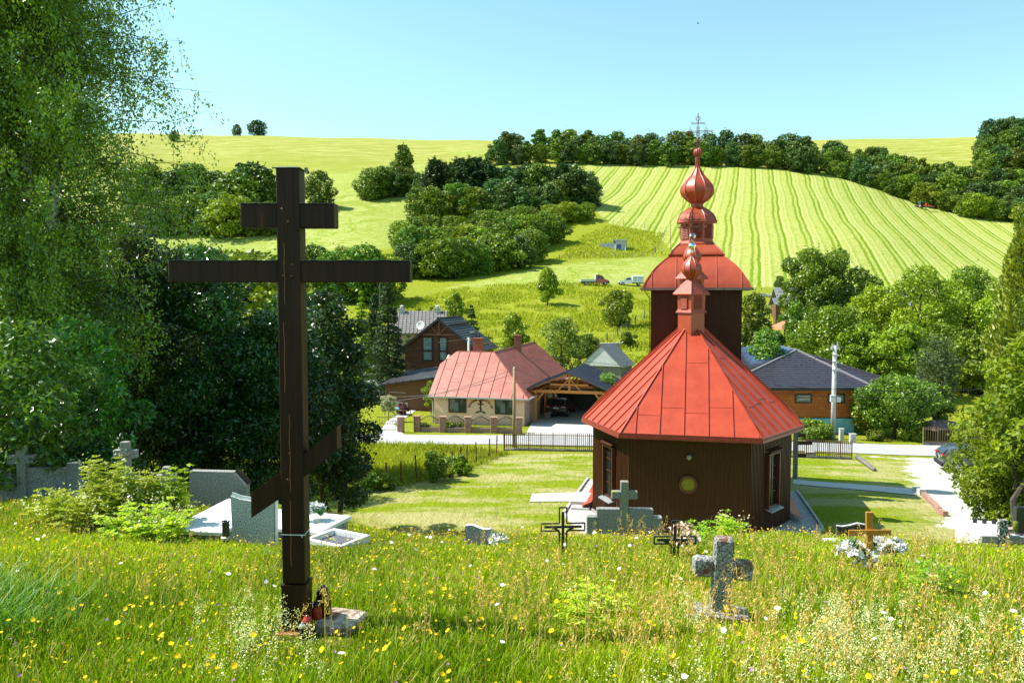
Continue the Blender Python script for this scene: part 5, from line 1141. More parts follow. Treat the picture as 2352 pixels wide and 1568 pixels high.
b.build('pole_head', mat('galvanised fitting', (.42, .42, .42), rough=.5, metal=.4), t)
t, pC, zC = pole('concrete_pole', 'short concrete pole standing left of the dark brick house roof behind the church', 1788, 66, 843, .2, MATS['pole concrete']); b = MB(); b.bbox(-.26, .26, -.1, .1, zC - .25, zC - .08, .02); b.build('pole_head', MATS['galvanised fitting'], t)
t, pD, zD = pole('concrete_pole', 'slim concrete pole between the timber house and the pink roof', 1077, 78, 775, .16, MATS['pole concrete']); b = MB(); b.bbox(-.2, .2, -.08, .08, zD - .25, zD - .1, .02); b.build('pole_head', MATS['galvanised fitting'], t)
for px, d, s, lab in ((1932, 57.2, (.15, .12, .85), 'slim grey electricity cabinet standing against the blue plinth'), (1958, 56.4, (.2, .15, .6), 'low white electricity cabinet beside the road')):
    p = G(px, d); t = thing('electricity_cabinet', lab, 'cabinet', p); b = MB(); b.bbox(-s[0], s[0], -s[1], s[1], -.1, s[2], .02); b.build('cabinet_body', MATS['grey white plastic'], t); b = MB(); b.box(-s[0] + .04, s[0] - .04, -s[1] - .012, -s[1], .1, s[2] - .06); b.build('cabinet_door', m_conc, t); b = MB(); b.bbox(-s[0] - .03, s[0] + .03, -s[1] - .03, s[1] + .03, s[2], s[2] + .04, .01); b.build('cabinet_lid', m_conc, t)
# power lines
def wire(a, b_, sag, label, r=.018, name='power_line'):
    a, b_ = Vector(a), Vector(b_); m = MB(); m.tube([a.lerp(b_, i / 20) - Vector((0, 0, 4 * sag * (i / 20) * (1 - i / 20))) for i in range(21)], r, 4); tag(m.build(name, m_black), label, 'power line')
TA, TB, TC, TD = pA + Vector((0, 0, zA - .1)), pB + Vector((0, 0, zB)), pC + Vector((0, 0, zC - .1)), pD + Vector((0, 0, zD - .1))
wire(TD, TC, 1.1, 'upper power line passing over the pink house towards the short concrete pole'); wire(TD - Vector((0, 0, .35)), TC - Vector((0, 0, .35)), 1.3, 'second power line just under the one over the pink house')
wire(P(700, 790, 80), TD, .5, 'power line coming from the dark spruce to the slim concrete pole'); wire(P(700, 805, 80), TD - Vector((0, 0, .5)), .6, 'lower slack power line in front of the timber house')
wire(P(840, 925, 58), TA, .5, 'wire rising from the left to the wooden pole across the pink roof', .014); wire(P(820, 905, 60), TA - Vector((0, 0, .3)), .7, 'lower wire to the wooden pole across the pink roof', .014); wire(TA, P(1420, 895, 66), .6, 'wire from the wooden pole to the carport side', .014)
wire(TC, TB, .4, 'power line between the short and the tall concrete poles'); wire(TB, P(2420, 826, 62), .7, 'power line running right from the tall concrete pole into the trees'); wire(P(1780, 884, 57), P(2420, 880, 55), .5, 'power line crossing the brick wall of the orange house'); wire(P(1780, 902, 57), P(2420, 893, 55), .5, 'lowest power line crossing the windows of the orange house')
# wooden post beside the church, log, stones
p = W(1826, 1100, dmin=28); t = thing('wooden_post', 'tall grey wooden post with bracket blocks at the right church corner', 'post', p); ztp = P(1823, 984, p.y).z - p.z
b = MB(); b.bbox(-.10, .10, -.1, .1, -.2, ztp, .01); b.build('post_shaft', mat('grey old timber', (.10, .09, .08), (.22, .20, .18), 4, .9, .006, stretch=(5, 5, .4)), t); b = MB()
for z, l in ((ztp - .35, .5), (ztp - .75, .85), (ztp - 1.4, .55)): b.bbox(.1, l, -.08, .08, z - .09, z + .09, .02)
b.build('bracket_block', m_board, t)
a, c_ = W(1968, 1052), W(2008, 1082); b = MB(); b.tube([a + Vector((0, 0, .1)), a.lerp(c_, .5) + Vector((0, 0, .12)), c_ + Vector((0, 0, .1))], .15, 9, .12); tag(b.build('log', mat('grey dead log', (.10, .09, .085), (.22, .2, .18), 6, .9, .01), None, True), 'grey dead log lying on the lawn beside the gravel yard', 'log')
for (q0, q1, lab) in (((2103, 1130), (2120, 1137), 'dark stone block at the end of the paved path'), ((2122, 1140), (2158, 1176), 'low timber edging between the lawn and the gravel yard'), ((2156, 1178), (2172, 1186), 'short orange edging block on the gravel')):
    a, c_ = W(*q0), W(*q1); b = MB(); b.bar(a + Vector((0, 0, .1)), c_ + Vector((0, 0, .1)), .3 if q0[0] == 2103 else .2, .34 if q0[0] == 2103 else .22); tag(b.build('edging_block', m_conc if q0[0] == 2103 else m_pier), lab, 'edging')
a = W(1860, 1046); b = MB(); b.bbox(-.3, .3, -.2, .2, -.1, .26, .04); o = b.build('stone_block', m_conc); o.location = a; tag(o, 'pale stone block on the lawn behind the short picket fence', 'stone')
b = MB(); b.bbox(0, .9, 0, 1.6, -.1, .3, .03); b.bbox(.1, .9, -.5, -.02, -.1, .16, .03); o = b.build('stone_step', m_conc); o.location = (*chl(-HW - 1.05, 3.6), gz(*chl(-HW - 1, 3.6))); o.rotation_euler = (0, 0, -TH); tag(o, 'pale worn stone step at the left side of the church', 'step')
# red seat like covered well across the road
p = W(2176, 1016, dmin=50); t = thing('covered_well', 'low dark wooden well house with a stone covered roof behind iron railings', 'well house', p, R(6))
b = MB(); b.box(-.9, .9, 0, 1.4, -.2, 1.0); b.build('board_wall', m_board, t); b = MB(); b.loft([[(-1.4, -.4, .95), (1.4, -.4, .95), (1.4, 1.8, .95), (-1.4, 1.8, .95)], [(-.9, .2, 1.4), (.9, .2, 1.4), (.9, 1.2, 1.4), (-.9, 1.2, 1.4)], [(-.5, .4, 1.5), (.5, .4, 1.5), (.5, 1., 1.5), (-.5, 1., 1.5)]]); b.build('rubble_roof', mat('brown rubble', (.10, .06, .06), (.22, .14, .13), 7, .95, .05), t)
t = thing('iron_railing_fence', 'thin pale iron railing fence on a low wall around the well house', 'fence'); a, c_ = W(2120, 1022, dmin=50), W(2260, 1024, dmin=50); b = MB()
for i in range(26): q = a.lerp(c_, i / 25); b.tube([q + Vector((0, 0, .1)), q + Vector((0, 0, 1.3))], .022 if i % 6 else .05, 4)
for z in (.3, 1.15): b.tube([a + Vector((0, 0, z)), c_ + Vector((0, 0, z))], .025, 4)
b.build('iron_railing', mat('ochre painted iron', (.22, .16, .06), rough=.6), t); b = MB(); b.bar(a + Vector((0, 0, .0)), c_ + Vector((0, 0, .0)), .25, .4); b.build('low_wall', MATS['dark fieldstone footing'], t)
p = G(1929 + 200, 56.6); 
# laundry rack, garden swing
p = W(968, 926, dmin=60); t = thing('laundry_rack', 'white and green laundry hanging on a garden drying rack by the pink house', 'laundry rack', p, R(-12)); b = MB()
for x in (-1.2, 1.2): b.tube([(x, 0, -.2), (x, 0, 1.7)], .035, 6); b.tube([(x, -.5, 1.7), (x, .5, 1.7)], .03, 5)
for y in (-.45, -.15, .15, .45): b.tube([(-1.2, y, 1.7), (1.2, y, 1.7)], .008, 4)
b.build('rack_frame', m_iron, t)
for i, (x, y, wd, ln_, mm) in enumerate(((-1.0, -.45, .34, .85, mat('green cloth', (.20, .46, .22), rough=.9)), (-.5, -.45, .5, 1.15, m_petal), (.05, -.45, .42, 1.2, m_petal), (.55, -.4, .5, 1.05, mat('grey cloth', (.42, .43, .45), rough=.9)), (.9, -.15, .4, .8, m_petal))):
    b = MB(); n = 6; b.loft([[(x + wd * j / n, y + .03 * math.sin(j * 2.2 + k) * k, 1.7 - ln_ * k / 4) for j in range(n + 1)] + [(x + wd * j / n, y + .012 + .03 * math.sin(j * 2.2 + k) * k, 1.7 - ln_ * k / 4) for j in range(n, -1, -1)] for k in range(5)]); b.build('laundry', mm, t, True)
p = W(914, 953, dmin=60); t = thing('garden_swing', 'dark metal garden swing seat on the lawn left of the pink house', 'garden swing', p, R(-25)); b = MB()
for x in (-.95, .95): b.tube([(x, -.7, 0), (x * .9, 0, 2.0), (x, .7, 0)], .035, 6)
b.tube([(-.86, 0, 2.0), (.86, 0, 2.0)], .035, 6); b.tube([(-.95, -.7, .05), (.95, -.7, .05)], .03, 5); b.tube([(-.95, .7, .05), (.95, .7, .05)], .03, 5); b.build('swing_frame', m_black, t)
b = MB(); b.bbox(-.8, .8, -.35, .25, .45, .55, .02); b.build('seat', mat('brown slats', (.12, .09, .07), rough=.8), t); b = MB(); b.prism_x([(.22, .55), (.28, .55), (.48, 1.1), (.42, 1.1)], -.8, .8); b.build('backrest', MATS['brown slats'], t); b = MB()
for x in (-.8, .8): b.tube([(x, -.05, .5), (x, 0, 2.0)], .012, 4)
b.build('chain', m_black, t); b = MB(); b.bbox(-.2, .3, -.3, .2, .55, .68, .03); o = b.build('cushion', mat('teal cushion', (.10, .40, .38), rough=.9), t)
p = W(870, 905, dmin=70); t = thing('white_van_corner', 'pale parked trailer just showing between the dark trees and the annex', 'trailer', G(868, 80), R(70)); b = MB(); b.bbox(-1.1, 1.1, -.9, .9, .4, 2.0, .1); b.build('trailer_body', m_white, t); b = MB()
for x in (-.7, .7):
    b.M = Matrix.Translation((x, -.92, .3)) @ Matrix.Rotation(R(90), 4, 'X'); b.lathe([(.3, -.1), (.32, -.06), (.32, .06), (.3, .1)], 14)
b.build('wheel', m_black, t)
# pasture fences on the hill
def stakes(name, label, pts2, hh, m, wires=(.5, .9)):
    t = thing(name, label, 'fence')
    for q in pts2: b = MB(); b.tube([(q.x, q.y, q.z - .3), (q.x + rnd.uniform(-.06, .06), q.y, q.z + hh)], .08, 5); b.build('post', m, t)
    b = MB()
    for a, c_ in zip(pts2, pts2[1:]):
        for z in wires: b.tube([a + Vector((0, 0, z)), c_ + Vector((0, 0, z))], .02, 3)
    b.build('fence_wire', MATS['rusty wire'], t); return t
m_gp = mat('grey pasture post', (.20, .18, .15), (.32, .29, .25), 4, .9)
stakes('pasture_fence', 'line of grey posts climbing the slope right of the pump house', [W(px, py, dmin=150) for px, py in ((1500, 590), (1506, 581), (1511, 573), (1515, 564), (1519, 556), (1523, 548), (1527, 540), (1530, 532), (1506, 528), (1480, 524), (1456, 521), (1432, 517), (1408, 514), (1388, 510), (1370, 507))], 1.6, m_gp)
stakes('pasture_fence', 'low wire pasture fence with a sign board below the pump house', [W(px, py, dmin=150) for px, py in ((1285, 597), (1312, 595), (1340, 593), (1366, 592), (1392, 592), (1412, 592), (1432, 592), (1452, 592), (1476, 592), (1500, 591))], 1.5, m_gp, (.5, 1.0, 1.4))
stakes('mesh_fence', 'green wire mesh fence beside the sunken track left of the church tower', [W(px, py, dmin=60) for px, py in ((1370, 800), (1395, 786), (1418, 772), (1440, 758), (1460, 745), (1480, 732), (1498, 720))], 1.3, mat('green fence post', (.02, .10, .05), rough=.6), (.2, .5, .8, 1.1))
# ------------------------------------------------------------------ foliage
L_far = leafmat('broad leaf far', (0.022, 0.062, 0.006), (0.19, 0.285, 0.01), 0.15, 0.5, 0.35, 0.025, 0.25)
L_farb = leafmat('bluish leaf far', (0.016, 0.052, 0.018), (0.12, 0.21, 0.035), 0.15, 0.5, 0.35, 0.025, 0.25)
L_bright = leafmat('bright shrub leaf', (0.05, 0.11, 0.004), (0.27, 0.35, 0.01), 0.2, 0.5, 0.35, 0.02, 0.2)
L_pine = leafmat('pine needles', (0.014, 0.04, 0.014), (0.07, 0.125, 0.03), 0.1, 0.5, 0.3, 0.02, 0.2)
L_mid = leafmat('linden leaf', (0.03, 0.075, 0.004), (0.29, 0.36, 0.012), 0.2, 0.4, 0.5, 0.02, 0.2)
L_will = leafmat('willow leaf', (0.06, 0.13, 0.004), (0.33, 0.45, 0.012), 0.25, 0.4, 0.45, 0.015, 0.2)
L_apple = leafmat('apple leaf', (0.035, 0.095, 0.006), (0.21, 0.32, 0.015), 0.2, 0.4, 0.5, 0.02, 0.2)
L_olive = leafmat('silvery shrub leaf', (.095, .150, .03), (.27, .36, .085), .33, .6, .2)
L_birch = leafmat('birch leaf', (0.045, 0.09, 0.005), (0.32, 0.39, 0.026), 0.22, 0.3, 0.7, 0.03, 0.3)
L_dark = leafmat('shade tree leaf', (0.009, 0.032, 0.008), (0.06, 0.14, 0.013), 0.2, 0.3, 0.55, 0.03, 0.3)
L_cherry = leafmat('cherry leaf', (0.014, 0.052, 0.008), (0.13, 0.26, 0.02), 0.25, 0.35, 0.5, 0.03, 0.3)
L_elder = leafmat('elder leaf', (.085, .165, .010), (.27, .38, .026), .4, .5, .3)
L_thuja = leafmat('thuja scales', (.10, .15, .010), (.40, .38, .045), .2)
L_grey = leafmat('grey green needles', (.055, .090, .035), (.15, .21, .08), .25, .6, .2)
L_herb = leafmat('herb leaf', (.17, .32, .010), (.46, .57, .03), .4)
L_bloss = leafmat('cream blossom', (.42, .42, .20), (.72, .70, .46), .2)
L_red = leafmat('red shrub leaf', (.06, .012, .012), (.14, .03, .03), .2)
BARK = mat('grey brown bark', (.045, .035, .026), (.10, .08, .06), 6, .95, .01, stretch=(4, 4, .6))
BIRCHB = mat('white birch bark', (.06, .055, .05), (.55, .53, .49), 5, .8, .004, stretch=(1.2, 1.2, 3.2), lo=.40, hi=.5)

def leaf_quads(C, Nn, size, rng, aspect=.5, dirs=None, sv=.35):
    n = len(C); a = rng.normal(size=(n, 3)) if dirs is None else dirs + rng.normal(size=(n, 3)) * .35
    u = a - Nn * (a * Nn).sum(1)[:, None]; u /= np.linalg.norm(u, axis=1)[:, None] + 1e-9; v = np.cross(Nn, u)
    s = (size * rng.uniform(1 - sv, 1 + sv, n))[:, None]
    V = np.stack([C - u * s, C + v * s * aspect - Nn * s * .12, C + u * s, C - v * s * aspect - Nn * s * .12], 1).reshape(-1, 3)
    return V, np.arange(4 * n).reshape(n, 4)
def unit(a): return a / (np.linalg.norm(a, axis=1)[:, None] + 1e-9)
def lobes_for(H, Rw, base, K, rng, prof=None, squash=.8, lr=(.15, .42)):
    out = []
    for i in range(K):
        t = (i + .5) / K; h = base + (1 - base) * t; th = i * 2.39996 + rng.uniform(-.5, .5)
        tt_ = (h - base) / (1 - base); w = math.sin(math.pi * min(max(tt_ * .86 + .12, 0), 1)) ** .6 if prof is None else prof(tt_)
        r = Rw * rng.uniform(*lr) * (.65 + .35 * w); rad = max(0., w * Rw - r * .8) * rng.uniform(.65, 1.15)
        zc = min(h * H, H - r * squash)
        out.append((np.array([rad * math.cos(th), rad * math.sin(th), max(zc, r * squash * .6)]), np.array([r, r, r * squash])))
    out.append((np.array([0, 0, H * (base + (1 - base) * .5)]), np.array([Rw * .55, Rw * .55, H * (1 - base) * .42])))
    return out
def lobe_points(lb, n, rng, up=.35, deep=.72):
    ar = np.array([(r[0] * r[2]) for c, r in lb]); pick = rng.choice(len(lb), int(n * 1.7), p=ar / ar.sum())
    Cc = np.array([c for c, r in lb])[pick]; Rr = np.array([r for c, r in lb])[pick]; d = unit(rng.normal(size=(len(pick), 3)))
    k = rng.uniform(0, 1, len(pick)) ** .5 * .42 + .62
    k += .12 * np.sin(d[:, 0] * 9 + Cc[:, 0] * 5) * np.sin(d[:, 1] * 8 + Cc[:, 1] * 7)
    k = np.where(rng.uniform(0, 1, len(k)) < .12, k * rng.uniform(1.05, 1.4, len(k)), k)
    Pp = Cc + d * Rr * k[:, None]; ok = np.ones(len(Pp), bool)
    for i, (c, r) in enumerate(lb): ok &= ~((((Pp - c) / r) ** 2).sum(1) < deep ** 2) | (pick == i)
    Pp, d, pick = Pp[ok][:n], d[ok][:n], pick[ok][:n]; N_ = unit(d * .6 + rng.normal(size=d.shape) * .75 + np.array([0, 0, up]))
    lt = rng.uniform(-.18, .18, len(lb))
    return Pp, N_, np.clip(rng.uniform(.12, .88, len(Pp)) + lt[pick], 0, 1)
def trunk_mb(H, Rw, base, r0, lb, rng, lean=0., nl=7):
    mb = MB(); top = Vector((lean * H * .4, 0, H * .82)); mb.tube([(0, 0, -.4), (lean * H * .12, 0, H * .22), (lean * H * .25, .02 * H, H * .5), top], [r0 * 1.25, r0, r0 * .6, r0 * .12], 7)
    for i in range(min(nl, len(lb) - 1)):
        c, r = lb[(i * 3 + 1) % (len(lb) - 1)]; z0 = H * (max(.12, base) + .35 * i / nl); st = Vector((lean * z0 * .5, 0, z0)); e = Vector(c)
        mb.tube([st, st.lerp(e, .5) + Vector((0, 0, .05 * H)), e], [r0 * .42, r0 * .25, r0 * .08], 5)
    return mb
MESHES = {}
def broad(key, H, Rw, base, K, n, leaf, lm, seed, r0=None, lean=0., aspect=.55, squash=.8, prof=None, lr=(.15, .42), up=.35):
    """crown and trunk meshes of a broadleaf tree at real size"""
    if key in MESHES: return MESHES[key]
    rng = np.random.default_rng(seed); lb = lobes_for(H, Rw, base, K, rng, prof, squash, lr)
    if lean: lb = [(c + np.array([lean * c[2] * .4, 0, 0]), r) for c, r in lb]
    Pp, N_, t = lobe_points(lb, n, rng, up); V, Q = leaf_quads(Pp, N_, leaf, rng, aspect)
    cr = npmesh('crown', V, Q, tint=t, mats=[lm]); tb = trunk_mb(H, Rw, base, r0 or H * .018, lb, rng, lean); o = tb.build('trunk', BARK); tm = o.data; bpy.data.objects.remove(o)
    MESHES[key] = (cr, tm); return cr, tm
def conifer(key, H, Rw, base, n, leaf, lm, seed, droop=.35, tiers=16, pine=False):
    if key in MESHES: return MESHES[key]
    rng = np.random.default_rng(seed); Pp, D, Nn = [], [], []
    for i in range(tiers):
        t = (i + rng.uniform(-.3, .3)) / tiers; t = min(max(t, 0), .985); z = H * (base + (1 - base) * t)
        rad = Rw * ((1 - t) ** .85 + .03) * rng.uniform(.8, 1.12) if not pine else Rw * (math.sin(math.pi * (.30 + .66 * t)) ** .8) * rng.uniform(.6, 1.15)
        nb = 7 if not pine else 6
        for b in range(nb):
            th = b * 2 * math.pi / nb + i * 1.3 + rng.uniform(-.3, .3); m = max(4, int(n / tiers / nb * (.35 + 1.2 * rad / Rw))); s = rng.uniform(.12, 1, m) ** .7 * rad * rng.uniform(.75, 1.1)
            wd = (rad - s) * .28 + .05 * Rw
            side = rng.normal(size=m) * wd * .6; q = np.stack([np.cos(th) * s - np.sin(th) * side, np.sin(th) * s + np.cos(th) * side, z + (-droop * s if not pine else .22 * s) + rng.normal(size=m) * (.04 if not pine else .13) * Rw + .1 * s * s / max(rad, .1)], 1)
            Pp.append(q); D.append(np.tile([math.cos(th), math.sin(th), -droop if not pine else .5], (m, 1))); Nn.append(unit(rng.normal(size=(m, 3)) * .6 + np.array([0, 0, .8])))
    Pp, D, Nn = np.concatenate(Pp), np.concatenate(D), np.concatenate(Nn); V, Q = leaf_quads(Pp, Nn, leaf, rng, .32, D)
    cr = npmesh('crown', V, Q, tint=rng.uniform(.05, .95, len(Q)), mats=[lm]); mb = MB(); r0 = H * .016
    mb.tube([(0, 0, -.4), (0, 0, H * .5), (0, 0, H * .98)], [r0 * 1.2, r0 * .7, r0 * .1], 7); o = mb.build('trunk', BARK); tm = o.data; bpy.data.objects.remove(o); MESHES[key] = (cr, tm); return cr, tm
def plant(name, label, cat, meshes, loc, rz=None, sc=1., group=None, names=('crown', 'trunk')):
    t = thing(name, label, cat, loc, rnd.uniform(0, 6.28) if rz is None else rz, group); t.scale = (sc, sc, sc) if not isinstance(sc, tuple) else sc
    for nm, m in zip(names, meshes): link(nm, m, t)
    return t

# ---- distant trees: unit-size prototypes, one mesh each (crown and stem), copied and scaled
PROTO = {}
def far_proto(kind, var):
    k = (kind, var)
    if k in PROTO: return PROTO[k]
    sd = 100 + var * 13 + len(kind) * 7
    if kind in ('leafy', 'bluish'): cr, tm = broad(('far', kind, var), 1, .46, .0, 22 + 4 * var, 5200, .029, L_far if kind == 'leafy' else L_farb, sd, .02)
    elif kind == 'tallleafy': cr, tm = broad(('far', kind, var), 1, .28, .0, 24, 4000, .028, L_far, sd, .02)
    elif kind == 'shrub': cr, tm = broad(('far', kind, var), 1, .62, .0, 22 + 3 * var, 5000, .034, L_bright, sd, .02)
    elif kind == 'silver': cr, tm = broad(('far', kind, var), 1, .55, .0, 22 + 3 * var, 4600, .034, L_olive, sd, .02)
    elif kind == 'pine': cr, tm = conifer(('far', kind, var), 1, .33, .08, 4200, .040, L_pine, sd, pine=True, tiers=13)
    PROTO[k] = (cr, tm); return PROTO[k]
ORD = ['first', 'second', 'third', 'fourth', 'fifth', 'sixth', 'seventh', 'eighth', 'ninth', 'tenth', 'eleventh', 'twelfth', 'thirteenth', 'fourteenth', 'fifteenth', 'sixteenth', 'seventeenth', 'eighteenth', 'nineteenth', 'twentieth', 'twenty-first', 'twenty-second', 'twenty-third', 'twenty-fourth', 'twenty-fifth', 'twenty-sixth', 'twenty-seventh', 'twenty-eighth', 'twenty-ninth', 'thirtieth']
KN = {'leafy': ('broadleaf_tree', 'round green tree', 'tree'), 'bluish': ('broadleaf_tree', 'bluish green tree', 'tree'), 'tallleafy': ('broadleaf_tree', 'tall narrow green tree', 'tree'), 'shrub': ('wild_shrub', 'bright green shrub', 'shrub'), 'silver': ('wild_shrub', 'pale silvery green shrub', 'shrub'), 'pine': ('pine_tree', 'dark pine', 'tree')}
def polyline(pts2, t):
    L_ = [0]
    for a, b in zip(pts2, pts2[1:]): L_.append(L_[-1] + abs(b[0] - a[0]) + 1e-6)
    s = t * L_[-1]
    for i in range(len(pts2) - 1):
        if s <= L_[i + 1] or i == len(pts2) - 2: k = (s - L_[i]) / (L_[i + 1] - L_[i]); return tuple(a + (b - a) * k for a, b in zip(pts2[i], pts2[i + 1]))
def tree_row(where, pts2, n, h, kinds, jd=6., group=None, wide=(1.0, 1.35)):
    rr = random.Random(where); items = []
    for i in range(n):
        px, d = polyline(pts2, (i + .5 + rr.uniform(-.28, .28)) / n); items.append((px, d + rr.uniform(-jd, jd), rr.uniform(*h), rr.choice(kinds), rr.randrange(3)))
    items.sort()
    for i, (px, d, hh, kd, var) in enumerate(items):
        cr, tm = far_proto(kd, var); p = G(px, d); nm, desc, cat = KN[kd]
        t = plant(nm, '%s, %s from left %s' % (desc, ORD[i], where), cat, (cr, tm), (p.x, p.y, p.z - hh * .02), rr.uniform(0, 6.28), (hh * rr.uniform(*wide), hh * rr.uniform(*wide), hh), group)
gs = 'trees along the skyline hedgerow'
tree_row('in front of the skyline hedgerow', [(1135, 402), (1300, 398), (1600, 394), (1800, 388), (1885, 384)], 24, (9.5, 13), ['leafy', 'leafy', 'bluish', 'tallleafy'], 3, gs)
tree_row('at the back of the skyline hedgerow', [(1130, 418), (1300, 414), (1600, 408), (1880, 398)], 19, (12.5, 16.5), ['leafy', 'bluish', 'bluish', 'tallleafy'], 4, gs)
gr_ = 'trees on the right slope above the striped field'
tree_row('at the edge of the wood over the tractor', [(1905, 382), (2000, 370), (2115, 355), (2250, 337), (2420, 320)], 22, (7.5, 11), ['leafy', 'leafy', 'bluish', 'shrub'], 2, gr_)
tree_row('inside the wood over the tractor', [(1900, 396), (2000, 386), (2115, 372), (2250, 354), (2420, 338)], 20, (10, 13.5), ['leafy', 'bluish'], 3, gr_)
tree_row('behind the wood over the tractor', [(1890, 408), (2000, 402), (2115, 390), (2250, 376), (2420, 360)], 18, (11, 14.5), ['leafy', 'bluish', 'leafy', 'tallleafy'], 4, gr_)
gf = 'trees of the hilltop wood at far right'
tree_row('below the far right hilltop wood', [(2238, 425), (2440, 400)], 8, (11, 14), ['leafy', 'bluish'], 5, gf)
tree_row('inside the far right hilltop wood', [(2245, 455), (2440, 435)], 8, (12, 15), ['leafy', 'bluish'], 5, gf)
tree_row('atop the far right hilltop wood', [(2262, 488), (2450, 475)], 8, (12, 15), ['leafy', 'bluish'], 5, gf)
gw = 'trees of the central wood'
tree_row("at the central wood's upper left tip", [(848, 302), (905, 312), (985, 308)], 8, (8.5, 12), ['leafy', 'bluish', 'shrub'], 4, gw)
tree_row("among the central wood's left pines", [(985, 292), (1050, 296), (1125, 298)], 9, (14.5, 17.5), ['pine'], 6, gw)
tree_row("between the central wood's pine groups", [(1110, 300), (1235, 300)], 7, (12.5, 16), ['leafy', 'bluish'], 5, gw)
tree_row("in the central wood's right pine group", [(1245, 300), (1345, 290)], 8, (12.5, 15.5), ['pine', 'pine', 'bluish'], 5, gw, (1.2, 1.6))
tree_row("just below the central wood's pines", [(950, 270), (1010, 272), (1100, 276), (1200, 280), (1300, 283)], 12, (9, 12.5), ['leafy', 'leafy', 'bluish'], 5, gw)
tree_row("in the central wood's shrub belt", [(915, 235), (1000, 243), (1150, 252), (1260, 258), (1362, 264)], 17, (5.5, 7.8), ['shrub', 'shrub', 'silver', 'leafy'], 4, gw)
tree_row('in the lower central wood', [(925, 208), (1000, 212), (1100, 218), (1200, 226), (1290, 238)], 14, (7.5, 10), ['leafy', 'shrub', 'bluish', 'leafy'], 4, gw)
tree_row("on the central wood's meadow edge", [(925, 180), (1000, 184), (1080, 190), (1170, 198), (1245, 208)], 14, (6.5, 9.5), ['leafy', 'shrub', 'leafy', 'bluish'], 4, gw)
p = G(925, 318); plant('broadleaf_tree', 'tallest narrow green tree standing above the upper left tip of the central wood', 'tree', far_proto('tallleafy', 1), p, 1., (20, 20, 18.5))
gl_ = 'trees of the left wood behind the tall cross'
tree_row('in the front row of the left wood', [(330, 250), (450, 252), (630, 250)], 10, (10, 13), ['leafy', 'shrub', 'leafy'], 5, gl_)
tree_row('in the back row of the left wood', [(300, 280), (450, 282), (625, 276)], 11, (14, 18.5), ['leafy', 'bluish', 'tallleafy'], 6, gl_)
p = G(735, 288); plant('broadleaf_tree', 'broad lone green tree right of the top of the tall cross', 'tree', far_proto('leafy', 2), p, .4, (13.5, 13.5, 13.5))
p = G(545, 540); plant('broadleaf_tree', 'smaller of two round trees on the bare left skyline', 'tree', far_proto('bluish', 0), p, .4, (8, 8, 7.5))
p = G(592, 540); plant('broadleaf_tree', 'larger wide round tree of two on the bare left skyline', 'tree', far_proto('bluish', 1), p, 2.4, (15.5, 15.5, 10))
p = G(400, 500); plant('wild_shrub', 'lone dark shrub on the dry hilltop just right of the birch', 'shrub', far_proto('bluish', 2), p, 1.4, (8, 8, 6.5))
p = G(1790, 176); plant('wild_shrub', 'small round shrub on the field edge behind the church tower', 'shrub', far_proto('leafy', 0), p, 1.4, (3, 3, 3))
tree_row("behind the tall cross's right arm", [(700, 160), (760, 155), (880, 150)], 7, (8, 11), ['silver', 'shrub', 'leafy', 'silver'], 5, 'shrubs behind the right arm of the tall cross')
tree_row("behind the tall cross's left arm", [(380, 120), (480, 118), (590, 112)], 5, (11, 14.5), ['leafy', 'shrub'], 4, 'trees behind the left arm of the tall cross')
dt = G(872, 140); b = MB(); b.tube([(0, 0, 0), (.1, 0, 5), (.2, 0, 8.5)], [.14, .09, .02], 5)
for i in range(11): z = 3 + i * .5; a = i * 2.4; b.tube([(0.1, 0, z), (.1 + math.cos(a) * 1.0, math.sin(a), z + 1.6)], [.05, .012], 4)
o = b.build('dead_tree', mat('bare grey wood', (.12, .10, .085), (.2, .17, .14), 4, .9)); o.location = dt; tag(o, 'thin bare dead tree at the left edge of the central wood', 'tree')

# ---- trees in the village and valley (each modelled at its own size)
def mid(name, label, px, d, H, Rw, kind, lm, n, leaf, base=.1, K=18, seed=1, cat='tree', sink=0., lean=0., rz=None, **kw):
    p = G(px, d); p.z -= sink
    ms = conifer((label,), H, Rw, base, n, leaf, lm, seed, **kw) if kind == 'con' else broad((label,), H, Rw, base, K, n, leaf, lm, seed, lean=lean, **kw)
    return plant(name, label, cat, ms, p, rz)
mid('spruce_tree', 'tall dark spruce left of the brown timber house', 893, 79, 12.2, 3.0, 'con', L_pine, 9000, .20, .04, seed=3, tiers=26)
mid('spruce_tree', 'second dark spruce right behind the first by the old grey roof', 862, 84, 10.8, 2.6, 'con', L_pine, 7000, .20, .04, seed=4, tiers=24)
mid('larch_tree', 'light green larch left of the dark spruces', 832, 82, 11.2, 1.8, 'con', L_will, 5500, .15, .05, seed=5, tiers=22)
mid('spruce_tree', 'small dark spruce on the meadow behind the timber house roof', 1083, 106, 5.6, 1.7, 'con', L_pine, 3600, .14, .04, seed=6, tiers=14)
mid('pine_tree', 'left one of two young pines above the old grey roof', 962, 118, 3.6, 1.0, 'con', L_pine, 900, .12, .05, seed=7, tiers=8, pine=True)
mid('pine_tree', 'right one of two young pines above the old grey roof', 991, 117, 3.9, 1.1, 'con', L_pine, 1000, .12, .05, seed=8, tiers=8, pine=True)
mid('pine_tree', 'young pine in front of the old grey corrugated roof', 938, 90, 5.6, 2.0, 'con', L_grey, 3600, .13, .05, seed=9, tiers=12)
mid('broadleaf_tree', 'leafy green tree rising behind the ridge of the timber house', 1046, 110, 6.6, 1.9, 'b', L_mid, 4500, .14, .15, seed=10)
mid('broadleaf_tree', 'pale green round tree just right of the timber house', 1180, 97, 5.6, 2.1, 'b', L_will, 6500, .12, .05, seed=11)
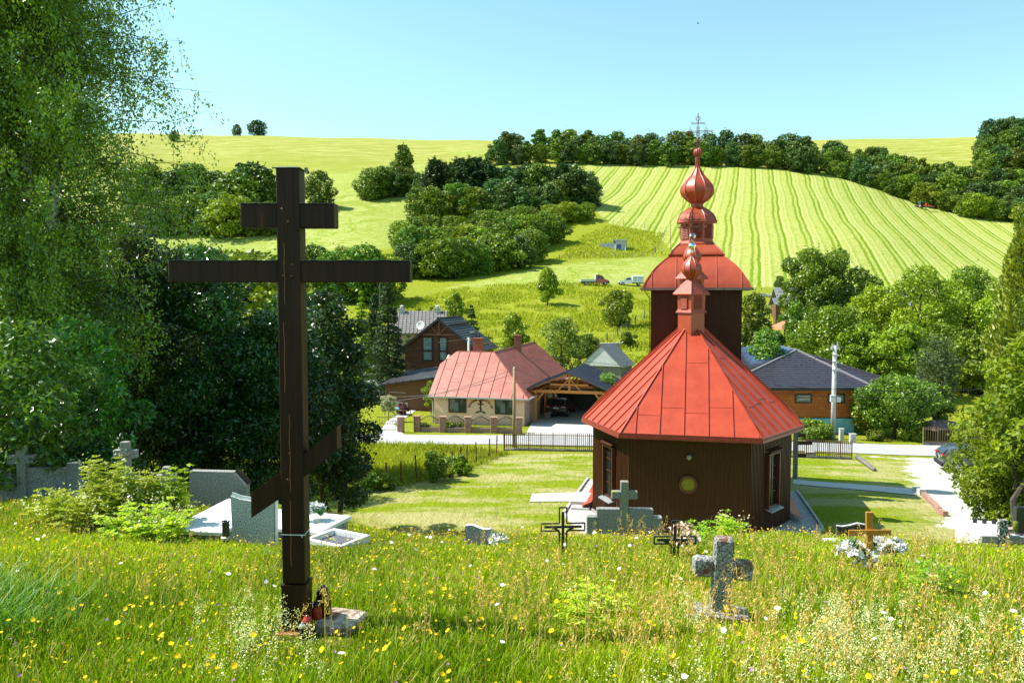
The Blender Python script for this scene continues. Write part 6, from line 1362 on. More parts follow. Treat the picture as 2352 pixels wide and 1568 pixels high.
mid('broadleaf_tree', 'loose light green tree behind the red roof chimney', 1290, 90, 6.3, 2.7, 'b', L_olive, 8000, .12, .06, 20, seed=12)
mid('broadleaf_tree', 'lone bright young tree in the middle of the meadow slope', 1258, 142, 6.6, 2.9, 'b', L_will, 6000, .16, .16, 20, seed=13, prof=lambda t: (1 - t) ** .55 * min(1, t * 3.2 + .35))
mid('wild_shrub', 'dense round dark green shrub on the meadow left of the church tower', 1418, 121, 5.6, 2.9, 'b', L_mid, 8000, .15, .0, 20, seed=14, cat='shrub')
mid('wild_shrub', 'low shrub beside the track behind the carport', 1352, 97, 3.0, 1.6, 'b', L_apple, 3200, .12, .0, 12, seed=15, cat='shrub')
mid('wild_shrub', 'small shrub in the grass strip left of the church roof', 1440, 104, 2.1, 1.3, 'b', L_apple, 2600, .12, .0, 10, seed=16, cat='shrub')
mid('wild_shrub', 'green shrub hiding the foot of the grey roofed cottage', 1818, 117, 3.6, 2.0, 'b', L_mid, 4000, .14, .0, 12, seed=28, cat='shrub')
mid('apple_tree', 'thin grey leaved fruit tree against the pale shed roof', 1392, 66, 3.9, 1.3, 'b', L_olive, 2600, .09, .25, 12, seed=17)
mid('broadleaf_tree', 'narrow green tree close behind the right side of the church tower', 1727, 71, 10.4, 2.0, 'b', L_mid, 11000, .14, .06, 22, seed=18, lr=(.4, .62))
mid('broadleaf_tree', 'lower leafy tree right of the church tower in front of the narrow one', 1757, 67, 7.6, 1.7, 'b', L_apple, 8000, .13, .06, 18, seed=19, lr=(.4, .62))
mid('linden_tree', 'great dark green linden towering over the right side of the village', 1886, 104, 12.4, 5.3, 'b', L_mid, 30000, .17, .12, 30, seed=20, r0=.42, prof=lambda t: math.sin(math.pi * min(1, .18 + .66 * t)) ** .7, lr=(.2, .32))
mid('broadleaf_tree', 'dark tree on the right shoulder of the great linden', 1992, 106, 8.8, 3.0, 'b', L_far, 10000, .16, .08, 18, seed=21)
mid('broadleaf_tree', 'thin yellowish tree at the left foot of the great linden', 1826, 98, 6.4, 2.0, 'b', L_apple, 4200, .13, .2, 14, seed=22)
for i, (px, d, H, Rw, lab) in enumerate(((1905, 83, 8.0, 3.7, 'light green willow directly behind the solar panel roof'), (2010, 92, 8.8, 3.0, 'light green willow between the linden and the tall willow'), (2112, 88, 11.4, 3.9, 'tallest light green willow right of the great linden'), (2218, 92, 10.6, 3.6, 'light green willow right of the tallest willow'), (2318, 87, 10.0, 3.6, 'light green willow behind the thuja at the right edge'), (1975, 80, 6.6, 2.6, 'low light green willow above the dark brick house roof'), (2075, 77, 7.0, 2.8, 'low willow with bare lower limbs behind the grey pine'))):
    mid('willow_tree', lab, px, d, H * 1.04, Rw * 1.18, 'b', L_will, 17000, .14, .16, 28, seed=30 + i, r0=.26, lr=(.2, .34))
for i, (px, d, H, Rw, lab) in enumerate(((2225, 78, 6.4, 3.0, 'deep green tree filling the shade under the right willows'), (2310, 76, 6.6, 3.0, 'deep green tree under the willows beside the thuja'), (2160, 82, 6.6, 3.0, 'deep green tree in the shade behind the grey pine'), (1780, 88, 4.6, 2.2, 'dark bush in front of the small red roofed gazebo'))):
    mid('broadleaf_tree', lab, px, d, H, Rw, 'b', L_far, 8000, .15, .02, 18, seed=40 + i)
mid('pine_tree', 'grey green pine with spreading tiers across the road on the right', 2150, 65, 7.0, 2.3, 'con', L_grey, 7000, .13, .12, seed=50, tiers=13, pine=True)
mid('apple_tree', 'broad apple tree with leaning trunk right of the brick house', 2052, 59, 4.6, 2.9, 'b', L_apple, 14000, .10, .22, 24, seed=51, lean=.25, rz=0.3, r0=.13, lr=(.22, .36))
mid('apple_tree', 'smaller apple tree between the broad apple tree and the well house', 2150, 60.5, 4.0, 1.6, 'b', L_apple, 7000, .10, .32, 16, seed=52, lean=-.2, rz=0.2, r0=.12)
mid('apple_tree', 'low bushy fruit tree tucked against the side of the brick house', 1990, 60.5, 3.3, 1.3, 'b', L_mid, 5000, .10, .05, 14, seed=53)
mid('garden_bush', 'glossy rounded bush by the roadside in front of the blue plinth', 1866, 57.8, 1.45, 1.5, 'b', L_apple, 7000, .075, .0, 14, seed=54, cat='bush', squash=.8)
for i, (px, d, h, lab) in enumerate(((2092, 58, 1.2, 'low dark bush under the apple trees'), (2010, 57.6, .8, 'small weedy bush at the roadside under the broad apple tree'))): mid('garden_bush', lab, px, d, h, h * .9, 'b', L_mid, 2600, .07, .0, 10, seed=60 + i, cat='bush')
p = W(899, 968, dmin=50); V0 = G(893, p.y); t = plant('ball_willow', 'round grafted willow with cream white leaves on a thin leaning stem', 'tree', broad(('ballw',), 2.2, .82, .42, 12, 6500, .055, L_bloss, 70, .035), V0, .3)
for i, (px, d, h, w_, lm, lab) in enumerate(((925, 70, 1.1, .6, L_red, 'small dark red leaved shrub behind the garden swing'), (900, 76, 1.6, 1.0, L_apple, 'green garden shrub in front of the timber annex'), (938, 75, 1.4, 1.3, L_mid, 'low leafy shrub under the annex wall'), (990, 72, 3.0, .9, L_will, 'slender yellow green tree touching the left edge of the pink roof'), (1032, 58.9, .7, .8, L_mid, 'left dark bush behind the iron railings of the pink house'), (1062, 58.9, .7, .8, L_mid, 'right dark bush behind the iron railings of the pink house'), (972, 59.2, .6, .6, L_mid, 'small bush behind the first bay of the iron railings'))):
    mid('garden_bush', lab, px, d, h, w_, 'b', lm, 2600, .06, .0 if i != 3 else .15, 10, seed=80 + i, cat='bush')
for i, (px, py, h, lab) in enumerate(((843, 1128, .9, 'left leafy bush grown into the wire fence'), (885, 1124, .8, 'bush in the wire fence just right of the left one'), (1003, 1104, 1.5, 'largest bush on the wire fence halfway along'), (1056, 1090, 1.1, 'yellow green bush on the wire fence right of the largest'))):
    p = W(px, py); ms = broad((lab,), h, h * .62, 0., 9, 2600, .06, L_will if i == 3 else L_apple, 90 + i); plant('wild_shrub', lab, 'bush', ms, p)

# ---- near trees on the left
def birch():
    rng = np.random.default_rng(5); base = G(80, 20.5); H = 18
    t = thing('birch_tree', 'huge silver birch with drooping branches filling the upper left', 'tree', base)
    st = MB()
    for dx, dy, ln, top in ((0, 0, .012, H * .93), (.35, .25, .05, H * .8)):
        st.tube([(dx * .4, dy * .4, -.4), (dx, dy, H * .25), (dx + ln * H * .5, dy, H * .55), (dx + ln * H, dy, top)], [.22, .17, .10, .02], 9)
    st.build('trunk', BIRCHB, t)
    br = MB(); Pp, D = [], []
    nl = 560
    for i in range(nl):
        if rng.uniform() < .12: continue
        z = H * (.16 + .80 * ((i + .5) / nl) ** .9); tz_ = z / H; th = rng.uniform(0, 6.283); z += rng.uniform(-.3, .3)
        R_ = 4.5 * rng.choice([.55, .8, 1, 1.05]) * (math.sin(math.pi * min(1., .30 + .62 * (1 - tz_) ** .85 * 1.0)) ** .8) * rng.uniform(.55, 1.1) * (1. if tz_ < .5 else max(.16, 1.45 - tz_ * 1.0))
        dv = np.array([math.cos(th), math.sin(th), 0]); pth = [np.array([.2, .1, z]) + dv * R_ * s + np.array([0, 0, R_ * (.62 * s - .50 * s * s)]) for s in (0, .25, .5, .75, 1)]
        pth = [q + rng.normal(size=3) * .07 * j for j, q in enumerate(pth)]; br.tube(pth, [.026, .019, .012, .007, .003], 4, cap=False)
        for k in range(13):
            s = rng.uniform(.12, 1.0); a = np.array([.2, .1, z]) + dv * R_ * s + np.array([0, 0, R_ * (.62 * s - .50 * s * s)])
            L_ = rng.uniform(.4, 1.5); sw = rng.normal(size=2) * .3; m = int(L_ * 48)
            u = np.sort(rng.uniform(0, 1, m)); q = a + np.stack([sw[0] * u + dv[0] * .25 * u, sw[1] * u + dv[1] * .25 * u, -L_ * u ** 1.25 + .06 * u], 1) + rng.normal(size=(m, 3)) * .085
            Pp.append(q); D.append(np.tile([sw[0], sw[1], -1.], (m, 1)))
            if k % 3 == 0: br.tube([a, a + np.array([sw[0] * .5, sw[1] * .5, -L_ * .42]), a + np.array([sw[0], sw[1], -L_])], [.007, .005, .002], 3, cap=False)
    Pp, D = np.concatenate(Pp), np.concatenate(D); ok = Pp[:, 2] < H + .5; Pp, D = Pp[ok], D[ok]
    V, Q = leaf_quads(Pp, unit(rng.normal(size=Pp.shape)), .040, rng, .62, D); br.build('branch', BARK, t).data.name = 'branch'
    link('crown', npmesh('crown', V, Q, tint=np.clip(rng.normal(.5, .2, len(Q)) + .35 * np.sin(Pp[:, 0] * 2.1 + Pp[:, 2] * 1.3) * np.sin(Pp[:, 1] * 2.4 - Pp[:, 2] * .9), 0, 1), mats=[L_birch]), t)
birch()
def leafy(name, label, px, d, H, Rw, lm, n, leaf, base, K, seed, stems=1, **kw):
    p = G(px, d); rng = np.random.default_rng(seed)
    lb = lobes_for(H, Rw, base, K, rng, kw.get('prof'), kw.get('squash', .8), kw.get('lr', (.2, .34)))
    Pp, N_, t_ = lobe_points(lb, n, rng, .4, .6); V, Q = leaf_quads(Pp, N_, leaf, rng, kw.get('aspect', .42))
    t = thing(name, label, kw.get('cat', 'tree'), p); link('crown', npmesh('crown', V, Q, tint=t_, mats=[lm]), t)
    for s in range(stems):
        mb = MB(); a = s * 2.4 + seed; r0 = H * .014 / (1 + .25 * stems) * 1.6; dx, dy = (math.cos(a) * .12 * stems ** .5, math.sin(a) * .12 * stems ** .5); c, r = lb[(s * 5 + 2) % len(lb)]; top = Vector(c) * .9
        mb.tube([(dx, dy, -.4), (dx * 2, dy * 2, H * .2), Vector((dx * 2, dy * 2, H * .3)).lerp(top, .5), top], [r0, r0 * .8, r0 * .5, r0 * .15], 6)
        for j in range(6): c2, _ = lb[(s * 7 + j * 3) % len(lb)]; st = Vector((dx * 2, dy * 2, H * (.2 + .05 * j))); mb.tube([st, st.lerp(Vector(c2), .55) + Vector((0, 0, .1)), Vector(c2)], [r0 * .4, r0 * .25, r0 * .08], 4)
        mb.build('stem', BARK, t)
    return t
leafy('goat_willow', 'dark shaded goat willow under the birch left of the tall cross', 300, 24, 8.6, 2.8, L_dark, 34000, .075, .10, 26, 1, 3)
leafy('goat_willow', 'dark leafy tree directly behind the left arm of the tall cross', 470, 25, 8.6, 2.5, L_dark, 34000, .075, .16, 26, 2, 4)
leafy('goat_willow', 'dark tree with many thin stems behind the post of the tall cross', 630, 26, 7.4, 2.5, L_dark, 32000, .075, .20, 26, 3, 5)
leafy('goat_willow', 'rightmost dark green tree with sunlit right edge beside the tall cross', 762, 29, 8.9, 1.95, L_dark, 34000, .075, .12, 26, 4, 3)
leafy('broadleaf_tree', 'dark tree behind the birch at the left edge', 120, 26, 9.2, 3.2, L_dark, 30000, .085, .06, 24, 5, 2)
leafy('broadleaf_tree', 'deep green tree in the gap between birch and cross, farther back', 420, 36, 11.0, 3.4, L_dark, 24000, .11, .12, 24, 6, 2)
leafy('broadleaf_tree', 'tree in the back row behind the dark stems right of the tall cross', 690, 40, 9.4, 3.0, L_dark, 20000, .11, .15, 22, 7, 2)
leafy('cherry_tree', 'bright leaved bird cherry with large leaves at the left edge', 60, 15.6, 3.5, 1.6, L_cherry, 6500, .075, .06, 26, 8, 3, lr=(.14, .30))
leafy('cherry_tree', 'second bird cherry with sunlit leaf sprays under the birch', 190, 17.5, 4.0, 1.5, L_cherry, 6000, .075, .1, 24, 9, 3, lr=(.14, .30))
leafy('nettle_bush', 'low bright bush behind the winged grave cross', 120, 16.4, 1.5, 1.3, L_cherry, 8000, .05, .0, 14, 10, 2, cat='bush')
leafy('nettle_bush', 'low bush between the crucifix stone and the trees', 215, 16.6, 1.1, 1.1, L_cherry, 6000, .05, .0, 12, 12, 2, cat='bush')
# ---- near trees on the right
def thuja():
    rng = np.random.default_rng(9); base = G(2352, 14.8); H = 6.6; t = thing('thuja_column', 'tall brownish green thuja column cut by the right edge', 'tree', base); n = 30000
    h = rng.uniform(.02, 1, n) ** .9; th = rng.uniform(0, 6.283, n); R_ = .72 * (np.sin(np.pi * (.22 + .76 * h)) ** .7) * (1 + .16 * np.sin(th * 5 + h * 21) + .12 * np.sin(th * 3 - h * 33))
    r = R_ * (1 - .35 * rng.uniform(0, 1, n) ** 2); Pp = np.stack([r * np.cos(th), r * np.sin(th), h * H], 1); D = np.stack([np.cos(th) * .5, np.sin(th) * .5, np.ones(n)], 1); N_ = unit(np.stack([-np.sin(th), np.cos(th), 0 * th], 1) + rng.normal(size=(n, 3)) * .5)
    V, Q = leaf_quads(Pp, N_, .052, rng, .34, D); pat = .5 + .28 * np.sin(th * 4 + h * 17) * np.sin(h * 29 + th); link('crown', npmesh('crown', V, Q, tint=np.clip(pat + rng.normal(0, .2, n), 0, 1), mats=[L_thuja]), t); mb = MB(); mb.tube([(0, 0, -.4), (0, 0, H * .9)], [.10, .02], 7); mb.build('trunk', BARK, t)
thuja()
leafy('elder_bush', 'glossy green bush hanging over the gravel yard at the right edge', 2348, 14.2, 2.75, 1.25, L_elder, 25000, .040, .10, 34, 21, 4, cat='bush', lr=(.24, .38), aspect=.5)
leafy('walnut_tree', 'young walnut with big yellow green leaves before the thuja', 2356, 13.4, 3.6, .80, L_elder, 4200, .062, .30, 20, 22, 1, lr=(.24, .42), aspect=.45)
# ---- leafy herbs over the left graves
def herb(name, label, loc, H, Rw, stems, seed, blossom=.25, cat='plant', lf=.045):
    rng = np.random.default_rng(seed); t = thing(name, label, cat, loc); Pp, D, N_ = [], [], []; B = []; mb = MB()
    for i in range(stems):
        a = rng.uniform(0, 6.28); r = Rw * math.sqrt(rng.uniform(0, 1)); h = H * rng.uniform(.55, 1) * (1 - .35 * (r / Rw) ** 2); x, y = r * math.cos(a), r * math.sin(a); lx, ly = rng.normal(size=2) * .10 + np.array([x, y]) * .25
        mb.tube([(x, y, -.1), (x + lx * .4, y + ly * .4, h * .6), (x + lx, y + ly, h)], [.006, .005, .002], 3, cap=False)
        for k in range(int(h * 24)):
            s = (k + rng.uniform(0, 1)) / (h * 24); c = np.array([x + lx * s * s, y + ly * s * s, h * s]); th = k * 2.4; L_ = .20 * (1 - .55 * s)
            dv = np.array([math.cos(th), math.sin(th), .35])
            for q in range(5):
                for sd_ in (-1, 1):
                    Pp.append(c + dv * L_ * (q + 1.2) / 5.5 + np.array([-dv[1], dv[0], 0]) * sd_ * .028 - np.array([0, 0, .03 * (q / 5) ** 2])); D.append(dv * .6 + np.array([-dv[1], dv[0], 0]) * sd_); N_.append([0, 0, 1])
        if rng.uniform() < blossom:
            for k in range(16): B.append(np.array([x + lx, y + ly, h]) + rng.normal(size=3) * np.array([.05, .05, .07]))
    Pp, D, N_ = np.array(Pp), np.array(D), np.array(N_); N_ = unit(N_ + rng.normal(size=N_.shape) * .35); V, Q = leaf_quads(Pp, N_, lf, rng, .3, D); link('foliage', npmesh('foliage', V, Q, tint=rng.uniform(0, 1, len(Q)), mats=[L_herb]), t); mb.build('stem', L_herb, t)
    if B: B = np.array(B); V, Q = leaf_quads(B, unit(rng.normal(size=B.shape) + np.array([0, 0, .6])), .016, rng, .8); link('blossom', npmesh('blossom', V, Q, tint=rng.uniform(0, 1, len(Q)), mats=[L_bloss]), t)
p = G(255, 11.8); herb('tansy_bush', 'tall feathery bright green herb clump hiding the crucifix stone', p, 1.12, .62, 60, 1, .45)
p = G(405, 12.0); herb('leafy_herb', 'tall pointed leafy stem clump in front of the small concrete cross', p, 1.08, .22, 16, 2, .2)
p = G(330, 10.9); herb('meadowsweet', 'cream flowering herb clump at the foot of the feathery green one', p, .62, .5, 40, 3, .95)
p = G(150, 12.2); herb('leafy_herb', 'low green herb clump in front of the winged grave cross', p, .6, .4, 26, 4, .3)
for i, (px, d, h, lab) in enumerate(((1360, 6.3, .52, 'ferny green tansy clump in the middle of the near meadow'), (1610, 11.6, .42, 'ferny clump between the second iron cross and the church wall'), (1690, 12.6, .5, 'dark ferny clump on the crest under the church wall'), (2140, 7.4, .45, 'ferny clump in the right part of the near meadow'))):
    herb('tansy_bush', lab, G(px, d), h, .2, 14, 20 + i, .1, lf=.028)
# ------------------------------------------------------------------ meadow grass, flowers and weeds
L_grass = leafmat('meadow grass blade', (.085, .185, .002), (.40, .50, .006), .34, .5, .2, 0, 0)
L_straw = leafmat('dry grass blade', (.30, .25, .06), (.58, .50, .18), .3, .7, .15, 0, 0)
L_mead = leafmat('tall hay grass', (.14, .20, .004), (.44, .46, .05), .3, .7, .1, 0, 0)
def blades(x, y, h, wd, rng, lean=.35, z=None, k=3):
    n = len(x); z = terrain(x, y) if z is None else z; B = np.stack([x, y, z], 1)
    a = rng.uniform(0, 6.283, n); ld = np.stack([np.cos(a), np.sin(a), 0 * a], 1) * (h * lean * rng.uniform(.2, 1.6, n))[:, None]; b = a + rng.uniform(.8, 2.3, n); wv = np.stack([np.cos(b), np.sin(b), 0 * b], 1) * wd[:, None] * .5
    up = np.array([0, 0, 1.]); V = []
    for t, ww in ((0, .8), (.4, 1.), (.75, .7)):
        c = B + ld * t * t + up * (h * t * (1 - .18 * t))[:, None] - (up * .02 if t == 0 else 0); V += [c - wv * ww, c + wv * ww]
    V.append(B + ld + up * (h * .84)[:, None]); V = np.stack(V, 1).reshape(-1, 3); o = (np.arange(n) * 7)[:, None]
    Q = np.concatenate([o + np.array([[0, 1, 3, 2]]), o + np.array([[2, 3, 5, 4]])], 1).reshape(-1, 4); T = o + np.array([[4, 5, 6]])
    return V, Q, T
def vnoise(x, y, s, seed):
    r = np.random.default_rng(seed); g = r.uniform(0, 1, (64, 64)); u, v = x / s + 17.3, y / s + 9.1; i, j = np.floor(u).astype(int), np.floor(v).astype(int); fu, fv = u - i, v - j; fu, fv = fu * fu * (3 - 2 * fu), fv * fv * (3 - 2 * fv)
    G_ = lambda a, b: g[a % 64, b % 64]; return (G_(i, j) * (1 - fu) + G_(i + 1, j) * fu) * (1 - fv) + (G_(i, j + 1) * (1 - fu) + G_(i + 1, j + 1) * fu) * fv
def scatter(n, y0, y1, rng, p=1.0, mx=.72, add=1.2):
    y = y0 + (y1 - y0) * rng.uniform(0, 1, n) ** p; x = rng.uniform(-1, 1, n) * (mx * y + add); return x, y
def stuff(name, parts, label, mats_, cat):
    Vs, Qs, Ts, tq, tt_, mq, mt = [], [], [], [], [], [], []; o = 0
    for V, Q, T, tint_, mi in parts:
        Vs.append(V); Qs.append(Q + o); tq.append(tint_ if np.ndim(tint_) else np.full(len(Q), tint_)); mq.append(np.full(len(Q), mi))
        o += len(V)
        if T is not None: Ts.append(T + o - len(V)); tt_.append(tint_[:len(T)] if np.ndim(tint_) else np.full(len(T), tint_)); mt.append(np.full(len(T), mi))
    me = npmesh(name, np.concatenate(Vs), np.concatenate(Qs), np.concatenate(Ts) if Ts else None, np.concatenate(tq + tt_), mats_, np.concatenate(mq + mt)); return tag(link(name, me), label, cat, None, 'stuff')
rng = np.random.default_rng(21)
def clear(x, y, h):
    """shorter grass round stones that show their foot"""
    k = np.ones_like(h)
    for cx, cy, r, f in ((-1.5, 5.95, .36, .12), (-1.35, 5.3, .5, .45), (-1.68, 6.1, .25, .2), (1.68, 6.2, .3, .45), (4.85, 11.1, .7, .55), (-2.5, 11.6, 1.4, .35), (-4.9, 12.2, 1.0, .3), (-.5, 11.2, .4, .5), (7.2, 11.6, 1.0, .45)): k = np.where(np.hypot(x - cx, y - cy) < r, np.minimum(k, f), k)
    return h * k
def grass_part(n, y0, y1, hh, ww, p, seed):
    r = np.random.default_rng(seed); x, y = scatter(n, y0, y1, r, p); c1, c2 = vnoise(x, y, .55, 1), vnoise(x, y, 1.7, 2)
    h = hh * (.45 + .8 * c1) * r.uniform(.55, 1.25, n) * np.clip(1.25 - .055 * y, .42, 1.); h = clear(x, y, h); wd = ww * r.uniform(.7, 1.3, n) * (1 + .07 * y)
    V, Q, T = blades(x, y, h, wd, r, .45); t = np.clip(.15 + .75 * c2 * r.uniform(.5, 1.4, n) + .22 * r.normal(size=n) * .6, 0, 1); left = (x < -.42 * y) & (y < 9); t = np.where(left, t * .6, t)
    return V, Q, T, t
ps = []
for i, (n, y0, y1, hh, ww, p) in enumerate(((80000, 2.6, 7, .25, .0052, .8), (105000, 5, 11, .22, .0060, .8), (95000, 9, 15.5, .19, .0075, .9), (16000, 15, 19, .2, .012, 1))):
    V, Q, T, t = grass_part(n, y0, y1, hh, ww, p, 30 + i); ps.append((V, Q, T, np.concatenate([np.repeat(t, 2)]), 0))
    # triangles take the same tint
    ps[-1] = (V, Q, None, np.repeat(t, 2), 0); ps.append((V, T[:, [0, 1, 2, 2]][:, :3], None, t, 0)) if False else None
ps = [q for q in ps if q]
for i in range(len(ps)):
    V, Q, _, t2, mi = ps[i]; ps[i] = (V, Q, None, t2, mi)
# dry blades
x, y = scatter(26000, 3, 15.5, rng, .9); h = clear(x, y, .27 * rng.uniform(.5, 1.2, len(x)) * np.clip(1.2 - .05 * y, .45, 1)); V, Q, T = blades(x, y, h, .0045 * (1 + .08 * y) * rng.uniform(.7, 1.2, len(x)), rng, .5); ps.append((V, Q, None, np.repeat(rng.uniform(0, 1, len(x)), 2), 1))
stuff('meadow_grass', ps, 'tall sunlit green meadow grass covering the graveyard slope', [L_grass, L_straw], 'grass')
# flower heads -----------------------------------------------------------
def stems(x, y, h, wd, rng): return blades(x, y, h / .84, np.full(len(x), wd), rng, .12)
def heads(tops, r0, npet, rng, tilt=.5, aspect=.42, cup=.25):
    C, Nn, D = [], [], []
    n = len(tops); ax = unit(np.stack([rng.normal(size=n) * tilt, rng.normal(size=n) * tilt - .25, np.ones(n)], 1)); u = unit(np.cross(ax, np.array([1., .2, 0]))); v = np.cross(ax, u)
    V, Q = [], []
    for k in range(npet):
        a = 2 * math.pi * k / npet + rng.uniform(0, .4); d = u * math.cos(a) + v * math.sin(a); s = np.cross(ax, d); r = r0[:, None] * rng.uniform(.85, 1.15, (n, 1))
        V.append(np.stack([tops, tops + d * r * .62 + s * r * aspect + ax * r * cup * .6, tops + d * r + ax * r * cup, tops + d * r * .62 - s * r * aspect + ax * r * cup * .6], 1))
    V = np.concatenate(V, 1).reshape(-1, 3); return V, np.arange(len(V)).reshape(-1, 4)
def tops_of(V): return V.reshape(-1, 7, 3)[:, 6]
L_yel = leafmat('yellow petal', (.62, .40, .004), (.82, .62, .01), .25, .6, .1, 0, 0); L_wht = leafmat('white petal', (.66, .66, .60), (.84, .84, .80), .2, .6, .1, 0, 0); L_pur = leafmat('purple petal', (.30, .12, .34), (.48, .26, .52), .2, .6, .1, 0, 0); L_brn = leafmat('brown seed head', (.12, .05, .012), (.32, .16, .05), .2, .8, .1, 0, 0); L_stem = leafmat('flower stem', (.06, .11, .01), (.16, .24, .03), .2, .6, .1, 0, 0)
L_gold = leafmat('golden grass ear', (.46, .29, .07), (.70, .52, .20), .3, .7, .1, 0, 0); L_pink = leafmat('reddish grass panicle', (.28, .15, .07), (.46, .30, .15), .3, .8, .1, 0, 0); L_bed = leafmat('bedstraw blossom', (.52, .55, .25), (.80, .80, .52), .25, .7, .1, 0, 0)
def flowers(name, n, y0, y1, hr, r0, npet, m, label, seed, p=1.0, keep=None, cat='flowers', aspect=.42, cup=.25, stemw=.003):
    r = np.random.default_rng(seed); x, y = scatter(n, y0, y1, r, p)
    if keep is not None: ok = keep(x, y, r); x, y = x[ok], y[ok]
    h = r.uniform(*hr, len(x)) * np.clip(1.2 - .05 * y, .5, 1); h = np.maximum(clear(x, y, h), .1); V, Q, T = stems(x, y, h, stemw, r); tp = tops_of(V); H_, HQ = heads(tp, np.full(len(x), r0) * r.uniform(.75, 1.2, len(x)) * (1 + .03 * y), npet, r, aspect=aspect, cup=cup)
    return stuff(name, [(V, Q, None, .5, 0), (H_, HQ, None, r.uniform(0, 1, len(HQ)), 1)], label, [L_stem, m], cat)
dens = lambda x, y, r: r.uniform(0, 1, len(x)) < np.clip(.25 + 1.1 * vnoise(x, y, 1.3, 5) - .05 * np.maximum(x, 0), .1, 1)
flowers('hawkbit', 4600, 2.9, 14.5, (.15, .31), .0098, 9, L_yel, 'small yellow hawkbit flowers scattered over the whole meadow', 41, .85, dens)
flowers('hawkbit_large', 230, 2.8, 6.5, (.2, .36), .0165, 14, L_yel, 'larger yellow flowers close to the viewer', 42, .8, lambda x, y, r: r.uniform(0, 1, len(x)) < np.where(x < .5, 1, .45))
flowers('yarrow', 110, 2.9, 13, (.2, .34), .017, 18, L_wht, 'flat white yarrow heads dotted in the grass', 43, 1., None, aspect=.5, cup=.05)
flowers('clover', 150, 3, 13, (.15, .3), .010, 12, L_pur, 'tiny purple clover heads in the grass', 44, 1., None, cup=.8)
flowers('seed_head', 1600, 2.9, 12, (.16, .32), .008, 7, L_brn, 'small brown seed heads among the yellow flowers', 45, .9, dens, cat='seed heads', cup=1.0)
def plumes(name, x, y, hr, m, label, seed, nq, sz, spread, stem_m, drift=.12, cat='grass', frac=.45, stemw=.004, aspect=.4):
    r = np.random.default_rng(seed); n = len(x); h = r.uniform(*hr, n) * np.clip(1.15 - .045 * y, .5, 1); V, Q, T = blades(x, y, h / .84, np.full(n, stemw), r, drift); W7 = V.reshape(n, 7, 3); b0 = W7[:, 0:2].mean(1); tp = W7[:, 6]; tk = np.repeat(np.arange(n), nq)
    s = r.uniform(1 - frac, 1.02, len(tk)); c = b0[tk] + (tp - b0)[tk] * s[:, None] + r.normal(size=(len(tk), 3)) * (spread * (1.15 - s) / frac + spread * .15)[:, None] * np.array([1, 1, .5]) * h[tk][:, None]
    Lv, LQ = leaf_quads(c, unit(r.normal(size=c.shape)), sz, r, aspect, np.tile([0, 0, 1.], (len(c), 1))); return stuff(name, [(V, Q, None, .5, 0), (Lv, LQ, None, r.uniform(0, 1, len(LQ)), 1)], label, [stem_m, m], cat)
def cluster(spots, rng): return np.concatenate([rng.normal(cx, s, n) for cx, cy, s, n in spots]), np.concatenate([rng.normal(cy, s * .7, n) for cx, cy, s, n in spots])
r_ = np.random.default_rng(3)
x, y = cluster([(2.3, 5.0, .35, 44), (1.9, 4.4, .4, 36), (2.9, 4.4, .4, 30), (1.2, 4.1, .35, 14), (3.3, 5.4, .4, 20), (1.35, 5.8, .18, 12), (2.6, 5.9, .25, 18), (-1.75, 5.2, .18, 14), (-1.5, 4.5, .25, 10), (-2.0, 5.7, .16, 9), (.75, 4.2, .2, 6), (2.3, 5.6, .12, 12)], r_); x, y = x[y > 3.2], y[y > 3.2]
plumes('bedstraw', x, y, (.26, .48), L_bed, 'frothy cream bedstraw in the lower right of the meadow and round the cross foot', 51, 85, .0055, .085, L_stem, .15, 'flowers', .6, .004, .8)
x, y = cluster([(1.0, 5.2, .7, 66), (2.2, 4.2, .8, 60), (.4, 6.2, .7, 44), (3.4, 5.4, .9, 60), (2.0, 7.4, 1.2, 54), (4.6, 8, 1.4, 44), (-.3, 5.6, .8, 26), (1.0, 4.4, .4, 34), (-3.0, 6.5, 1.2, 14), (1.5, 9.5, 1.8, 40)], r_); x, y = x[y > 3.3], y[y > 3.3]
plumes('golden_grass', x, y, (.42, .74), L_gold, 'tall golden grass ears standing above the meadow, mostly on the right', 52, 46, .013, .030, L_gold, .30, 'grass', .34, .0045, .25)
x, y = scatter(2400, 7, 15, np.random.default_rng(4), .8); ok = vnoise(x, y, 1.6, 8) > .38; x, y = x[ok], y[ok]
plumes('grass_panicle', x, y, (.26, .44), L_pink, 'hazy reddish brown grass panicles along the crest of the meadow', 53, 9, .010, .05, L_straw, .2, 'grass', .4, .003, .25)
x, y = scatter(2600, 3, 11, np.random.default_rng(14), .9); plumes('fine_panicle', x, y, (.24, .42), L_straw, 'fine pale grass panicles mixed into the near meadow', 54, 9, .008, .045, L_straw, .3, 'grass', .4, .003, .25)
# a darker clump of long blue green grass at the left edge
x, y = cluster([(-3.8, 5.6, .3, 700), (-4.3, 6.4, .35, 600)], r_); h = np.random.default_rng(5).uniform(.3, .6, len(x)); V, Q, T = blades(x, y, h, np.full(len(x), .007), np.random.default_rng(6), .8); stuff('tussock_grass', [(V, Q, None, np.repeat(np.random.default_rng(7).uniform(0, .7, len(x)), 2), 0)], 'arching blue green tussock grass at the left edge of the meadow', [leafmat('tussock blade', (.05, .16, .012), (.26, .42, .04), .35, .5, .3, 0, 0)], 'grass')
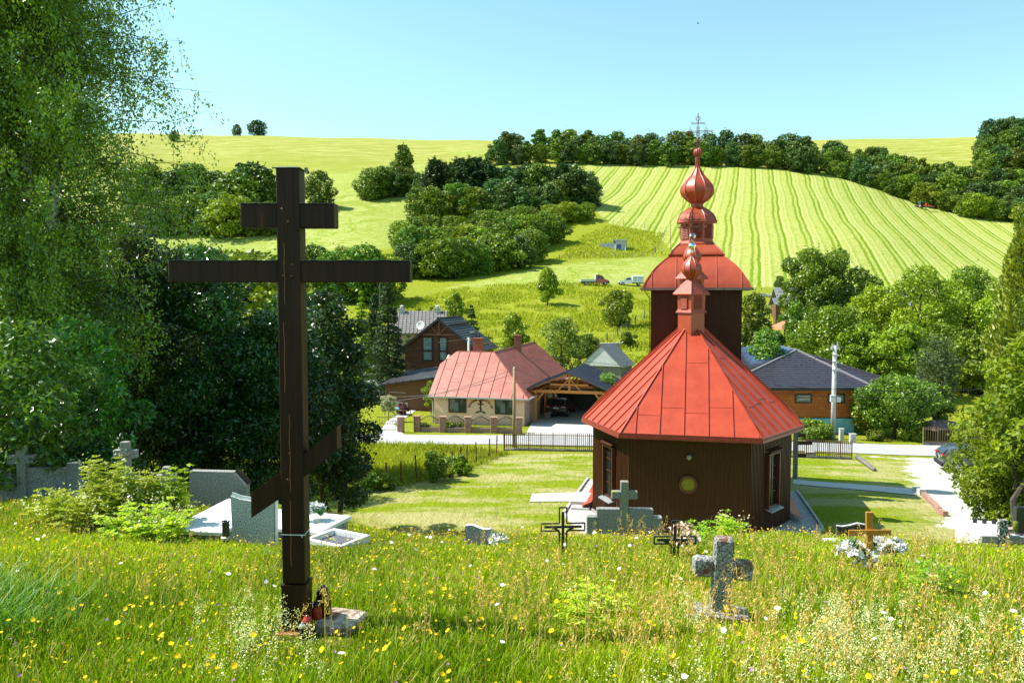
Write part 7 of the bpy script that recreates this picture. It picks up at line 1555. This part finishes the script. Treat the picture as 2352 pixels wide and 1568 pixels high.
# tall hay between the wire fence and the road
def in_poly(x, y, poly): return poly_sd(x, y, poly) > .35
hp = [tuple(q[:2]) for q in wp] + [tuple(W(*p)[:2]) for p in ((1148, 1040), (1090, 1036), (1000, 1031), (860, 1030))] + [(-26, 50.8), (-26, 30), (-11, 30)]
rh = np.random.default_rng(8); bx = np.array(hp); x = rh.uniform(bx[:, 0].min(), bx[:, 0].max(), 90000); y = rh.uniform(bx[:, 1].min(), bx[:, 1].max(), 90000); ok = in_poly(x, y, hp); x, y = x[ok], y[ok]; hn = vnoise(x, y, 2.2, 3); V, Q, T = blades(x, y, (.35 + .7 * hn) * rh.uniform(.6, 1.2, len(x)), np.full(len(x), .03), rh, .4); pcs = [(V, Q, None, np.repeat(np.clip(.2 + .6 * vnoise(x, y, 3.1, 4) + .2 * rh.normal(size=len(x)), 0, 1), 2), 0)]
q = rh.uniform(0, 1, 3000); ii = np.minimum((q * (len(wp) - 1)).astype(int), len(wp) - 2); f = q * (len(wp) - 1) - ii; wa = np.array([tuple(a[:2]) for a in wp]); xy = wa[ii] * (1 - f[:, None]) + wa[ii + 1] * f[:, None] + rh.normal(size=(3000, 2)) * .25; V, Q, T = blades(xy[:, 0], xy[:, 1], rh.uniform(.12, .4, 3000), np.full(3000, .03), rh, .5); pcs.append((V, Q, None, np.repeat(rh.uniform(0, .8, 3000), 2), 0))
stuff('hay_grass', pcs, 'tall unmown yellow green grass between wire fence and road', [L_mead], 'grass')
x, y = cluster([(-16.5, 46, 1.6, 120), (-13.6, 47.5, 1.5, 110)], rh); plumes('cream_flowers', x, y, (1.4, 1.9), L_bed, 'band of cream flowering weeds in the tall grass left of the road fence', 57, 20, .06, .06, L_mead, .1, 'flowers', .35, .02, .8)
# tufts that roughen the far meadow
mp = [(-21, 95), (14, 92), (30, 118), (34, 160), (12, 172), (-10, 168), (-24, 150)]; rm = np.random.default_rng(9); x = rm.uniform(-26, 36, 60000); y = rm.uniform(90, 175, 60000); ok = in_poly(x, y, mp) & (vnoise(x, y, 3.2, 6) > .35); x, y = x[ok], y[ok]
V, Q, T = blades(x, y, rm.uniform(.3, .85, len(x)), np.full(len(x), .11), rm, .6); stuff('meadow_tuft', [(V, Q, None, np.repeat(np.clip(.2 + .7 * vnoise(x, y, 7., 4) + .25 * rm.normal(size=len(x)), 0, 1), 2), 0)], 'rough tufts of tall grass on the meadow slope below the pickup', [L_mead], 'grass')
mp2 = [tuple(W(*p, dmin=150)[:2]) for p in ((1270, 598), (1500, 590), (1530, 535), (1400, 516), (1330, 545))]; bb = np.array(mp2); x = rm.uniform(bb[:, 0].min(), bb[:, 0].max(), 9000); y = rm.uniform(bb[:, 1].min(), bb[:, 1].max(), 9000); ok = in_poly(x, y, mp2); x, y = x[ok], y[ok]; V, Q, T = blades(x, y, rm.uniform(.4, 1.0, len(x)), np.full(len(x), .16), rm, .6); stuff('pasture_tuft', [(V, Q, None, np.repeat(rm.uniform(0, 1, len(x)), 2), 0)], 'rough tufts in the fenced pasture round the pump house', [L_mead], 'grass')

# ------------------------------------------------------------------ vehicles
m_tyre = mat('tyre rubber', (.012, .012, .013), rough=.85); m_rim = mat('alloy rim', (.35, .35, .36), rough=.35, metal=.6); m_cglass = mat('car glass', (.015, .02, .025), rough=.06, spec=.9); m_tail = mat('tail light red', (.45, .02, .015), rough=.2); m_head = mat('head light', (.65, .66, .68), rough=.1); m_plate = mat('number plate', (.72, .72, .72), rough=.5)
def wheel(parent, x, y, r, wd=.2):
    b = MB(); b.M = Matrix.Translation((x, y, r)) @ Matrix.Rotation(R(90), 4, 'X'); b.lathe([(r * .55, -wd / 2), (r * .93, -wd / 2), (r, -wd * .3), (r, wd * .3), (r * .93, wd / 2), (r * .55, wd / 2)], 20); o = b.build('wheel', m_tyre, parent)
    b = MB(); b.M = Matrix.Translation((x, y, r)) @ Matrix.Rotation(R(90), 4, 'X'); b.lathe([(r * .1, -wd / 2 - .015), (r * .62, -wd / 2 - .004), (r * .62, wd / 2 + .004), (r * .1, wd / 2 + .015)], 12); b.build('rim', m_rim, o)
def body_loft(mb, prof, w, belt, tumble):
    """side profile (x,z) lofted across the width, leaning in above the belt line and rounded at the sides"""
    n = 7; rings = []
    for i in range(n):
        s = -1 + 2 * i / (n - 1); e = abs(s) ** 6; cx = sum(p[0] for p in prof) / len(prof)
        rings.append([(cx + (x - cx) * (1 - .02 * e), s * (w / 2 - tumble * max(0, z - belt)), z - .03 * e * (1 if z > belt else 0)) for x, z in prof])
    mb.loft([r[::-1] for r in rings])
def side_window(parent, quad, w, belt, tumble):
    for s in (-1, 1):
        mb = MB()
        q = [(x, s * (w / 2 - tumble * (z - belt) + .006), z) for x, z in quad]; q2 = [(x, s * (w / 2 - tumble * (z - belt) - .02), z) for x, z in quad]; mb.loft([q2, q] if s < 0 else [q, q2]); mb.build('side_window', m_cglass, parent)
# red crew cab pickup
p = W(1366, 655, dmin=120); t = thing('pickup_truck', 'red crew cab flatbed pickup truck parked on the mown meadow', 'truck', p, R(3))
b = MB(); body_loft(b, [(.2, .45), (2.85, .45), (2.9, .8), (2.75, 1.05), (1.95, 1.28), (1.25, 2.05), (.6, 2.2), (.22, 2.15)], 2.0, 1.25, .14); o = b.build('cab', mat('red car paint', (.42, .015, .022), rough=.25, spec=.6, coat=.4), t); smooth_by_angle(o, 35)
side_window(t, [(.42, 1.3), (.98, 1.3), (.98, 1.98), (.42, 1.98)], 2.0, 1.25, .14); side_window(t, [(1.08, 1.3), (1.8, 1.3), (1.3, 1.95), (1.08, 1.98)], 2.0, 1.25, .14)
b = MB(); b.loft([[(1.93, -.82, 1.34), (1.93, .82, 1.34), (1.32, .74, 2.02), (1.32, -.74, 2.02)], [(1.96, -.82, 1.36), (1.96, .82, 1.36), (1.35, .74, 2.04), (1.35, -.74, 2.04)]]); b.build('windscreen', m_cglass, t)
b = MB(); b.box(2.55, 2.94, -1.0, 1.0, .38, .72); b.build('bumper', m_tyre, t)
for s in (-.8, .8): b = MB(); b.bbox(2.66, 2.86, s - .16, s + .16, .86, 1.04, .03); b.build('headlight', m_head, t)
b = MB(); b.box(-3.0, .1, -1.0, 1.0, .72, .80); b.box(-3.0, .1, -1.02, -.96, .8, 1.2); b.box(-3.0, .1, .96, 1.02, .8, 1.2); b.box(-3.02, -2.96, -1.0, 1.0, .8, 1.2); b.box(.06, .12, -1, 1, .8, 2.3); b.build('flatbed', mat('aluminium dropside', (.46, .52, .52), rough=.45, metal=.3), t)
b = MB(); b.box(-2.9, .3, -.4, .4, .5, .72); b.tube([(-1.2, .2, .8), (-1.5, .3, 1.5)], .05, 5); b.bbox(-1.0, -.4, -.4, .3, .8, 1.15, .05); b.build('chassis', m_tyre, t)
for x in (-1.9, 2.1):
    for y in (-.9, .9): wheel(t, x, y, .36)
# white utility truck with box
p = W(1449, 656, dmin=120); t = thing('utility_truck', 'white utility truck with a square box body beside the church dome', 'truck', p, R(176)); m_wp = mat('white car paint', (.74, .76, .78), rough=.25, spec=.6, coat=.4)
b = MB(); body_loft(b, [(-.2, .5), (2.55, .5), (2.62, .85), (2.45, 1.08), (1.4, 1.2), (.85, 1.75), (-.1, 1.8), (-.2, 1.2)], 1.8, 1.18, .16); o = b.build('cab', m_wp, t); smooth_by_angle(o, 35)
side_window(t, [(.1, 1.22), (1.2, 1.22), (.8, 1.66), (.1, 1.68)], 1.8, 1.18, .16)
b = MB(); b.loft([[(1.42, -.72, 1.22), (1.42, .72, 1.22), (.9, .66, 1.72), (.9, -.66, 1.72)], [(1.45, -.72, 1.24), (1.45, .72, 1.24), (.93, .66, 1.74), (.93, -.66, 1.74)]]); b.build('windscreen', m_cglass, t)
b = MB(); b.bbox(-2.7, -.22, -.95, .95, .62, 2.15, .08); o = b.build('box_body', m_wp, t); b = MB()
for q in ((-2.5, -1.3, .8, 1.85), (-1.2, -.4, .8, 1.95)):
    for s in (-1, 1): b.box(q[0], q[1], min(s * .952, s * .965), max(s * .952, s * .965), q[2], q[3])
b.build('side_hatch', mat('pale grey panel', (.56, .60, .64), rough=.4), o)
b = MB(); b.box(-2.35, -1.5, .966, .972, 1.62, 1.68); b.box(-1.0, -.8, .966, .972, 1.55, 1.75); b.box(-.9, -.7, .966, .972, 1.0, 1.15); b.build('dark_marking', m_black, o)
b = MB(); b.box(2.35, 2.66, -.9, .9, .42, .66); b.build('bumper', m_tyre, t); b = MB(); b.box(-2.7, -.3, -.5, .5, .45, .62); b.build('chassis', m_tyre, t)
for s in (-.7, .7): b = MB(); b.bbox(2.4, 2.58, s - .15, s + .15, .84, 1.0, .03); b.build('headlight', m_head, t)
for x in (-1.6, 1.75):
    for y in (-.82, .82): wheel(t, x, y, .37)
# dark car under the carport, seen from behind
def suv(name, label, p, rz, paint, L_=4.3, Wd=1.82, H=1.62):
    t = thing(name, label, 'car', p, rz); b = MB(); k = H / 1.62; h = L_ / 2
    pr = [(-h, .36), (h - .05, .36), (h, .62), (h - .1, .86), (h - .9, 1.0), (h - 1.75, 1.5 * k), (h - 2.3, H - .01), (-h + .75, H), (-h + .35, H - .06), (-h + .06, 1.05), (-h - .02, .9), (-h - .03, .55)]
    body_loft(b, [(x, z) for x, z in pr], Wd, 1.0, .22); o = b.build('body', paint, t); smooth_by_angle(o, 38)
    side_window(t, [(-h + .35, 1.04), (-.15, 1.04), (-.15, H - .13), (-h + .62, H - .15)], Wd, 1.0, .22); side_window(t, [(-.05, 1.04), (h - 1.1, 1.02), (h - 1.7, 1.44 * k), (-.05, H - .13)], Wd, 1.0, .22)
    b = MB(); b.loft([[(-h + .06, -.70, 1.10), (-h + .06, .70, 1.10), (-h + .31, .62, H - .14), (-h + .31, -.62, H - .14)], [(-h + .01, -.70, 1.10), (-h + .01, .70, 1.10), (-h + .27, .62, H - .14), (-h + .27, -.62, H - .14)]]); b.build('rear_window', m_cglass, t)
    b = MB(); b.loft([[(h - .92, -.7, 1.04), (h - .92, .7, 1.04), (h - 1.7, .62, 1.46 * k), (h - 1.7, -.62, 1.46 * k)], [(h - .88, -.7, 1.06), (h - .88, .7, 1.06), (h - 1.67, .62, 1.49 * k), (h - 1.67, -.62, 1.49 * k)]]); b.build('windscreen', m_cglass, t)
    for s in (-1, 1):
        b = MB(); b.bbox(-h - .05, -h + .14, min(s * .46, s * .86), max(s * .46, s * .86), .90, 1.04, .02); b.build('tail_light', m_tail, t); b = MB(); b.box(-h - .056, -h - .04, min(s * .55, s * .80), max(s * .55, s * .80), .92, .96); b.build('reversing_light', m_head, t)
        b = MB(); b.bbox(h - .14, h + .005, min(s * .5, s * .82), max(s * .5, s * .82), .66, .80, .02); b.build('headlight', m_head, t)
        b = MB(); b.bbox(-.0 + h - 1.45, h - 1.25, min(s * .93, s * 1.05), max(s * .93, s * 1.05), 1.0, 1.13, .02); b.build('mirror', m_tyre, t)
    for q in ((-h - .09, -h + .1, -.84, .84, .34, .56), (h - .12, h + .03, -.84, .84, .32, .5)): b = MB(); b.bbox(*q, .03); b.build('bumper', m_tyre, t)
    b = MB(); b.box(-h - .06, -h - .03, -.26, .26, .78, .89); pl = b.build('number_plate', m_plate, t); b = MB(); b.box(-h - .064, -h - .0601, .20, .26, .78, .89); b.build('plate_band', mat('plate blue', (.03, .08, .4), rough=.5), pl)
    b = MB(); b.M = Matrix.Translation((-h - .045, 0, .96)) @ Matrix.Rotation(R(-90), 4, 'Y'); b.lathe([(.06, 0), (.06, .01), (.04, .014)], 14); b.build('badge', m_chrome, t)
    for x in (-h + .82, h - .85):
        for y in (-Wd / 2 + .1, Wd / 2 - .1): wheel(t, x, y, .34)
    return t
p = G(1291, 69.2); suv('parked_car', 'dark purple brown car seen from behind under the carport', p, R(90) - HT - R(4), mat('dark plum paint', (.055, .028, .030), rough=.22, spec=.6, coat=.5))
p = G(2252, 45.6); suv('parked_car', 'dark grey estate car half hidden behind the bush on the gravel yard', p, R(-14), mat('slate grey paint', (.045, .055, .075), rough=.22, spec=.6, coat=.5), 4.4, 1.76, 1.46)
# tractor with tedder on the striped field
def tractor(name, label, px, py, rz, bodym, roofm, implement):
    p = W(px, py, dmin=150); t = thing(name, label, 'tractor', p, rz)
    b = MB(); b.loft([[(.3, -.38, .8), (2.1, -.32, .85), (2.1, .32, .85), (.3, .38, .8)], [(.3, -.38, 1.55), (2.1, -.3, 1.4), (2.1, .3, 1.4), (.3, .38, 1.55)]]); b.box(-.9, .4, -.3, .3, .7, 1.2); b.build('bonnet', bodym, t)
    b = MB()
    for x in (-.95, .35):
        for y in (-.62, .62): b.bar((x, y, 1.2), (x * .9, y * .9, 2.6), .08, .08)
    b.box(-.95, .35, -.62, .62, 1.1, 1.3); b.build('cab_frame', m_black, t); b = MB(); b.loft([[(-.9, -.6, 1.35), (.3, -.6, 1.35), (.3, .6, 1.35), (-.9, .6, 1.35)], [(-.82, -.54, 2.58), (.24, -.54, 2.58), (.24, .54, 2.58), (-.82, .54, 2.58)]]); b.build('cab_glass', m_cglass, t)
    b = MB(); b.bbox(-1.1, .5, -.75, .75, 2.6, 2.78, .05); b.build('cab_roof', roofm, t)
    for y in (-.8, .8): wheel(t, -.75, y, .80, .42); wheel(t, 1.55, y * .9, .48, .3)
    b = MB()
    for y in (-.8, .8): b.bbox(-1.35, -.1, y - .25, y + .25, 1.55, 1.7, .04)
    b.build('mudguard', bodym, t)
    if implement:
        b = MB(); b.bar((-1.2, 0, .8), (-4.6, 0, .9), .2, .2); b.bar((-4.2, -3.0, .75), (-4.2, 3.0, .75), .2, .2); b.bar((-2.2, 0, .9), (-4.2, -2.6, .8), .14, .14); b.bar((-2.2, 0, .9), (-4.2, 2.6, .8), .14, .14); b.bbox(-3.4, -2.6, -.3, .3, .8, 1.7, .1)
        for y in (-2.9, -1.2, 1.2, 2.9):
            for a in range(6): b.bar((-4.4, y, .55), (-4.4 + .8 * math.cos(a * math.pi / 3), y + .8 * math.sin(a * math.pi / 3), .4), .07, .07)
        b.build('hay_tedder', mat('red implement paint', (.50, .045, .02), rough=.4), t)
        for y in (-2.2, 2.2, -.7, .7): wheel(t, -4.6, y, .3, .18)
    return t
tractor('tractor', 'tractor with green cab roof pulling a red hay tedder on the striped field', 2112, 478, R(120), mat('dark tractor body', (.10, .05, .03), rough=.4), mat('green cab roof', (.08, .34, .22), rough=.4), True)
tractor('tractor', 'small green tractor on the dry hillside just right of the tall cross top', 702, 399, R(178), mat('green tractor paint', (.03, .16, .05), rough=.4), mat('green tractor roof', (.05, .22, .08), rough=.4), False)
# two people by the pasture fence
def person(label, px, py, top, legs, face, bend):
    p = W(px, py, dmin=150); t = thing('person', label, 'person', p, face)
    j = [((0, 0, .95), .13, .10), ((0, -.02 * bend, 1.2), .14, .10), ((0, -.06 * bend, 1.42), .15, .09), ((0, -.08 * bend, 1.53), .055, .055), ((0, -.11 * bend, 1.66), .10, .11), ((-.21, -.06 * bend, 1.38), .05, .05), ((-.26, -.1, 1.12), .042, .042), ((-.18, -.30, 1.05), .032, .032), ((.21, -.06 * bend, 1.38), .05, .05), ((.26, -.1, 1.12), .042, .042), ((.16, -.30, 1.05), .032, .032), ((-.10, 0, .85), .085, .085), ((-.12, -.04, .48), .06, .06), ((-.12, .02, .08), .045, .045), ((-.12, -.12, .03), .04, .04), ((.10, 0, .85), .085, .085), ((.12, .02, .48), .06, .06), ((.12, .06, .08), .045, .045), ((.12, -.08, .03), .04, .04), ((0, -.13 * bend, 1.76), .07, .08)]
    figure('body', j, [(0, 1), (1, 2), (2, 3), (3, 4), (4, 19), (2, 5), (5, 6), (6, 7), (2, 8), (8, 9), (9, 10), (0, 11), (11, 12), (12, 13), (13, 14), (0, 15), (15, 16), (16, 17), (17, 18)], mat('skin', (.42, .24, .16), rough=.6), t)
    figure('shirt', [((0, 0, .98), .15, .115), ((0, -.02 * bend, 1.2), .155, .115), ((0, -.06 * bend, 1.42), .16, .10), ((-.22, -.06 * bend, 1.37), .062, .062), ((-.26, -.09, 1.16), .055, .055), ((.22, -.06 * bend, 1.37), .062, .062), ((.26, -.09, 1.16), .055, .055)], [(0, 1), (1, 2), (2, 3), (3, 4), (2, 5), (5, 6)], top, t)
    figure('trousers', [((0, 0, .97), .14, .11), ((-.10, 0, .84), .095, .095), ((-.12, -.04, .48), .072, .072), ((-.12, .02, .12), .06, .06), ((.10, 0, .84), .095, .095), ((.12, .02, .48), .072, .072), ((.12, .06, .12), .06, .06)], [(0, 1), (1, 2), (2, 3), (0, 4), (4, 5), (5, 6)], legs, t)
    b = MB(); b.ball((0, -.11 * bend + .02, 1.70), .112, 10, 6, .85); b.build('hair', mat('dark hair', (.03, .02, .015), rough=.8), t, True)
person('person in blue work trousers and pale top standing beside the pasture fence', 1520, 585, mat('pale grey shirt', (.40, .42, .45), rough=.9), mat('dark blue trousers', (.03, .05, .13), rough=.9), R(100), .6)
person('person in dark clothes leaning at the corner post of the pasture fence', 1505, 581, mat('dark violet shirt', (.10, .08, .16), rough=.9), mat('dark trousers', (.03, .03, .05), rough=.9), R(-60), 1.6)
# gravestones' neighbours: tarmac pile behind the tower and a bird
p = W(1748, 680, dmin=100); t = thing('building_materials', 'grey pile of boards and stones on bare earth behind the tower', 'pile', p, R(5)); b = MB()
for i in range(9): b.bbox(-2 + i * .5 + rnd.uniform(-.1, .1), -1.6 + i * .5, rnd.uniform(-.5, 0), .5, -.1, rnd.uniform(.15, .6), .04)
b.build('stone_heap', m_conc, t); b = MB(); b.box(-.5, 4.5, -.9, -.6, .05, .2); b.box(-.2, 4.2, -1.3, -1.0, .05, .16); b.build('board', m_zinc, t)
p = P(1603, 54, 120); t = thing('bird', 'tiny dark bird gliding high in the empty sky', 'bird', p, R(70)); b = MB(); b.lathe([(.01, -.16), (.05, -.08), (.06, .02), (.04, .12), (.015, .18)], 8); b.M = Matrix.Identity(4); o = b.build('body', m_tyre, t, True); o.rotation_euler = (R(90), 0, 0)
for s in (-1, 1): b = MB(); b.loft([[(0, -.05, 0), (0, .07, 0), (0, .07, .012), (0, -.05, .012)], [(s * .16, -.01, .05), (s * .16, .08, .05), (s * .16, .08, .058), (s * .16, -.01, .058)], [(s * .36, .06, .03), (s * .36, .09, .03), (s * .36, .09, .034), (s * .36, .06, .034)]]); b.build('wing', m_tyre, t)
b = MB(); b.loft([[(-.03, -.14, 0), (.03, -.14, 0), (.03, -.14, .01), (-.03, -.14, .01)], [(-.07, -.28, 0), (.07, -.28, 0), (.07, -.28, .006), (-.07, -.28, .006)]]); b.build('tail', m_tyre, t)
bpy.context.view_layer.update()
